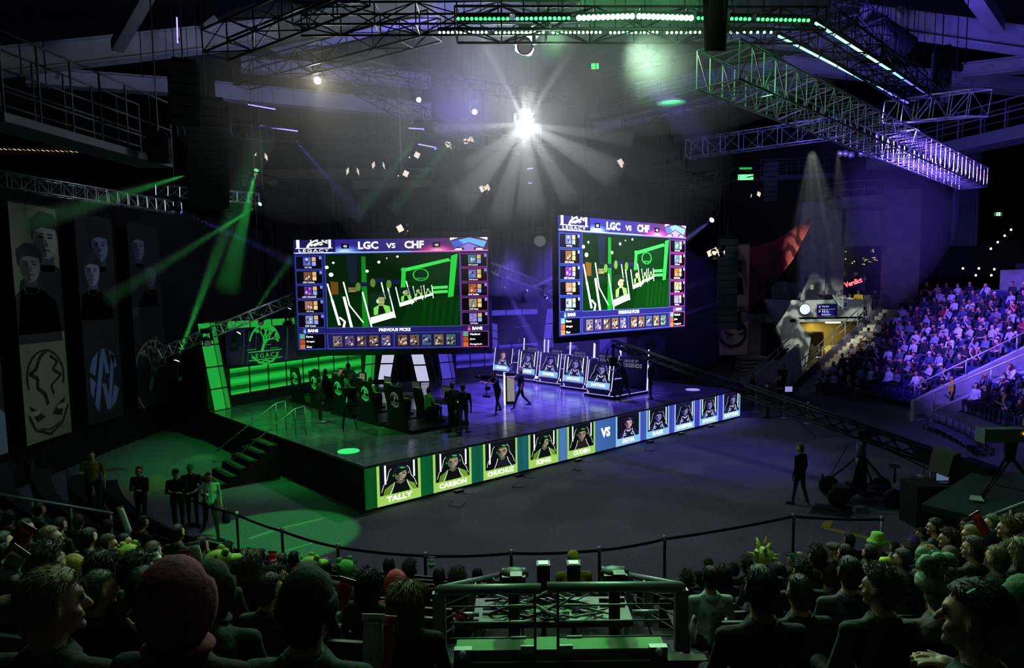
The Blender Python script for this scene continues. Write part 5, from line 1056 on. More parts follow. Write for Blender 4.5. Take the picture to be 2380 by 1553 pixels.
for i in range(7):
    b = MB(); x0 = -.45+i*.27; b.lathe([(.022, -.12), (.022, .12)], (STEEL, WHITE, KM)[i % 3], 8, (x0, 5.95+(i % 3)*.12, 3.39), M.Rotation(math.pi/2, 3, 'Y')); tag(b.build('metal_tube'), 'short metal tube lying on the gear table inside the railing box', 'tube', 'short metal tubes on the gear table')
for (u, lab) in ((1195, 'black camera tripod head leaning over the railing, left of centre'), (1428, 'black camera tripod head leaning over the railing, right of centre')):
    p = at_y(u, 1410, 5.75); t = thing('camera_support', lab, 'tripod', (p.x, p.y, -.12)); b = MB(); b.box((0, 0, 3.93), (.2, .2, .1), K); b.ell((0, 0, 3.96), (.13, .1, .06), K, 12); b.box((.02, -.12, 3.99), (.1, .1, .06), KM); b.build('head', t)
    b = MB(); b.tube([(0, 0, 3.0), (0, 0, 3.9)], .05, K, 8); b.build('column', t); b = MB()
    for a in (0, 2.1, 4.2): b.tube([(0, 0, 3.3), (.3*math.cos(a), .3*math.sin(a), 2.5)], .02, KM, 6)
    b.build('legs', t)
for u, lab in ((1263, 'dark boxy case with a silver lid standing in the stair, the left one'), (1333, 'dark boxy case with a silver lid standing in the stair, the right one')):
    p = at_y(u, 1350, 6.9); t = thing('gear_case', lab, 'case', (p.x, p.y, 0)); b = MB(); b.box((0, 0, 3.2), (.13, .13, .5), mat('case_dark_red', rgb('1c1012'), .5)); b.box((0, 0, 2.), (.05, .05, 2.), KM); b.build('case_body', t)
    b = MB(); b.box((0, 0, 3.46), (.14, .14, .02), KM); b.box((0, 0, 3.47), (.1, .1, .012), STEEL); b.build('lid', t)
# green-lit studio camera platform, desk and tripod camera at the right
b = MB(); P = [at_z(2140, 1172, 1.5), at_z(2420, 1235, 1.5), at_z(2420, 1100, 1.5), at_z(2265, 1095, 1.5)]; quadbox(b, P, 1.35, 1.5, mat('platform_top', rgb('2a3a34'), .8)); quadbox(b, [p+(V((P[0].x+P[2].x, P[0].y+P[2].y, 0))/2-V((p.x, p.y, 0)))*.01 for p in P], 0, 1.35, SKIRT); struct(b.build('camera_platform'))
lamp('SPOT', (6, 17, 11.5), at_z(2330, 1150, 1.5), (.15, 1, .35), 420, .2, 24, name='beam_or_added_light')
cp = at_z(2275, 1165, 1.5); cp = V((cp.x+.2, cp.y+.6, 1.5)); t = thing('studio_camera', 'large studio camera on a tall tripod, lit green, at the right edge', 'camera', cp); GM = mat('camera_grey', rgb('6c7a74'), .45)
hz = at_y(2345, 1010, cp.y).z-1.5; bx = at_y(2330, 1000, cp.y).x-cp.x
b = MB(); b.box((bx, 0, hz), (.95, .3, .3), GM); b.box((bx+.62, 0, hz-.08), (.5, .26, .16), GM); b.box((bx+.62, -.1, hz-.02), (.3, .02, .06), K); b.build('camera_body', t)
b = MB(); b.box((bx-.49, 0, hz), (.04, .34, .34), GM); b.build('lens_hood', t)
b = MB(); b.box((bx+.65, .05, hz+.25), (.24, .16, .16), GM); b.box((bx+.8, .05, hz+.25), (.1, .2, .2), K); b.build('viewfinder', t)
b = MB(); b.ell((bx+.37, -.17, hz+.05), (.02, .01, .02), em('ffd040', 4), 8); b.build('tally_lamp', t)
b = MB(); b.lathe([(.1, hz-.62), (.12, hz-.3), (.16, hz-.16)], K, 12, (bx+.2, 0, 0)); b.build('pan_head', t)
for a, ln in ((3.6, 1.05), (5.4, .7), (1.4, .7)):
    b = MB(); q = V((bx+.2, 0, hz-.5)); f = q+V((math.cos(a)*ln, math.sin(a)*ln, -(hz-.5))); n_ = V((-math.sin(a), math.cos(a), 0))*.06; b.tube([q+n_, f+n_*.3], .025, KM); b.tube([q-n_, f-n_*.3], .025, KM); b.bar((q+f)/2+n_, (q+f)/2-n_, .04, .04, KM); b.build('tripod_leg', t)
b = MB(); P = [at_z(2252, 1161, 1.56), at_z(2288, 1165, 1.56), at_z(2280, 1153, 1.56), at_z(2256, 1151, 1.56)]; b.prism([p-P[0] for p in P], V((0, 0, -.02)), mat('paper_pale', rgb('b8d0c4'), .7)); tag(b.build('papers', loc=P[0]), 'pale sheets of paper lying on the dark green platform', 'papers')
dk_ = at_z(2190, 1235, 0); t = thing('draped_desk', 'black draped desk with a laptop at the right, behind the spectators', 'desk', (dk_.x+.2, dk_.y+.6, 0)); b = MB(); b.box((0, 0, .55), (1.5, .8, 1.1), KF); b.build('desk_body', t)
lt = thing('laptop', 'open laptop with a pale blue screen on the black draped desk', 'laptop', (dk_.x+.35, dk_.y+.5, 1.11)); b = MB(); b.box((0, 0, .01), (.36, .26, .02), KM); b.build('keyboard_base', lt); b = MB(); b.box((0, .14, .13), (.36, .015, .24), KM); b.build('lid', lt); b = MB(); b.box((0, .131, .13), (.33, .004, .2), em('7090b8', .5)); b.build('display', lt)
b = MB(); q = [at_y(2250, 1219, 11.5), at_y(2400, 1163, 10.2)]
t = thing('handrail', 'green-lit sloping handrail above the spectators at the right edge', 'handrail', q[0]); D = q[1]-q[0]; b = MB(); b.tube([(0, 0, 0), D], .035, RAILM, 8); b.build('rail', t); b = MB()
for h in (.16, .3, .44): b.tube([V((0, 0, -h)), D-V((0, 0, h))], .008, RAILM, 5)
b.build('wires', t)
for k in (.3, .7, 1.): b = MB(); b.tube([D*k, D*k-V((0, 0, .8))], .03, RAILM); b.build('post', t)
q = [at_y(-40, 1143, 12), at_y(262, 1194, 13.5)]; t = thing('handrail', 'dim handrail above the spectators at the left edge', 'handrail', q[0]); D = q[1]-q[0]; b = MB(); b.tube([(0, 0, 0), D], .03, RAILM, 8); b.build('rail', t)
for k in (.05, .35, .65, .98): b = MB(); b.tube([D*k, D*k-V((0, 0, 1.1))], .025, RAILM); b.build('post', t)
# left: dark hall ramp patch and table
b = MB(); P = [at_z(u, v, .02) for u, v in ((258, 1135), (372, 1100), (408, 1128), (300, 1165))]; b.prism([p-P[0] for p in P], V((0, 0, -.018)), mat('brown_board', rgb('70665c'), .85)); tag(b.build('floor_board', loc=P[0]), 'pale brown board lying on the dark floor at the left', 'board')
# seats
SEATM = mat('seat_plastic', rgb('2c2a5a'), .4)
def make_seat(m, nm='stadium_seat'):
    t = thing(nm, 'seat', 'seat'); b = MB(); b.box((0, 0, .44), (.46, .42, .05), m); b.build('seat', t)
    b = MB(); P = []; 
    for i in range(7): a = -.6+i*.2; P.append((.36*math.sin(a)*1.05, -.26-.12*(math.cos(a)-1)*-1, 0))
    vs = [(x, y-.0, z) for z in (.5, .68, .86) for x, y, _ in P]; fs = [(r*7+i, r*7+i+1, r*7+i+8, r*7+i+7) for r in range(2) for i in range(6)]; b.add(vs, fs, m, True); o = b.build('backrest', t); s = o.modifiers.new('th', 'SOLIDIFY'); s.thickness = .03
    
    for s in (-1, 1): b = MB(); b.tube([(s*.2, -.2, 0), (s*.2, -.2, .44)], .02, KM); b.build('leg', t)
    return t
seat0 = make_seat(SEATM)
def face(p): return math.atan2(C0.y-p[1], C0.x-p[0])-math.pi/2
first = True
for i in range(8):
    ph = 7+i*1.75; p = pol(RR0, ph, -RDH*.2+RDH*1); 
    if i == 7: continue
    o = seat0 if first else dup(seat0); first = False; o.location = (p.x, p.y, max(.34, 0)); o.rotation_euler = (0, 0, face(p))
    o['label'] = 'empty violet-lit seat in the front row of the right stand, %s from its right end' % ordw[i]; o['group'] = 'empty seats in the front row of the right stand'
seat1 = make_seat(mat('folding_chair_grey', rgb('565a78'), .4), 'folding_chair'); first = True
for i in range(9):
    ph = -3-i*2.1; p = pol(RR0-1.3, ph, 0); o = seat1 if first else dup(seat1); first = False; o.location = (p.x, p.y, 0); o.rotation_euler = (0, 0, face(p)+math.pi/2*0)
    o['label'] = 'empty dim grey folding chair on the floor by the right stand, %s' % (ordw[i]+' from the wall' if i < 8 else 'nearest the camera'); o['group'] = 'row of empty folding chairs by the right stand'

lamp('SPOT', (17, 20, 9), (18.5, 28, 11.2), (.2, .14, 1), 1200, .1, 60, name='beam_or_added_light')  # added violet spots, here and next line, that tint the far truss ends
lamp('SPOT', (13.5, 19, 9), (14.5, 23.5, 12.3), (.2, .14, 1), 900, .1, 60, name='beam_or_added_light')
# ================================================================ PEOPLE
import numpy as np
from mathutils import noise as NZ
def capsule(b, p0, p1, r0, r1, m, n=10):
    p0, p1 = V(p0), V(p1); d = (p1-p0); L = d.length
    if L < 1e-5: L = 1e-5; d = V((0, 0, 1))
    q = d.normalized().to_track_quat('Z', 'Y').to_matrix()
    prof = [(r0*math.sin(a), -r0*math.cos(a)) for a in (.25, .8, 1.3)]+[(r1*math.sin(a), L+r1*-math.cos(a)) for a in (1.84, 2.34, 2.9)]
    b.lathe(prof, m, n, p0, q)
REG = ('shirt', 'pants', 'skin', 'shoe', 'eye', 'lip')
def head_prims(c, Rm, fat=1.):
    P = []; f = lambda x, y, z: V(c)+Rm @ V((x, y, z))
    P.append(('e', f(0, -.005, .015), (.074*fat, .092, .104), 'skin', Rm)); P.append(('e', f(0, .028, -.058), (.052*fat, .058, .056), 'skin', Rm))
    P.append(('c', f(0, .088, .012), f(0, .108, -.026), .009, .014, 'skin')); P.append(('c', f(-.03, .082, .032), f(.03, .082, .032), .011, .011, 'skin'))
    P.append(('e', f(0, .078, -.092), (.022, .018, .016), 'skin', Rm)); P.append(('c', f(-.018, .086, -.056), f(.018, .086, -.056), .008, .008, 'lip'))
    for s in (-1, 1):
        P.append(('e', f(s*.077*fat, -.005, -.004), (.012, .02, .032), 'skin', Rm)); P.append(('e', f(s*.03, .085, .012), (.012, .009, .008), 'eye', Rm)); P.append(('e', f(s*.042, .06, -.03), (.02, .024, .02), 'skin', Rm))
    return P
def hand_prims(w, d, side, curl=.5, spread=.25, sc=1., reg='skin', up=None):
    """palm, four bent fingers of different length and a thumb, pointing along d from wrist w"""
    d = V(d).normalized(); up = V(up or (0, 0, 1)); x = d.cross(up); x = x.normalized() if x.length > .05 else V((1, 0, 0)); n = x.cross(d)   # n: back of hand side
    w = V(w); P = [('c', w, w+d*.045*sc, .024*sc, .03*sc, reg), ('c', w+d*.03*sc-x*.02*sc, w+d*.085*sc-x*.028*sc, .014*sc, .013*sc, reg), ('c', w+d*.03*sc+x*.02*sc, w+d*.085*sc+x*.026*sc, .014*sc, .013*sc, reg)]
    for i, (o, L) in enumerate(((-.03, .062), (-.01, .074), (.011, .07), (.03, .055))):
        a = w+d*.088*sc+x*o*sc; dd = (d+x*(o*8*spread)).normalized(); k1 = (dd-n*curl*.7).normalized(); k2 = (dd-n*curl*2.2).normalized()
        m = a+k1*L*.5*sc; P += [('c', a, m, .0095*sc, .0085*sc, reg), ('c', m, m+k2*L*.5*sc, .0085*sc, .007*sc, reg)]
    a = w+d*.03*sc-x*side*.028*sc; dd = (d*.6-x*side*.8-n*.3*curl).normalized(); P += [('c', a, a+dd*.035*sc, .012*sc, .0105*sc, reg), ('c', a+dd*.035*sc, a+(dd*.6+d*.6).normalized()*.03*sc+dd*.035*sc, .0105*sc, .008*sc, reg)]
    return P
def pose_stand(arms='down', yaw=0, stride=0, lean=0., fat=1., look=0.):
    J = dict(pel=(0, 0, .96), hip=.095, chest=(0, lean*.35, 1.28), neck=(0, lean*.5, 1.47), head=(0, lean*.55+.02, 1.62), sh=.185)
    J['knee'] = [(-.1, stride*.2, .52), (.1, -stride*.12, .51)]; J['ank'] = [(-.1, stride*.36, .1), (.1, -stride*.45, .12+stride*.08)]
    J['foot'] = [V((-.11, .13, 0)), V((.11, .13, -.03*stride))]; J['yaw'] = yaw; J['look'] = look; J['fat'] = fat*1.13; J['stand'] = 1; J['arms'] = arms
    return J
def pose_sit(arms='lap', yaw=0, lean=0., fat=1., look=0., slump=0.):
    J = dict(pel=(0, 0, .53), hip=.1, chest=(0, .03+lean*.35, .85-slump*.3), neck=(0, .04+lean*.5, 1.03-slump), head=(0, .065+lean*.6, 1.175-slump), sh=.185)
    J['knee'] = [(-.14, .46, .52), (.14, .46, .52)]; J['ank'] = [(-.15, .42, .1), (.14, .44, .1)]; J['foot'] = [V((-.02, .14, -.03)), V((.02, .14, -.03))]
    J['yaw'] = yaw; J['look'] = look; J['fat'] = fat; J['stand'] = 0; J['arms'] = arms; return J
def figure_prims(J, long_sleeve=True):
    P = []; f = J['fat']; pel, ch, nk = V(J['pel']), V(J['chest']), V(J['neck']); hd = V(J['head']); sl = 'shirt' if long_sleeve else 'skin'
    P += [('e', pel+V((0, 0, .02)), (.165*f, .12*f, .13), 'pants' if J['stand'] else 'pants', None), ('e', pel.lerp(ch, .45), (.15*f, .11*f, .17), 'shirt', None), ('e', ch, (.17*f, .115*f, .19), 'shirt', None), ('e', ch+(nk-ch)*.55, (.155*f, .09*f, .09), 'shirt', None)]
    P += [('c', pel.lerp(ch, .1)+V((0, .0, 0)), ch, .13*f, .13*f, 'shirt'), ('c', nk-V((0, .02, .07)), hd-V((0, .012, .05)), .064, .056, 'skin'), ('c', nk+V((-.05, -.02, -.03)), nk+V((.05, -.02, -.03)), .055, .055, 'shirt')]
    P += [('c', nk+V((-.03, -.01, -.055)), nk+V((-J['sh']*f, -.005, -.075)), .05, .058, 'shirt'), ('c', nk+V((.03, -.01, -.055)), nk+V((J['sh']*f, -.005, -.075)), .05, .058, 'shirt')]
    for s, i in ((-1, 0), (1, 1)):
        hp = pel+V((s*J['hip'], 0, -.03)); k = V(J['knee'][i]); a = V(J['ank'][i]); ft = a+V(J['foot'][i])*1.; ft.z = a.z-.055
        P += [('c', hp, k, .085*f, .058, 'pants'), ('c', k, a, .056, .04, 'pants'), ('c', a+V((0, -.02, -.045)), ft, .042, .038, 'shoe')]
        sh = nk+V((s*J['sh']*f, -.005, -.085)); A = J['arms']
        A = A if isinstance(A, str) else A[i]
        fw = pel.z-.53
        T = {'down': (sh+V((s*.05, -.02, -.28)), sh+V((s*.06, .05, -.53)), V((0, .15, -1))),
             'hip': (sh+V((s*.17, -.06, -.26)), sh+V((s*.02, .1, -.44)), V((-s*.6, .5, -.3))),
             'front': (sh+V((s*.05, .02, -.28)), sh+V((-s*.1, .24, -.36)), V((-s*.9, .5, -.1))),
             'crossed': (sh+V((s*.04, .05, -.27)), sh+V((-s*.24, .2, -.22-(.03 if s > 0 else 0))), V((-s*1, -.1, .1))),
             'hold': (sh+V((s*.03, .1, -.25)), sh+V((-s*.03, .34, -.12)), V((0, 1, .2))),
             'up': (sh+V((s*.1, .18, .02)), sh+V((s*.06, .12, .29)), V((0, 0, 1))),
             'reach': (sh+V((s*.0, .22, -.14)), sh+V((-s*.05, .48, -.06)), V((0, 1, .1))),
             'lap': (sh+V((s*.06, .06, -.28)), V((s*.1, .3, pel.z+.13)), V((-s*.4, 1, -.3))),
             'clap': (sh+V((s*.07, .1, -.25)), sh+V((-s*.15, .27, -.12)), V((-s*.3, .7, .7))),
             'chin': (sh+V((s*.03, .16, -.26)), hd+V((s*.03, .13, -.19)), V((-s*.3, -.3, 1))),
             'fist': (sh+V((s*.1, .14, -.26)), V((.17, .3, pel.z+.42)), V((-.15, .25, 1))),
             'spread': (sh+V((s*.1, .14, -.27)), V((.05, .34, pel.z+.38)), V((-1, .1, .25))),
             'desk': (sh+V((s*.06, .1, -.26)), sh+V((s*.0, .36, -.3)), V((-s*.1, 1, -.1)))}[A]
        el, wr, dr = T
        P += [('c', sh, el, .053*f, .042, 'shirt'), ('c', el, wr, .04, .028, sl)]
        P += hand_prims(wr, dr, s, {'down': .25, 'fist': 1.25, 'spread': .3}.get(A, .5), .8 if A == 'spread' else .25, reg='skin')
    Rm = M.Rotation(R_(J['yaw']), 3, 'Z') @ M.Rotation(R_(J['look']), 3, 'X')
    P += head_prims(hd, Rm, min(f, 1.06)); return P, hd, Rm
SHELL = {r: mat('figure_'+r, rgb('808080')) for r in REG}
def body_mesh(name, P, voxel):
    b = MB(); m = SHELL['skin']
    for p in P:
        if p[0] == 'c': capsule(b, p[1], p[2], p[3], p[4], m)
        else: b.ell(p[1], p[2], m, 14, p[4])
    o = b.build('tmp'); md = o.modifiers.new('r', 'REMESH'); md.mode = 'VOXEL'; md.voxel_size = voxel
    sm = o.modifiers.new('s', 'SMOOTH'); sm.factor = .5; sm.iterations = 3 if voxel > .011 else 2
    bpy.context.view_layer.update(); dg = bpy.context.evaluated_depsgraph_get(); me = bpy.data.meshes.new_from_object(o.evaluated_get(dg)); me.name = name
    bpy.data.objects.remove(o)
    nf = len(me.polygons); cs = np.empty(nf*3, np.float32); me.polygons.foreach_get('center', cs); cs = cs.reshape(-1, 3)
    best = np.full(nf, 1e9, np.float32); idx = np.zeros(nf, np.int32)
    for p in P:
        k = REG.index(p[3] if p[0] == 'e' else p[5])
        if p[0] == 'c':
            a = np.array(p[1], np.float32); d = np.array(p[2], np.float32)-a; L = max(1e-9, float(d @ d)); t = np.clip(((cs-a) @ d)/L, 0, 1); q = np.linalg.norm(cs-a-t[:, None]*d, axis=1)-(p[3]+(p[4]-p[3])*t)
        else:
            a = cs-np.array(p[1], np.float32)
            if p[4] is not None: a = a @ np.array(p[4], np.float32)
            r = np.array(p[2], np.float32); q = (np.linalg.norm(a/r, axis=1)-1)*min(p[2])
        if k >= 4: q = q-.004
        w_ = q < best; best[w_] = q[w_]; idx[w_] = k
    me.materials.clear()
    for r in REG: me.materials.append(SHELL[r])
    me.polygons.foreach_set('material_index', idx); me.polygons.foreach_set('use_smooth', np.ones(nf, bool)); me.update(); return me
PROTO = {}; NKP = {}
def proto(key, J=None, voxel=.02, ls=True):
    if key not in PROTO:
        P, hd, Rm = figure_prims(J, ls); NKP[key] = V(J['neck']); PROTO[key] = (body_mesh('person_'+key, P, voxel), hd, Rm)
    return PROTO[key]
# ---- hair and hats, in head space
HM = {}
def hair_mesh(style, n=18):
    k = (style, n)
    if k in HM: return HM[k]
    b = MB(); m = SHELL['skin']; amp = {'curly': .014, 'short': .005, 'cropped': .002, 'spiky': .016, 'long': .004, 'bob': .004, 'bun': .003, 'afro': .02}.get(style, .0)
    fr = {'curly': 26, 'afro': 22, 'spiky': 30}.get(style, 18); sd = len(style)*3.1
    def cap(p, low=-.075, thick=1.):
        q = p.copy()
        if q.y > .0 and q.z < .055-max(0, .03-q.y): q *= .72
        if q.z < low: q *= .8
        a = amp*NZ.noise(V((p.x*fr+sd, p.y*fr, p.z*fr))); return q+p.normalized()*a
    if style in ('short', 'cropped', 'curly', 'spiky', 'bun', 'afro', 'ponytail'):
        t = {'cropped': .0, 'curly': .012, 'afro': .035, 'spiky': .01}.get(style, .006)
        b.ell((0, -.008, .022), (.081+t, .101+t, .112+t), m, n, fn=cap)
    if style not in ('long', 'bob', 'hood', 'brim', 'bucket', 'flatcap', 'plush', 'creature', 'cap', 'cap_back'): b.ell((0, -.052, -.045), (.066, .05, .06), m, n)
    if style == 'bun': b.ell((0, -.125, .03), (.045, .045, .045), m, n)
    if style == 'ponytail': b.ell((0, -.12, -.02), (.035, .04, .04), m, 12); b.ell((0, -.135, -.1), (.03, .03, .09), m, 12)
    if style in ('long', 'bob'):
        b.ell((0, -.006, .022), (.09, .106, .118), m, n, fn=lambda p: cap(p, -.3)); z = -.11 if style == 'long' else -.05; h = .19 if style == 'long' else .1
        b.ell((0, -.045, z), (.1, .066, h), m, n, fn=lambda p: p+p.normalized()*.008*NZ.noise(V((p.x*40, p.y*40, p.z*6))))
        for s in (-1, 1): b.ell((s*.078, .0, -.06), (.028, .045, .11), m, 12)
    if style == 'cap':
        b.ell((0, -.004, .03), (.088, .108, .1), m, n, fn=lambda p: p if p.z > -.01 else V((p.x*.9, p.y*.9, -.012))); b.ell((0, .13, .035), (.065, .07, .008), m, 12)
    if style == 'cap_back':
        b.ell((0, -.004, .03), (.088, .108, .1), m, n, fn=lambda p: p if p.z > -.01 else V((p.x*.9, p.y*.9, -.012))); b.ell((0, -.125, .03), (.06, .065, .008), m, 12)
    if style in ('beanie', 'pom'):
        b.ell((0, -.008, .03), (.094, .113, .13), m, n, fn=lambda p: p if p.z > -.03 else V((p.x*.92, p.y*.92, -.035))); b.lathe([(.1, -.02), (.106, .0), (.104, .035), (.095, .045)], m, n, (0, -.006, .01))
        for i in range(18 if style == 'pom' else 0): b.ell((.05*math.sin(i*2.1)*1.2, -.02+.06*math.cos(i*1.7), .13+.03*math.sin(i*1.3)), (.045, .045, .045), m, 8, fn=lambda p: p*(1+.25*NZ.noise(p*60)))
    if style == 'hood': b.ell((0, -.02, .01), (.115, .135, .155), m, n, fn=lambda p: (p*(1 if p.y < .06 else .8))+V((0, -.02 if p.z > .08 else 0, 0))); b.ell((0, -.03, -.13), (.115, .095, .035), m, n)
    if style == 'brim': b.lathe([(.02, .15), (.08, .145), (.09, .06), (.094, .03), (.17, .02), (.175, .025), (.095, .045)], m, 24)
    if style == 'bucket': b.lathe([(.02, .14), (.08, .135), (.095, .04), (.14, -.0), (.142, .006), (.1, .045)], m, 24, (0, 0, 0))
    if style == 'flatcap': b.ell((0, .015, .07), (.1, .135, .055), m, n)
    if style == 'plush':
        b.ell((0, -.01, .07), (.115, .125, .11), m, n, fn=lambda p: p*(1+.08*NZ.noise(p*20)))
        for i in range(11): a = i*.9; r = .1 if i < 7 else .05; z = .07+.05*(i % 3); c = V((r*math.cos(a), r*math.sin(a)-.01, z+(.03 if i > 6 else 0))); d_ = (c-V((0, 0, .04))).normalized(); q = d_.to_track_quat('Z', 'Y').to_matrix(); b.lathe([(.03, 0), (.018, .04), (.003, .09)], m, 8, c, q)
    if style == 'creature':
        b.ell((0, -.0, .07), (.11, .125, .09), m, n, fn=lambda p: p*(1+.06*NZ.noise(p*16))); b.ell((0, .13, .05), (.07, .09, .035), m, 12)
        for s in (-1, 1): b.ell((s*.06, .05, .15), (.035, .035, .035), m, 10); b.lathe([(.02, 0), (.003, .06)], m, 7, (s*.09, -.05, .12), M.Rotation(s*.6, 3, 'Y'))
    if n >= 20 and style in ('short', 'cropped', 'curly', 'spiky', 'afro', 'bun', 'long', 'bob', 'pom', 'ponytail'):
        rs = random.Random(len(style)*7); big = {'curly': 1., 'afro': 1.6, 'spiky': 1.3, 'pom': 2.2}.get(style, 0)
        for i in range({'long': 420, 'bob': 380, 'cropped': 260}.get(style, 420)):
            th = rs.uniform(0, math.pi*2); ph = math.acos(rs.uniform(-.35 if style not in ('long', 'bob') else -.1, 1)); nrm = V((math.sin(ph)*math.cos(th), math.sin(ph)*math.sin(th), math.cos(ph)))
            if nrm.y > .15 and nrm.z < .55: continue
            if style == 'pom' and nrm.z < .45: continue
            R3_ = (.084, .104, .115) if big == 0 or style == 'pom' else (.09+.02*(big > 1.5), .11+.02*(big > 1.5), .12+.02*(big > 1.5))
            p = V((nrm.x*R3_[0], nrm.y*R3_[1]-.008, nrm.z*R3_[2]+.022+(.03 if style == 'pom' else 0)))
            if big: tg_ = V((rs.gauss(0, 1), rs.gauss(0, 1), rs.gauss(0, .8)))
            else: tg_ = V((nrm.x*.4, -.75 if nrm.z > .5 else -.1, -1.))+V((rs.gauss(0, .25), rs.gauss(0, .25), rs.gauss(0, .15)))
            tg_ = (tg_-nrm*tg_.dot(nrm)).normalized(); L_ = {'long': .22, 'bob': .13, 'cropped': .018, 'bun': .06}.get(style, .035+.01*big)*rs.uniform(.6, 1.2); r_ = .0032 if style != 'pom' else .004
            if style in ('long', 'bob'): P_ = [p+nrm*.002, p+tg_*L_*.35+nrm*.006, p+V((nrm.x*.03, nrm.y*.02, -L_*.7))+nrm*.006, p+V((nrm.x*.022, nrm.y*.01, -L_*1.1))+nrm*.003]
            else: P_ = [p-nrm*.001, p+tg_*L_*.5+nrm*(.004+.01*big), p+tg_*L_+nrm*(.003+.016*big)-nrm*L_*L_*3*(big == 0)]
            b.tube(P_, r_, m, 4, r1=.0006, caps=False)
    o = b.build('tmp'); me = o.data; bpy.data.objects.remove(o); me.materials.clear(); me.materials.append(SHELL['skin']); HM[k] = me; return me
HN = {'cap': 'cap', 'cap_back': 'cap', 'beanie': 'beanie', 'pom': 'fluffy_hat', 'hood': 'hood', 'brim': 'wide_brim_hat', 'bucket': 'bucket_hat', 'flatcap': 'flat_cap', 'plush': 'spiky_plush_hat', 'creature': 'plush_hat'}
def cloth(h): return mat('cloth_'+h, rgb(h), .85, noise=(9, .22), bump=(22, .5))
def hairm(h): return mat('hair_'+h, rgb(h), .45, noise=(70, .5, (1, 1, .15)), bump=(240, .5, (1, 1, .12)))
SK = [mat('skin_light', rgb('c89c80'), .55, noise=(20, .06)), mat('skin_mid', rgb('a8785a'), .55, noise=(20, .06)), mat('skin_dark', rgb('6c4832'), .55)]
SHOE = mat('shoe_dark', rgb('17171a'), .6); EYE = mat('eye_dark', rgb('14100e'), .3); LIP = mat('lip', rgb('8a4a42'), .5)
def person(key, loc, rz, label, shirt='2a2c34', pants='1c2030', skin=0, hair='short', hc='1e1612', group=None, s=1., n=18, ls=True, voxel=.02, J=None, shoe=None, cat='person'):
    me, hd, Rm = proto(key, J, voxel, ls)
    o = bpy.data.objects.new('person', me); COL.objects.link(o); o.location = loc; o.rotation_euler = (0, 0, rz); o.scale = (s, s, s)
    for i, mt in enumerate((cloth(shirt), cloth(pants), SK[skin], shoe or SHOE, EYE, LIP)):
        o.material_slots[i].link = 'OBJECT'; o.material_slots[i].material = mt
    tag(o, label, cat, group)
    if n >= 20:
        if 'collar' not in HM:
            b_ = MB(); b_.lathe([(.062, .03), (.07, .035), (.088, .0), (.1, -.025), (.085, -.035), (.06, .0)], SHELL['skin'], 20); oo = b_.build('tmp'); HM['collar'] = oo.data; bpy.data.objects.remove(oo)
        cl = bpy.data.objects.new('collar', HM['collar']); COL.objects.link(cl); cl.parent = o; cl.matrix_local = M.Translation(NKP[key]+V((0, -.012, -.012))) @ M.Rotation(.15, 4, 'X'); cl.material_slots[0].link = 'OBJECT'; cl.material_slots[0].material = cloth(shirt)
    if hair:
        h = bpy.data.objects.new(HN.get(hair, 'hair'), hair_mesh(hair, n)); COL.objects.link(h); h.parent = o; h.matrix_local = M.Translation(hd) @ Rm.to_4x4()
        h.material_slots[0].link = 'OBJECT'; h.material_slots[0].material = cloth(hc) if hair in HN else hairm(hc)
        if hair in ('cap', 'cap_back', 'brim', 'bucket', 'flatcap'):
            h2 = bpy.data.objects.new('hair', hair_mesh('cropped', n)); COL.objects.link(h2); h2.parent = o; h2.matrix_local = h.matrix_local.copy(); h2.material_slots[0].link = 'OBJECT'; h2.material_slots[0].material = hairm('1e1612')
    return o
# prototypes
rg = random.Random(11)
SITF = {'sa': pose_sit('lap'), 'sb': pose_sit('crossed', 12), 'sc': pose_sit(('lap', 'chin'), -14, .5, slump=.06), 'sd': pose_sit('clap', 5), 'se': pose_sit('lap', 25, .2), 'sf': pose_sit(('chin', 'lap'), -25, .45, 1.08, slump=.05), 'sg': pose_sit('front', -8, -.1, 1.1), 'sh': pose_sit('lap', 0, .75, 1., 10, .1)}
for k, J in SITF.items(): proto(k, J, .022, k in 'sb sc se sg')
NEAR = {'na': pose_sit('lap'), 'nb': pose_sit('lap', 38), 'nc': pose_sit('lap', -38), 'nd': pose_sit('crossed', 15, 0, 1.1), 'ne': pose_sit(('spread', 'lap'), 55, .15), 'nf': pose_sit('lap', -20, .4, 1.05, -6, .05), 'ng': pose_sit(('up', 'lap'), 20), 'nh': pose_sit(('lap', 'fist'), -42)}
for k, J in NEAR.items(): proto(k, J, .009 if k in ('nh', 'ne') else .0125)
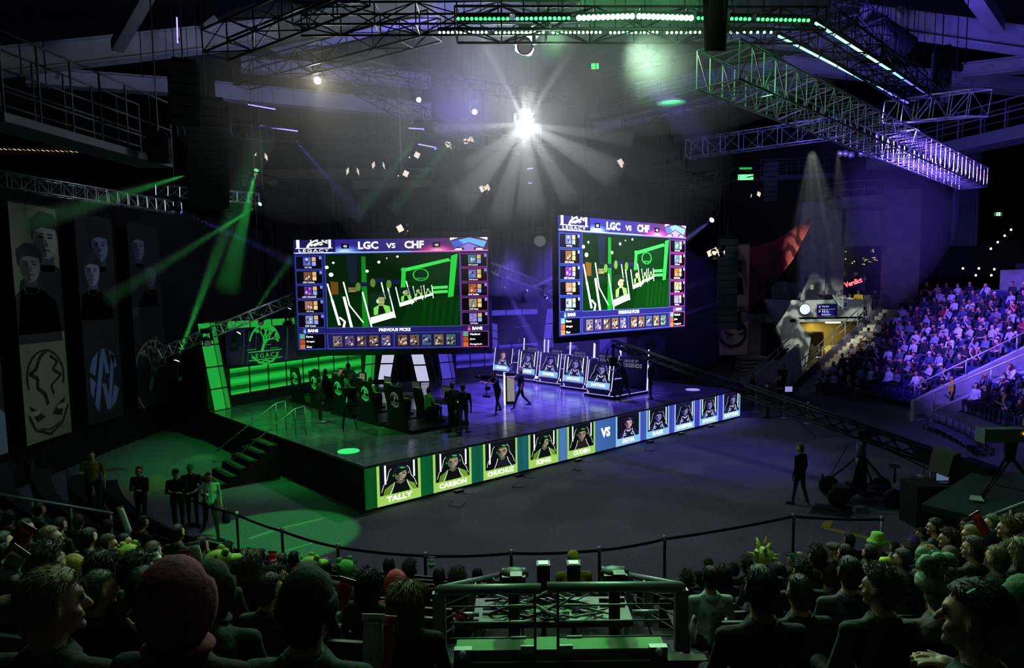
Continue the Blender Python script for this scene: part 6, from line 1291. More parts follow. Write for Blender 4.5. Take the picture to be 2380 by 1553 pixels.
# ---------------------------------------------------------------- near crowd: (u, v, head width px, hair, hair colour, shirt, skin, pose, label)
D_ = '15181a'
F = [
(122, 1408, 138, 'bun', '8f7a52', '0f1216', 0, 'nh', 'blonde woman with hair tied in a bun, nearest at the lower left, face turned right'),
(231, 1374, 78, 'cropped', '5a5546', '15181a', 0, 'nc', 'person with short greyish hair right behind the blonde woman with the bun'),
(423, 1400, 150, 'hood', '8a2c4a', '101216', 0, 'na', 'person under a burgundy hood, large at the lower left'),
(500, 1372, 92, 'hood', '142022', '142022', 0, 'nf', 'person in a dark teal hood bending behind the burgundy hood'),
(715, 1420, 134, 'beanie', '0c0f12', '2c3a34', 0, 'na', 'large person in a black beanie and grey green jacket, lower centre left'),
(716, 1352, 60, 'brim', '0e1010', '121416', 0, 'na', 'person in a wide dark brimmed hat behind the black beanie'),
(814, 1386, 50, 'short', '7a6a4a', '4a5a54', 0, 'nb', 'blond person in a checked shirt beside the red clapper stick'),
(945, 1398, 76, 'long', '8a7a48', '0c0e10', 0, 'na', 'woman with long blond hair left of the railing box'),
(855, 1355, 54, 'long', '101210', '101416', 0, 'na', 'person with long black hair left of the pink hood'),
(917, 1358, 46, 'hood', 'd84858', '8a2834', 0, 'nb', 'person in a bright pink red hood'),
(953, 1326, 36, 'curly', '2a241c', '141618', 0, 'na', 'person with curly dark hair just above the long blond hair'),
(905, 1318, 33, 'short', '161814', '121416', 0, 'na', 'dark haired person left of the curly dark hair, above the pink hood'),
(983, 1382, 36, 'long', '4a2018', '1a1416', 0, 'nc', 'person with reddish brown hair between the long blond hair and the railing'),
(1064, 1347, 37, 'afro', '4a3a26', '1c2420', 0, 'na', 'person with fuzzy brown hair behind the left railing'),
(1021, 1343, 34, 'short', '10120f', '121614', 0, 'na', 'black haired person left of the fuzzy brown hair'),
(1110, 1340, 28, 'short', '161412', '141618', 0, 'na', 'dark haired person nearest the left railing end'),
(804, 1334, 42, 'creature', '3a9a2c', '16301c', 0, 'nb', 'person in a green plush creature hat, right of the pale tape cross'),
(722, 1326, 42, 'creature', '7aa832', '1c2a1c', 0, 'nc', 'person in a lime green plush hat above the wide brimmed hat'),
(760, 1322, 34, 'short', '3a1c1c', '1a1618', 0, 'na', 'dark haired person between the two green plush hats'),
(508, 1318, 50, 'creature', '8aa83c', '26301e', 0, 'nc', 'person in a yellow green plush hat with a beak above the teal hood'),
(300, 1298, 42, 'creature', '8aa828', '1c241c', 0, 'nb', 'person in a yellow green plush hat with red, left crowd'),
(116, 1254, 50, 'cropped', '7a6a58', '1c1e22', 0, 'nc', 'nearly bald man in the left crowd, facing right'),
(113, 1310, 76, 'curly', '2e2c26', '0e1012', 0, 'na', 'person with wavy dark hair above the blonde woman with the bun'),
(172, 1325, 52, 'hood', '8a7420', '5a4c18', 0, 'nb', 'person in a mustard yellow hood in the left crowd'),
(250, 1270, 44, 'short', '3c2a20', '1a1414', 0, 'nc', 'brown haired person in the left crowd above the wavy black hair'),
(289, 1261, 33, 'cropped', '2e2a26', '14181a', 0, 'nc', 'person with cropped dark hair, right of the brown haired one in the left crowd'),
(207, 1252, 40, 'short', '16161a', '121418', 0, 'na', 'black haired person right of the nearly bald man'),
(356, 1286, 42, 'short', '5a4634', '141618', 0, 'na', 'light brown haired person behind the white clapper stick in the left crowd'),
(322, 1332, 74, 'curly', '161a16', '101214', 0, 'nf', 'large curly black head left of the burgundy hood'),
(236, 1318, 60, 'long', '14161a', '0e1014', 0, 'na', 'person with long black hair beside the mustard hood'),
(384, 1322, 42, 'curly', '2a2a1c', '12140f', 0, 'na', 'person with curly dark hair right above the burgundy hood'),
(336, 1368, 80, 'short', '1e2420', '0e1214', 0, 'na', 'large dark head between the greyish hair and the burgundy hood'),
(579, 1308, 50, 'long', '6a6248', '141816', 0, 'nb', 'person with a pale clip in light brown hair, left of the red stick'),
(606, 1294, 28, 'short', '14100e', '101214', 0, 'na', 'small dark head just left of the short red stick'),
(655, 1308, 34, 'short', '12140f', '0e1210', 0, 'na', 'dark head just right of the short red stick'),
(684, 1300, 28, 'short', '0e120e', '0c100e', 0, 'na', 'small dark head in front of the pale tape cross'),
(627, 1372, 62, 'short', '0c0e0c', '2a3832', 0, 'nc', 'dark haired person leaning in a grey green top, left of the black beanie'),
(640, 1340, 44, 'curly', '1c201e', '12181a', 0, 'nf', 'curly dark head above the person leaning in grey green'),
(414, 1240, 34, 'short', '0e120e', '0c1210', 0, 'na', 'person in a black shirt with pale letters on the back, left crowd'),
(456, 1330, 40, 'short', '101412', '0e1214', 0, 'nb', 'dark head above the teal hood beside the white stick'),
(20, 1300, 60, 'short', '2a2a24', '101416', 0, 'nb', 'dark head at the left edge behind the white clapper stick'),
(8, 1262, 44, 'cropped', '4a4a38', '161a18', 0, 'na', 'pale cropped head cut by the left edge of the picture'),
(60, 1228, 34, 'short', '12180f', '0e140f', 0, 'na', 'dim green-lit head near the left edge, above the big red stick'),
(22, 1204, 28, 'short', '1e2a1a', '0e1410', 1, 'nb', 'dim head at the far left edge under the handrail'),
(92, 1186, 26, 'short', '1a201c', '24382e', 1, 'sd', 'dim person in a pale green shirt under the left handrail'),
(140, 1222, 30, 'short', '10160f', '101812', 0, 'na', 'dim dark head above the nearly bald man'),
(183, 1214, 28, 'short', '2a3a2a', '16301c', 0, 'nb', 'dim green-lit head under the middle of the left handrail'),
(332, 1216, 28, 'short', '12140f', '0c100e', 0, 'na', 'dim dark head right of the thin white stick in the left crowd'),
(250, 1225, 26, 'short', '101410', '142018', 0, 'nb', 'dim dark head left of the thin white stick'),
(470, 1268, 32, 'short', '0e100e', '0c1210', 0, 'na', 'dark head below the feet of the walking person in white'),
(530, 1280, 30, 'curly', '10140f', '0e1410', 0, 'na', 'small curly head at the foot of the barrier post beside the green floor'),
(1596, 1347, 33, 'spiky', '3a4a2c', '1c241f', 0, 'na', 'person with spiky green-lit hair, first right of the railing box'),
(1622, 1345, 27, 'short', '1a1a14', '1c2220', 0, 'nb', 'narrow dark head between the spiky green-lit hair and the white T-shirt'),
(1650, 1345, 46, 'short', '14140f', '9aa89c', 0, 'na', 'dark haired man in a white T-shirt right of the railing box'),
(1646, 1312, 26, 'cap', '1c4a20', '1a241c', 0, 'na', 'small person in a green cap above the white T-shirt man'),
(1682, 1334, 34, 'long', '14140f', '101412', 0, 'na', 'person with long black hair right of the white T-shirt man'),
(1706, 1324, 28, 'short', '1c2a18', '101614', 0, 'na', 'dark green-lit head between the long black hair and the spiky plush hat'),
(1734, 1314, 33, 'curly', '2a2c1c', '16201a', 0, 'na', 'curly dark head left of the spiky plush hat'),
(1774, 1306, 42, 'plush', 'b8c060', '1a201c', 0, 'na', 'person wearing a yellow green spiky plush hat'),
(1843, 1303, 27, 'short', '1c7a4a', '18301f', 0, 'nb', 'person with shiny emerald green hair'),
(1863, 1331, 48, 'curly', '24241c', '14201a', 0, 'na', 'curly dark head below the emerald green hair'),
(1898, 1296, 45, 'curly', '1c1612', '141414', 0, 'na', 'curly dark head with sunglasses pushed up, right of the emerald hair'),
(1942, 1280, 30, 'flatcap', '5a6258', '1a1e20', 0, 'nb', 'person in a grey flat cap holding a hand to the face'),
(1963, 1290, 40, 'short', '14140f', '141618', 0, 'na', 'dark head directly right of the grey flat cap'),
(1973, 1257, 29, 'short', '1c1c1a', '1a1e24', 0, 'na', 'dark head in front of the yellow floor marking'),
(2020, 1288, 37, 'short', '2e2a1c', '1e2a38', 0, 'na', 'brown haired man in a blue top below the green bucket hat'),
(2039, 1260, 34, 'bucket', '6aa02c', '30402c', 0, 'na', 'person in a green bucket hat with a red band'),
(2079, 1275, 23, 'short', '12120f', '101214', 0, 'na', 'small dark head right of the green bucket hat'),
(2098, 1303, 45, 'short', '2c241c', '2a3a38', 0, 'nb', 'man with thick dark hair and glasses beside the lime plush toy'),
(2122, 1262, 28, 'short', '6a3aa8', '1e1a26', 0, 'na', 'person with purple hair'),
(2111, 1280, 32, 'curly', '3a3022', '1a1c1e', 0, 'na', 'brown curly head just below the purple hair'),
(2154, 1290, 38, 'bob', 'a88c48', '2a2a26', 0, 'nb', 'blond person with a bob haircut in the right crowd'),
(2142, 1244, 27, 'short', '14120f', '141416', 0, 'nb', 'small dark head above the purple hair'),
(2173, 1227, 36, 'short', '1a1a18', '14201c', 0, 'nb', 'dark bearded man in profile above the curly brown head, right crowd'),
(2204, 1255, 42, 'curly', '3c2c1e', '38423e', 0, 'nb', 'man with curly brown hair in a grey jacket, right crowd'),
(2208, 1300, 42, 'beanie', '4a4634', '1c2222', 0, 'na', 'person in an olive brown beanie, right crowd'),
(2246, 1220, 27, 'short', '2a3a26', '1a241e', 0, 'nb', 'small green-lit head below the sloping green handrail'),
(2256, 1246, 42, 'short', '9a8458', '1c1c1c', 0, 'nb', 'blond man in profile left of the navy beanie'),
(2263, 1278, 52, 'short', '3a3022', '141416', 0, 'nb', 'brown haired person with glasses just below the blond man in profile'),
(2296, 1258, 42, 'beanie', '1c2248', '161822', 0, 'na', 'person in a navy beanie beside the thin red stick'),
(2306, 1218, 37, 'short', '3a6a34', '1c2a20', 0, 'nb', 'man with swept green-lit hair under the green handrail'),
(2342, 1231, 45, 'curly', '6a5634', '20221e', 0, 'nb', 'person with curly light brown hair near the right edge'),
(2372, 1216, 36, 'short', '5a4030', '201c1a', 0, 'nb', 'brown haired person cut by the right edge'),
(2342, 1198, 27, 'short', '2a201c', '1a1a1a', 0, 'nb', 'small dark head on the green handrail near the right edge'),
(2315, 1300, 55, 'cropped', '5a6430', '4c5c4a', 0, 'na', 'man with cropped fair hair in a grey green hoodie at the right'),
(2372, 1280, 52, 'long', '8a8468', '24241f', 0, 'nb', 'pale haired person at the right edge beside the grey green hoodie'),
(1767, 1374, 98, 'short', '14160f', '101614', 0, 'na', 'big man with tall dark hair, largest in the right crowd left half'),
(1856, 1378, 70, 'cropped', '2a2e20', '0c0e10', 0, 'na', 'man with cropped dark hair right beside the big tall dark hair'),
(1973, 1334, 66, 'short', '14120f', '2c3640', 0, 'na', 'dark haired man in a blue grey hoodie behind a raised forearm'),
(1922, 1338, 46, 'short', '14120f', '4a3a2c', 0, 'ng', 'person with a bare raised forearm in the right crowd'),
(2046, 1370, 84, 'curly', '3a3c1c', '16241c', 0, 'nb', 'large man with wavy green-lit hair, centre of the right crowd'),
(2175, 1362, 84, 'pom', '8aa890', '3c3430', 0, 'nf', 'person in a knitted hat with a big pale fluffy top'),
(2268, 1440, 142, 'short', '1c1c16', '2a3a30', 0, 'ne', 'big dark haired man at the lower right turned left with his hand raised'),
(2368, 1396, 84, 'hood', '245a34', '1c4a2a', 0, 'na', 'person in a green hood at the lower right edge'),
(2128, 1350, 40, 'short', '1c1814', '16181a', 0, 'nb', 'small dark head left of the fluffy knitted hat'),
(2226, 1345, 40, 'short', '14201a', '1a3a24', 0, 'na', 'dark green clad person between the fluffy hat and the grey green hoodie'),
(1810, 1330, 36, 'short', '141614', '141c18', 0, 'na', 'dark head right of the spiky plush hat, one row lower'),
(2012, 1322, 34, 'short', '1a1a14', '121614', 0, 'na', 'dark head below the brown haired man in a blue top'),
]
nplaced = []
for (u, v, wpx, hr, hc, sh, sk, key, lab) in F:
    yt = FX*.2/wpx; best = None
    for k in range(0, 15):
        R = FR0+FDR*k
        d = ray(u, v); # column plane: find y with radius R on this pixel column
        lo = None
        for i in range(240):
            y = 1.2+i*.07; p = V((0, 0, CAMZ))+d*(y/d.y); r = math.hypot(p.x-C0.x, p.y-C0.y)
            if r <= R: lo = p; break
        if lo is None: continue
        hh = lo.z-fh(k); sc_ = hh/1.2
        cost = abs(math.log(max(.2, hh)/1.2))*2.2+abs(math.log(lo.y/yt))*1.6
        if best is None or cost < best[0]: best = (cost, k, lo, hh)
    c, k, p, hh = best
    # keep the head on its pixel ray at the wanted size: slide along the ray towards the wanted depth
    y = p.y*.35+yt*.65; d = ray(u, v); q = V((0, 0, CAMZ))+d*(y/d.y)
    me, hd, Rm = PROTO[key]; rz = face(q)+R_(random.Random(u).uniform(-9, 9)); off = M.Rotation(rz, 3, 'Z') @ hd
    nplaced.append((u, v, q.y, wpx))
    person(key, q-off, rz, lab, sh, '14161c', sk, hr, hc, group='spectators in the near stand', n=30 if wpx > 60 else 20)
# ---- inflatable clapper sticks
def stick(u, v, y, L, ang, col, lab, r=.05, es=0):
    p = at_y(u, v, y); m = mat('inflated_foil_'+col, rgb(col), .3, spec=.7, bump=(14, .25)); b = MB(); n = 8
    b.lathe([(r*.25, -L/2), (r*.95, -L/2+.04), (r, -L/2+.08), (r, L/2-.1), (r*.92, L/2-.04), (r*.8, L/2)], m, 14)
    b.box((0, 0, L/2+.012), (r*2.1, .006, .035), m)
    o = b.build('clapper_stick', loc=p); o.rotation_euler = (0, R_(ang), 0); o.scale = (1, .75, 1); tag(o, lab, 'clapper stick', 'inflatable clapper sticks in the crowd')
RD, WT_ = 'b8321c', 'a8b4ac'
for a in ((38, 1276, 4.2, .3, 32, RD, 'big slanting red clapper stick at the left edge'), (27, 1312, 3.6, .16, 38, WT_, 'whitish green clapper stick at the left edge below the red one'), (432, 1306, 6., .16, -4, RD, 'upright red clapper stick above the burgundy hood'), (456, 1292, 6., .2, -8, WT_, 'pale clapper stick right beside the upright red one'),
          (362, 1298, 6., .12, -20, WT_, 'short pale clapper stick over the light brown head'), (290, 1212, 10, .42, -16, WT_, 'thin pale clapper stick in the dim left crowd'), (633, 1301, 8, .16, 2, 'e03a20', 'short bright red clapper stick in front of the green floor'), (796, 1387, 4.3, .2, 18, RD, 'red clapper stick right of the black beanie'),
          (868, 1498, 3.0, .23, 2, WT_, 'large pale clapper stick at the bottom, left of the blonde hair'), (891, 1500, 3.05, .23, 5, RD, 'large red clapper stick behind the large pale one at the bottom'), (1003, 1310, 9, .14, 3, WT_, 'small pale clapper stick by the barrier post left of the stair'), (2281, 1222, 6.8, .26, -32, 'c03420', 'thin slanting red clapper stick in the right crowd'),
          (1066, 1444, 5.8, .12, 25, RD, 'short red clapper stick seen through the left railing'), (1945, 700, 43.4, .9, -35, WT_, 'long pale clapper stick held on the concourse')): stick(*a[:7], r=.05 if a[2] < 20 else .06)
# lime toy, glowing wristband, yellow guard in the stair
b = MB(); b.ell((0, 0, 0), (.08, .06, .05), mat('lime_plush', rgb('b0d020'), .8), 12, fn=lambda p: p*(1+.2*NZ.noise(p*30))); b.lathe([(.03, .03), (.002, .1)], WHITE, 8, (.04, 0, 0)); tag(b.build('plush_toy', loc=at_y(2060, 1306, 6.6)), 'lime green plush toy with a white tip in the right crowd', 'plush toy')
b = MB(); b.box((0, 0, 0), (.03, .008, .009), mat('shiny_green_clip', rgb('40c060'), .2, .5), M.Rotation(-.5, 3, 'Y')); tag(b.build('hair_clip', loc=at_y(2258, 1376, 2.05)), 'small shiny green clip on the hair of the big man at the lower right', 'hair clip')
for J_, k in ((pose_stand('down'), 'st_down'), (pose_stand('front'), 'st_front'), (pose_stand('hold'), 'st_hold'), (pose_stand('hip', 0), 'st_hip'), (pose_stand(('down', 'reach'), 0, .9), 'st_walk'), (pose_stand('crossed'), 'st_cross'), (pose_stand(('down', 'hold'), 20), 'st_one'), (pose_stand('reach', 0, .5, .3), 'st_cam'), (pose_stand(('down', 'down'), 15, .4), 'st_stroll')): proto(k, J_, .014, k not in ('st_walk', 'st_front', 'st_one', 'st_cam'))
proto('sit_desk', pose_sit('desk'), .014, False)
YEL = 'a89a20'
g = at_y(1333, 1300, 9.3); me, hd, _ = PROTO['nd']; person('nd', g-V(hd), R_(3), 'security guard in a yellow shirt and backwards yellow cap, seated in the stair', YEL, '20202a', 1, 'cap_back', 'b8c030', n=20)
def standing(key, u, v, z, rz, lab, s=1., **k):
    p = at_z(u, v, z); return person(key, p, rz, lab, s=s, **k)
PI = math.pi
# arena floor and edges
standing('st_stroll', 1858, 1174, 0, R_(35), 'dark silhouetted person with short grey hair standing alone on the carpet', shirt='14161c', pants='101218', hair='short', hc='5a5650', s=1.02)
standing('st_hold', 2215, 1195, 0, R_(65), 'crane operator in black standing behind the counterweight', s=.98, shirt='0e0f14', pants='0c0d10', hair='cropped', hc='3a3026')
p = at_z(2240, 1232, 0); person('sit_desk', V((p.x+.3, p.y+.2, .35)), R_(70), 'person wearing headphones seated at the black draped desk', '101218', '0c0d10', 0, 'curly', '1a1a18', s=1.05)
p = pol(17.6, 1.3, .45); person('st_one', p, R_(60), 'person in a yellow security shirt standing on the stair between the walls', 'a8901c', '16161a', 1, 'short', '12100e')
for (u, v, z, sh, lab, key, hr, hc, rz) in ((222, 1200, .5, '7a6c1c', 'security person in a yellow top and dark vest standing at the dim left', 'st_one', 'cropped', '3a2a1c', 200), (450, 1225, 0, '0e1412', 'person in a green cap and dark shirt standing beside the white T-shirt', 'st_front', 'cap', '1c8a3a', 190), (492, 1252, 0, '98a498', 'person in a white T-shirt walking with a dark bag, lower left', 'st_walk', 'short', '4a3a26', 215),
                                       (332, 1232, 0, '101412', 'dim dark person standing by the left barrier post', 'st_cross', 'short', '101010', 170), (417, 1240, 0, '0c100f', 'dark person with crossed arms in front of the left table', 'st_cross', 'cap', '0e120f', 190)):
    standing(key, u, v, z, R_(rz), lab, shirt=sh, pants='101216', hair=hr, hc=hc)
b = MB(); b.lathe([(.02, .4), (.05, .32), (.11, .1), (.09, 0), (.02, -.02)], K, 12); p = at_z(528, 1255, 0); tag(b.build('bag', loc=(p.x, p.y, .45)), 'dark bag carried by the walking person in white', 'bag')
# far dark watchers at the end of the stage and the concourse spectators
for (u, v, z, lab, sh, key, rz, hr) in ((1818, 918, .0, 'dark hooded person looking at a phone in front of the ramp wall', '14161e', 'st_hold', 150, 'hood'), (1783, 972, 0, 'dark person standing under the crane arm near the far posts', '101218', 'st_down', 60, 'cap'), (1748, 945, 0, 'dark person left of the far posts beside the end of the stage', '101218', 'st_cross', 80, 'short'), (1812, 950, 0, 'dark person standing by the small white notice', '12141c', 'st_front', 100, 'short')):
    standing(key, u, v, z, R_(rz), lab, shirt=sh, pants='0e1016', hair=hr, hc='14141a')
for (u, key, sh, hr, lab) in ((1903, 'st_front', '101216', 'short', 'spectator in a black T-shirt with a white print, leftmost at the concourse parapet'), (1924, 'st_front', '1c1c22', 'short', 'spectator in a dark striped jacket, second at the concourse parapet'), (1955, 'st_hold', '8a8a88', 'short', 'spectator in a grey T-shirt holding a long pale stick at the parapet'), (1973, 'st_front', 'b8a8a8', 'bucket', 'shorter spectator in a pale top and hat at the parapet'), (1993, 'st_front', 'c09a18', 'short', 'spectator in a bright yellow jacket at the right end of the parapet')):
    q = at_y(u, 740, YC+.75); z0 = at_y(1950, 739, YC).z
    person(key, (q.x, q.y, z0), R_(172), lab, sh, '16181e', 0, hair=hr, hc='1a1412' if hr == 'short' else '7a7468', s=.86 if hr == 'bucket' else 1.)
q = at_y(2032, 737, 44); person('st_front', (q.x, q.y, at_y(1950, 739, YC).z), R_(165), 'woman in black with a round badge standing alone at the top of the pale stair', '0e1014', '0c0d10', 0, 'long', '2a1c16')
# ---------------------------------------------------------------- right stand
SHC = [('12141c', 'black', 9), ('2a3050', 'navy', 4), ('5c606c', 'grey', 5), ('c4c4cc', 'white', 6), ('8088a0', 'light grey', 4), ('1c1c26', 'dark', 6), ('8a1c20', 'red', 1), ('38405c', 'slate blue', 4), ('a0a0a8', 'pale', 4)]
SHL = [x for x in SHC for _ in range(x[2])]
HRC = [('1a1412', 'black hair', 'short'), ('1a1412', 'curly black hair', 'curly'), ('3a281c', 'brown hair', 'short'), ('5a4430', 'long brown hair', 'long'), ('1c1614', 'long black hair', 'long'), ('2a1e18', 'cropped hair', 'cropped'), ('8a7450', 'fair hair', 'short'), ('d0d0d8', 'a white cap', 'cap'), ('14161c', 'a black cap', 'cap'), ('3a281c', 'a brown bob', 'bob')]
rg = random.Random(21); cnt = 0; rown = ['front'] + ['row %d from the front' % (i+2) for i in range(14)]
def fill(ph0, ph1, k0, k1, block, pitch, umax=2400, skip=.08):
    global cnt
    for k in range(k0, k1):
        R = RR0+RDR*k; zt = RDH*(k+1)-RDH*.2 if k >= 0 else 0; n = 0; ph = ph0+rg.uniform(0, 1)
        while ph < ph1:
            n += 1; p = pol(R+rg.uniform(-.05, .05), ph, zt); u, v = proj(p+V((0, 0, 1.1))); ph += math.degrees(pitch*rg.uniform(.92, 1.12)/R)
            if u > umax or rg.random() < skip or v > 1180: continue
            if k == 0 and block[0] == 'f' and 6 < ph < 19.6: continue
            sh = rg.choice(SHL); hr = rg.choice(HRC); key = rg.choice(list(SITF)); rz = face(p)+R_(rg.uniform(-14, 10))
            lab = 'person in %s top with %s, %s, seat %d, %s' % (sh[1], hr[1], rown[k].replace(' from the front', ''), n, block)
            if k == 0: lab = 'person in %s top with %s, front row, seat %d, %s' % (sh[1], hr[1], n, block)
            person(key, p, rz, lab, sh[0], rg.choice(('1a1e2c', '14161c', '3a4058', '1c2030')), rg.choice((0, 0, 0, 1, 1, 2)), hr[2], hr[0], group='seated spectators in the right stand', n=12, s=rg.uniform(.95, 1.05)); cnt += 1
fill(5.0, 28, 0, 12, 'far block', .6)
fill(-34, -2.2, 1, 9, 'near block', .66, skip=.12)
print('stand people', cnt, 'near', len(F))
b = MB()
for (ph0, ph1, n, r0) in ((4.2, 28.4, 12, 0), (-36, -1.4, 10, 1)):
    for k in range(r0, n):
        R = RR0+RDR*k+.12; z = RDH*(k+1)-RDH*.2; sg = 16
        for i in range(sg):
            p = ph0+(ph1-ph0)*i/sg; q = ph0+(ph1-ph0)*(i+1)/sg
            quadbox(b, [pol(R-.3, p)[:2], pol(R-.3, q)[:2], pol(R+.12, q)[:2], pol(R+.12, p)[:2]], z+.36, z+.42, SEATM); quadbox(b, [pol(R+.12, p)[:2], pol(R+.12, q)[:2], pol(R+.16, q)[:2], pol(R+.16, p)[:2]], z+.36, z+.78, SEATM)
o = b.build('seat_rows'); tag(o, None, None, kind='structure')
b = MB()
for k in range(0, 15):
    R = FR0+FDR*k+.12; z = fh(k)
    for (a0, a1) in ((-150, AISLE-3.2), (AISLE+3.8, -66)):
        sg = 20
        for i in range(sg):
            p = a0+(a1-a0)*i/sg; q = a0+(a1-a0)*(i+1)/sg
            quadbox(b, [pol(R+.14, p)[:2], pol(R+.14, q)[:2], pol(R+.18, q)[:2], pol(R+.18, p)[:2]], z+.3, z+.72, mat('seat_black', rgb('121416'), .45)) if k < 13 else None
            quadbox(b, [pol(R-.3, p)[:2], pol(R-.3, q)[:2], pol(R+.14, q)[:2], pol(R+.14, p)[:2]], z+.38, z+.43, mat('seat_black', rgb('121416'), .45)) if k < 13 else None
o = b.build('seat_rows_near'); tag(o, None, None, kind='structure')
# ================================================================ ON STAGE
ex = V((*e1, 0)); ey = V((*e2, 0))
def chair():
    t = thing('gaming_chair', 'c', 'chair'); b = MB(); b.box((0, 0, .47), (.5, .5, .1), K); b.build('seat', t)
    b = MB(); b.prism([V((-.2, -.24, .5)), V((.2, -.24, .5)), V((.27, -.3, .95)), V((.2, -.36, 1.3)), V((-.2, -.36, 1.3)), V((-.27, -.3, .95))], V((0, -.09, 0)), K); b.build('backrest', t)
    b = MB(); P = [(-.2, -.23, .5), (-.28, -.29, .95), (-.2, -.35, 1.31), (.2, -.35, 1.31), (.28, -.29, .95), (.2, -.23, .5)]; b.tube(P, .018, mat('piping', (.7, .75, .8), .5), 5); b.build('piping', t)
    b = MB(); b.tube([(0, 0, .1), (0, 0, .43)], .03, KM)
    for a in range(5): b.tube([(0, 0, .12), (.3*math.cos(a*1.257), .3*math.sin(a*1.257), .06)], .02, KM, 5); b.ell((.3*math.cos(a*1.257), .3*math.sin(a*1.257), .03), (.03, .03, .03), K, 8)
    b.build('star_base', t); return t
def headset(o, key, c):
    me, hd, Rm = PROTO[key]; b = MB(); b.tube([(.09*math.cos(a*.314)*1.0, -.005, .02+.125*math.sin(a*.314)) for a in range(11)], .012, c, 5)
    for s in (-1, 1): b.ell((s*.09, 0, 0), (.022, .04, .045), c, 8)
    h = b.build('headset', o); h.matrix_local = M.Translation(hd) @ Rm.to_4x4()
# emblem boards, desks and lit platforms: one pod per player, local +Y looks at the other team
CH0 = None
def pod(label, p, rz, side, idx, st=None, name=None):
    global CH0
    lc = em('38f060', 1.1) if side == 'L' else em('9a90ff', 1.3); lw = em('30d850', .8) if side == 'L' else em('c0bcff', 1.7)
    t = thing('player_booth', label, 'gaming booth', p, rz, 'player booths of the %s team' % ('left' if side == 'L' else 'right'))
    b = MB(); b.box((0, .1, .07), (1.75, 2.5, .14), KM); b.build('platform', t)
    b = MB()
    for s in ((-1, 1) if side == 'R' else (-1,)): b.bar((s*.89, -1.1, .13), (s*.89, 1.2, .13), .025, .03, lc)
    if side == 'R': b.bar((-.89, 1.36, .13), (.89, 1.36, .13), .03, .025, lc, up=(0, 1, 0)); b.bar((-.89, -1.16, .13), (.89, -1.16, .13), .03, .025, lc, up=(0, 1, 0)); b.build('edge_light', t)
    b = MB(); tw, bw = (.42, .62) if side == 'L' else (.8, .8); H = 1.62
    b.prism([V((-bw, -1.15, .14)), V((bw, -1.15, .14)), V((tw, -1.28, H)), V((-tw, -1.28, H))], V((0, .06, 0)), KM); b.build('back_board', t)
    b = MB(); d = Draw(b, (-bw, -1.158, .14), (1, 0, 0), V((0, -.085, 1)).normalized(), V((0, -1, -.085)).normalized(), .004)
    if side == 'L':
        c = em('30d058', .8) if idx else em('5a6a66', .6); tree_logo(d, bw, 1.0, .26, c, 1, thick=.13); b.build('board_emblem', t)
    else:
        b = MB(); d = Draw(b, (.8, -1.09, .14), (-1, 0, 0), (0, -.08, 1), (0, 1, .08), .004); c = em('8c8a98', .55); d.text('LEAGUE OF', .25, 1.25, .8, .12, c); d.text('LEGENDS', .2, 1.0, 1.1, .2, c, bold=.03); b.build('board_lettering', t)
        for s in (-1, 1): b = MB(); b.bar((s*.86, -1.1, .14), (s*.86, -1.22, 2.05), .045, .045, lw, up=(1, 0, 0)); b.build('light_bar', t)
    b = MB(); b.box((0, .85, .84), (1.5, .62, .05), K)
    for s in (-1, 1): b.box((s*.72, .85, .48), (.05, .6, .7), K)
    b.build('desk', t)
    for s in ((-1, 1) if side == 'R' else (1,)): b = MB(); b.bar((s*.77, .5, .88), (s*.77, 1.18, .88), .03, .03, lc); b.build('light_strip', t)
    b = MB(); b.box((0, 1.05, .88), (.26, .2, .02), KM); b.box((0, 1.07, .98), (.05, .04, .2), KM); b.box((0, 1.06, 1.2), (.58, .04, .36), K); mt_ = b.build('monitor', t)
    b = MB(); d = Draw(b, (-.27, 1.036, 1.04), (1, 0, 0), (0, 0, 1), (0, -1, 0), .003); c = 'c8b890' if idx > 2 else '5a6a5a'; d.rect(0, 0, .54, .32, em('2c2c22' if side == 'L' else '202850', .8)); d.rect(.06, .04, .42, .24, em(c if side == 'L' else '7080b8', .5), 2)
    for i in range(4):
        for j in range(3): d.rect(.1+i*.09, .07+j*.07, .06, .045, em('1c1c18' if side == 'L' else '182048', .8), 3)
    b.build('monitor_display', mt_)
    b = MB(); b.box((-.05, .75, .875), (.42, .15, .02), KM); b.build('keyboard', t); b = MB(); b.ell((.3, .75, .88), (.03, .05, .02), KM, 8); b.build('mouse', t)
    if side == 'R':   # front portrait display leaning back, with an angled foot
        b = MB(); d = Draw(b, (.72, 1.30, .42), (-1, 0, 0), V((0, -.16, 1)).normalized(), V((0, 1, .16)).normalized(), .004); W_, H_ = 1.44, 1.22
        b.box((0, 1.19, .95), (1.5, .06, 1.25), K, M.Rotation(R_(9), 3, 'X')); b.box((0, 1.3, .28), (1.4, .1, .2), K, M.Rotation(R_(-20), 3, 'X')); b.build('display_casing', t)
        b = MB(); d.b = b; d.rect(.06, 0, W_-.12, H_, em('14141e', 1), 2); portrait(d, .08, .26, W_-.16, .94, st, 3); d.rect(.06, 0, W_-.12, .27, em(B1, .95), 19); d.text(name, .3, .07, .84, .13, em('ffffff', 1.7), 20, .04); b.build('portrait_display', t)
        b = MB()
        for s in (-1, 1): b.tube([(s*.74, 1.13, 1.66), (s*.74, 1.33, .42), (s*.6, 1.36, .14)], .018, lw, 5)
        b.tube([(-.74, 1.33, .4), (.74, 1.33, .4)], .01, lc, 4); b.build('edge_light_tube', t)
    R3 = M.Rotation(rz, 3, 'Z'); c = V(p)+R3 @ V((0, .12, .14))
    if CH0 is None: ch_ = CH0 = chair()
    else: ch_ = dup(CH0)
    ch_.location = c; ch_.rotation_euler = (0, 0, rz)
    return c, ch_
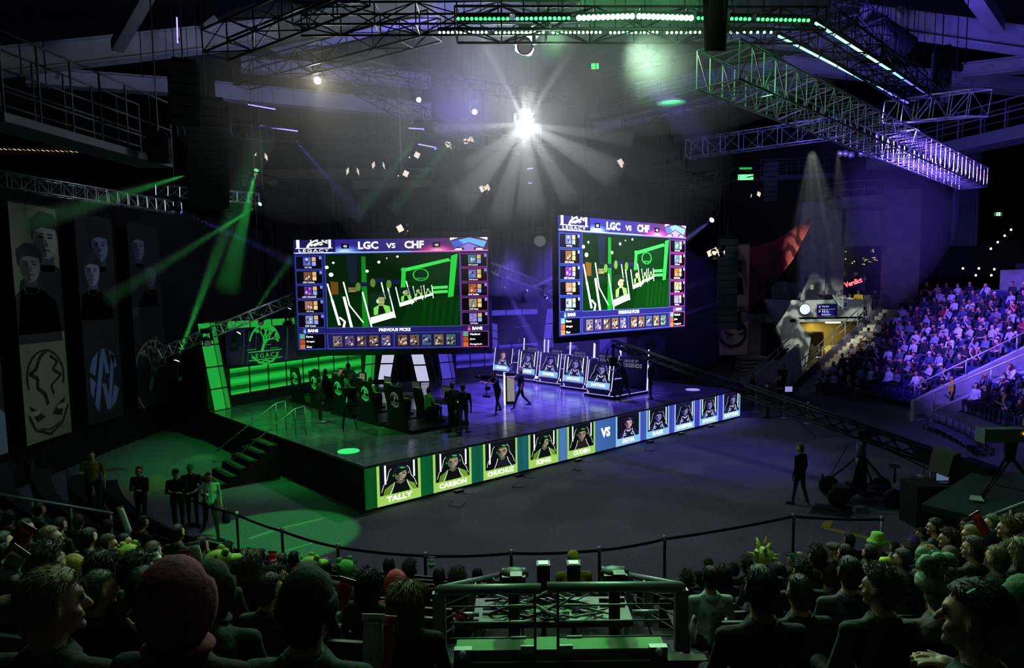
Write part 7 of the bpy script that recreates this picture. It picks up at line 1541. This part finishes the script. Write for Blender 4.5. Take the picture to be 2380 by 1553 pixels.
rzL = math.atan2(e1.y, e1.x)-PI/2; rzR = rzL+PI
ordn = ('nearest', 'second nearest', 'middle', 'second farthest', 'farthest')
LB = []
for i, (u, v) in enumerate(((922, 1003), (853, 985), (790, 968), (735, 952), (690, 938))):
    q = at_z(u, v, SH); p = q+ex*1.2; c, ch = pod('black booth with an open desk and tree emblem board, %s of the left team' % ordn[i], (p.x, p.y, SH), rzL, 'L', i if i else 0)
    ch['label'] = 'black gaming chair with white piping, %s of the left team' % ordn[i]; ch['group'] = 'gaming chairs of the left team'
    o = person('sit_desk', c+ex*.05+V((0, 0, -.02)), rzL, 'left team player with headset, %s to the camera, seated facing right' % ordn[i], ('6a9a3a', '5a8a30', '80b040', '508030', '4a7a30')[i], '12161a', 0, 'short', ('1c1410', '5a4a30', '14100e', '2a1c14', '14100e')[i], group='players of the left team'); headset(o, 'sit_desk', KM)
for i, (u, v, j) in enumerate(((1391, 924, 9), (1333, 907, 8), (1275, 895, 7), (1223, 887, 6), (1166, 878, 5))):
    q = at_z(u, v, SH); p = q+ex*1.35; nm, _, _, _, st = PLAYERS[j]; c, ch = pod('booth with a leaning portrait display over the name %s on the stage' % nm, (p.x, p.y, SH), rzR, 'R', i, st, nm)
    ch['label'] = 'black gaming chair with white piping, %s of the right team' % ordn[i]; ch['group'] = 'gaming chairs of the right team'
    o = person('sit_desk', c-ex*.05+V((0, 0, -.02)), rzR, 'right team player in dark jersey with headset, %s to the camera, seated facing left' % ordn[i], '2a2a4a', '12161a', (0, 1, 0, 0, 1)[i], 'short', '14100e', group='players of the right team'); headset(o, 'sit_desk', KM)
# people standing on the stage
def onstage(key, u, v, rz, lab, hs=None, **k):
    p = at_z(u, v, SH); o = person(key, p, R_(rz), lab, **k)
    if hs: headset(o, key, KM)
    return p
onstage('st_down', 745, 984, -60, 'man in a dark T-shirt and headset standing behind the left team', 1, shirt='141c1a', pants='1c241e', hc='3a2c1c', shoe=mat('shoe_pale', rgb('8a9a8a'), .6))
onstage('st_hip', 812, 935, 10, 'referee in a pale green-lit shirt standing behind the left team, back to the camera', 1, shirt='a8c8b0', pants='14181a')
onstage('st_hold', 1053, 1003, 20, 'man in dark clothes standing at the near left booth, left of his colleague', shirt='101214', pants='101214', hc='3a2416')
onstage('st_down', 1078, 1010, 5, 'man in a black shirt and grey brown trousers standing with his back to the camera', shirt='0c0d10', pants='4a443c', hc='4a2a18')
cmp_ = onstage('st_cam', 1157, 962, 130, 'handheld camera operator in dark clothes facing left in front of the lectern', 1, shirt='141a16', pants='0e140f')
onstage('st_walk', 1211, 950, 100, 'man with fair hair and black clothes walking past the white lectern', shirt='0e0f12', pants='0e0f12', hair='bob', hc='b09a60', ls=True)
p = at_z(1328, 850, SH); onstage('st_hip', 1330, 858, 175, 'referee in a white shirt and dark tie standing behind the right team', 1, shirt='c8c8d4', pants='14161e')
onstage('st_cam', 1452, 928, 60, 'camera operator in black standing wide legged beside the near right booth', shirt='0c0c10', pants='0c0c10')
onstage('st_down', 1512, 928, 75, 'man in a black T-shirt and pale shoes standing at the right end of the booths', shirt='0c0c10', pants='0c0c10', hair='cap', hc='0c0c10', shoe=mat('shoe_pale', rgb('8a9a8a'), .6), ls=False)
# camera rigs
def cam_rig(label, p, d, z):
    t = thing('broadcast_camera', label, 'camera', (p.x, p.y, z), math.atan2(d.y, d.x)); b = MB(); b.box((0, 0, 0), (.45, .16, .2), K); b.box((-.25, 0, 0), (.12, .14, .16), KM); b.build('camera_body', t)
    b = MB(); b.lathe([(.06, .2), (.07, .4), (.08, .48)], KM, 12, rot=M.Rotation(PI/2, 3, 'Y')); b.build('lens', t); b = MB(); b.box((.05, .14, .04), (.16, .1, .1), KM); b.build('viewfinder', t); b = MB(); b.tube([(-.05, 0, .1), (-.05, 0, .17), (.15, 0, .17), (.15, 0, .1)], .012, KM, 5); b.build('handle', t)
    b = MB(); b.tube([(0, 0, -.1), (0, 0, -.75)], .02, KM); b.box((0, 0, -.78), (.3, .1, .08), KM); b.box((-.05, 0, -.45), (.18, .12, .14), K); b.build('stabiliser_post', t)
cam_rig('black camera on a stabiliser post held by the handheld operator left of the lectern', at_z(1132, 958, SH), V((-1, .5, 0)), SH+1.42)
cam_rig('black camera rig hanging in front of the right hand booths beside its operator', at_z(1428, 925, SH), V((-.8, .6, 0)), SH+1.5)
t = thing('tripod_camera', 'small camera on a black tripod between the left team booths', 'camera', at_z(808, 1000, SH)); b = MB(); b.box((0, 0, 1.45), (.3, .18, .18), K, M.Rotation(.5, 3, 'Z')); b.tube([(.1, .05, 1.45), (.3, .12, 1.45)], .05, KM); b.build('camera_body', t)
for a in (0.3, 2.4, 4.5): b = MB(); b.tube([(0, 0, 1.35), (.35*math.cos(a), .35*math.sin(a), 0)], .02, KM); b.build('tripod_leg', t)
b = MB(); b.box((0, 0, 1.1), (.04, .04, .2), em('30c858', .7)); b.build('light_strip', t)
# lectern
q = at_z(1186, 940, SH); t = thing('lectern', 'white lectern panel with a glowing white edge in the middle of the stage', 'lectern', q, .12)
b = MB(); b.box((0, .15, .65), (.42, .3, 1.3), K); b.build('body', t); b = MB(); b.box((.03, -.01, .68), (.32, .02, 1.1), em('c8c4bc', .42)); b.build('front_panel', t); b = MB(); b.box((-.24, -.02, .7), (.07, .06, 1.4), em('ffffff', 1.4)); b.build('light_edge', t); b = MB(); b.box((0, .12, 1.34), (.5, .4, .05), K); b.build('top', t)
tr = thing('trophy', 'small shining silver trophy on top of the lectern', 'trophy', q+V((0.02, .1, 1.365))); b = MB(); b.lathe([(.08, 0), (.07, .03), (.025, .08), (.03, .14), (.1, .3), (.11, .38), (.1, .38)], mat('silver', (.85, .85, .85), .15, 1), 16); b.build('cup', tr)
b = MB()
for s in (-1, 1): b.tube([(s*.1, 0, .34), (s*.16, 0, .3), (s*.14, 0, .22), (s*.06, 0, .2)], .01, mat('silver', (.85, .85, .85), .15, 1), 5)
b.build('handles', tr)
for (u, v, c, lab) in ((810, 1049, '40ff80', 'painted round pool of green beam light on the stage near the front left edge'), (1610, 906, 'a8a0ff', 'painted round pool of violet beam light near the right end of the stage')):
    b = MB(); b.lathe([(.34, 0), (.33, .02), (.1, .03)], em(c, .9), 24); tag(b.build('painted_light_pool', loc=at_z(u, v, SH)), lab, 'painted light pool')  # pools where beams land, put in as glowing discs
# extra lit platform left open in front of the near left booth
b = MB(); P = [at_z(u, v, SH+.03) for u, v in ((966, 1003), (1063, 982))]; b.bar(P[0], P[1], .04, .04, em('38f068', 1.2)); P = [at_z(u, v, SH+.03) for u, v in ((958, 975), (985, 970), (1002, 960))]; b.bar(P[0], P[1], .03, .03, em('30c858', .9)); b.bar(P[1], P[2], .03, .03, em('30c858', .9)); tag(b.build('floor_light_strip'), 'green light strip on the stage floor in front of the near left booth', 'light strip')
# haze hanging around the rig
for c_, r_, dn_, lab in (((.5, 26.5, 11.5), (8, 6.5, 5.6), .016, 'thin haze glowing around the brightest white spotlight'), ((3.6, 17.2, 12.2), (5, 2.4, 2.2), .03, 'green-lit haze around the glaring light bars'),
                         ((-7.3, 25, 12.3), (4, 5, 3.6), .018, 'thin haze around the warm white spotlight'), ((3, 36, 5.), (9, 7, 4.5), .006, 'violet haze over the right half of the stage'), ((15, 33, 9.5), (5, 6, 5), .005, 'thin haze in front of the concourse')):
    b = MB(); b.ell(c_, r_, haze_mat(dn_), 24); o = b.build('haze'); o['kind'] = 'stuff'; o['label'] = lab; o['category'] = 'haze'
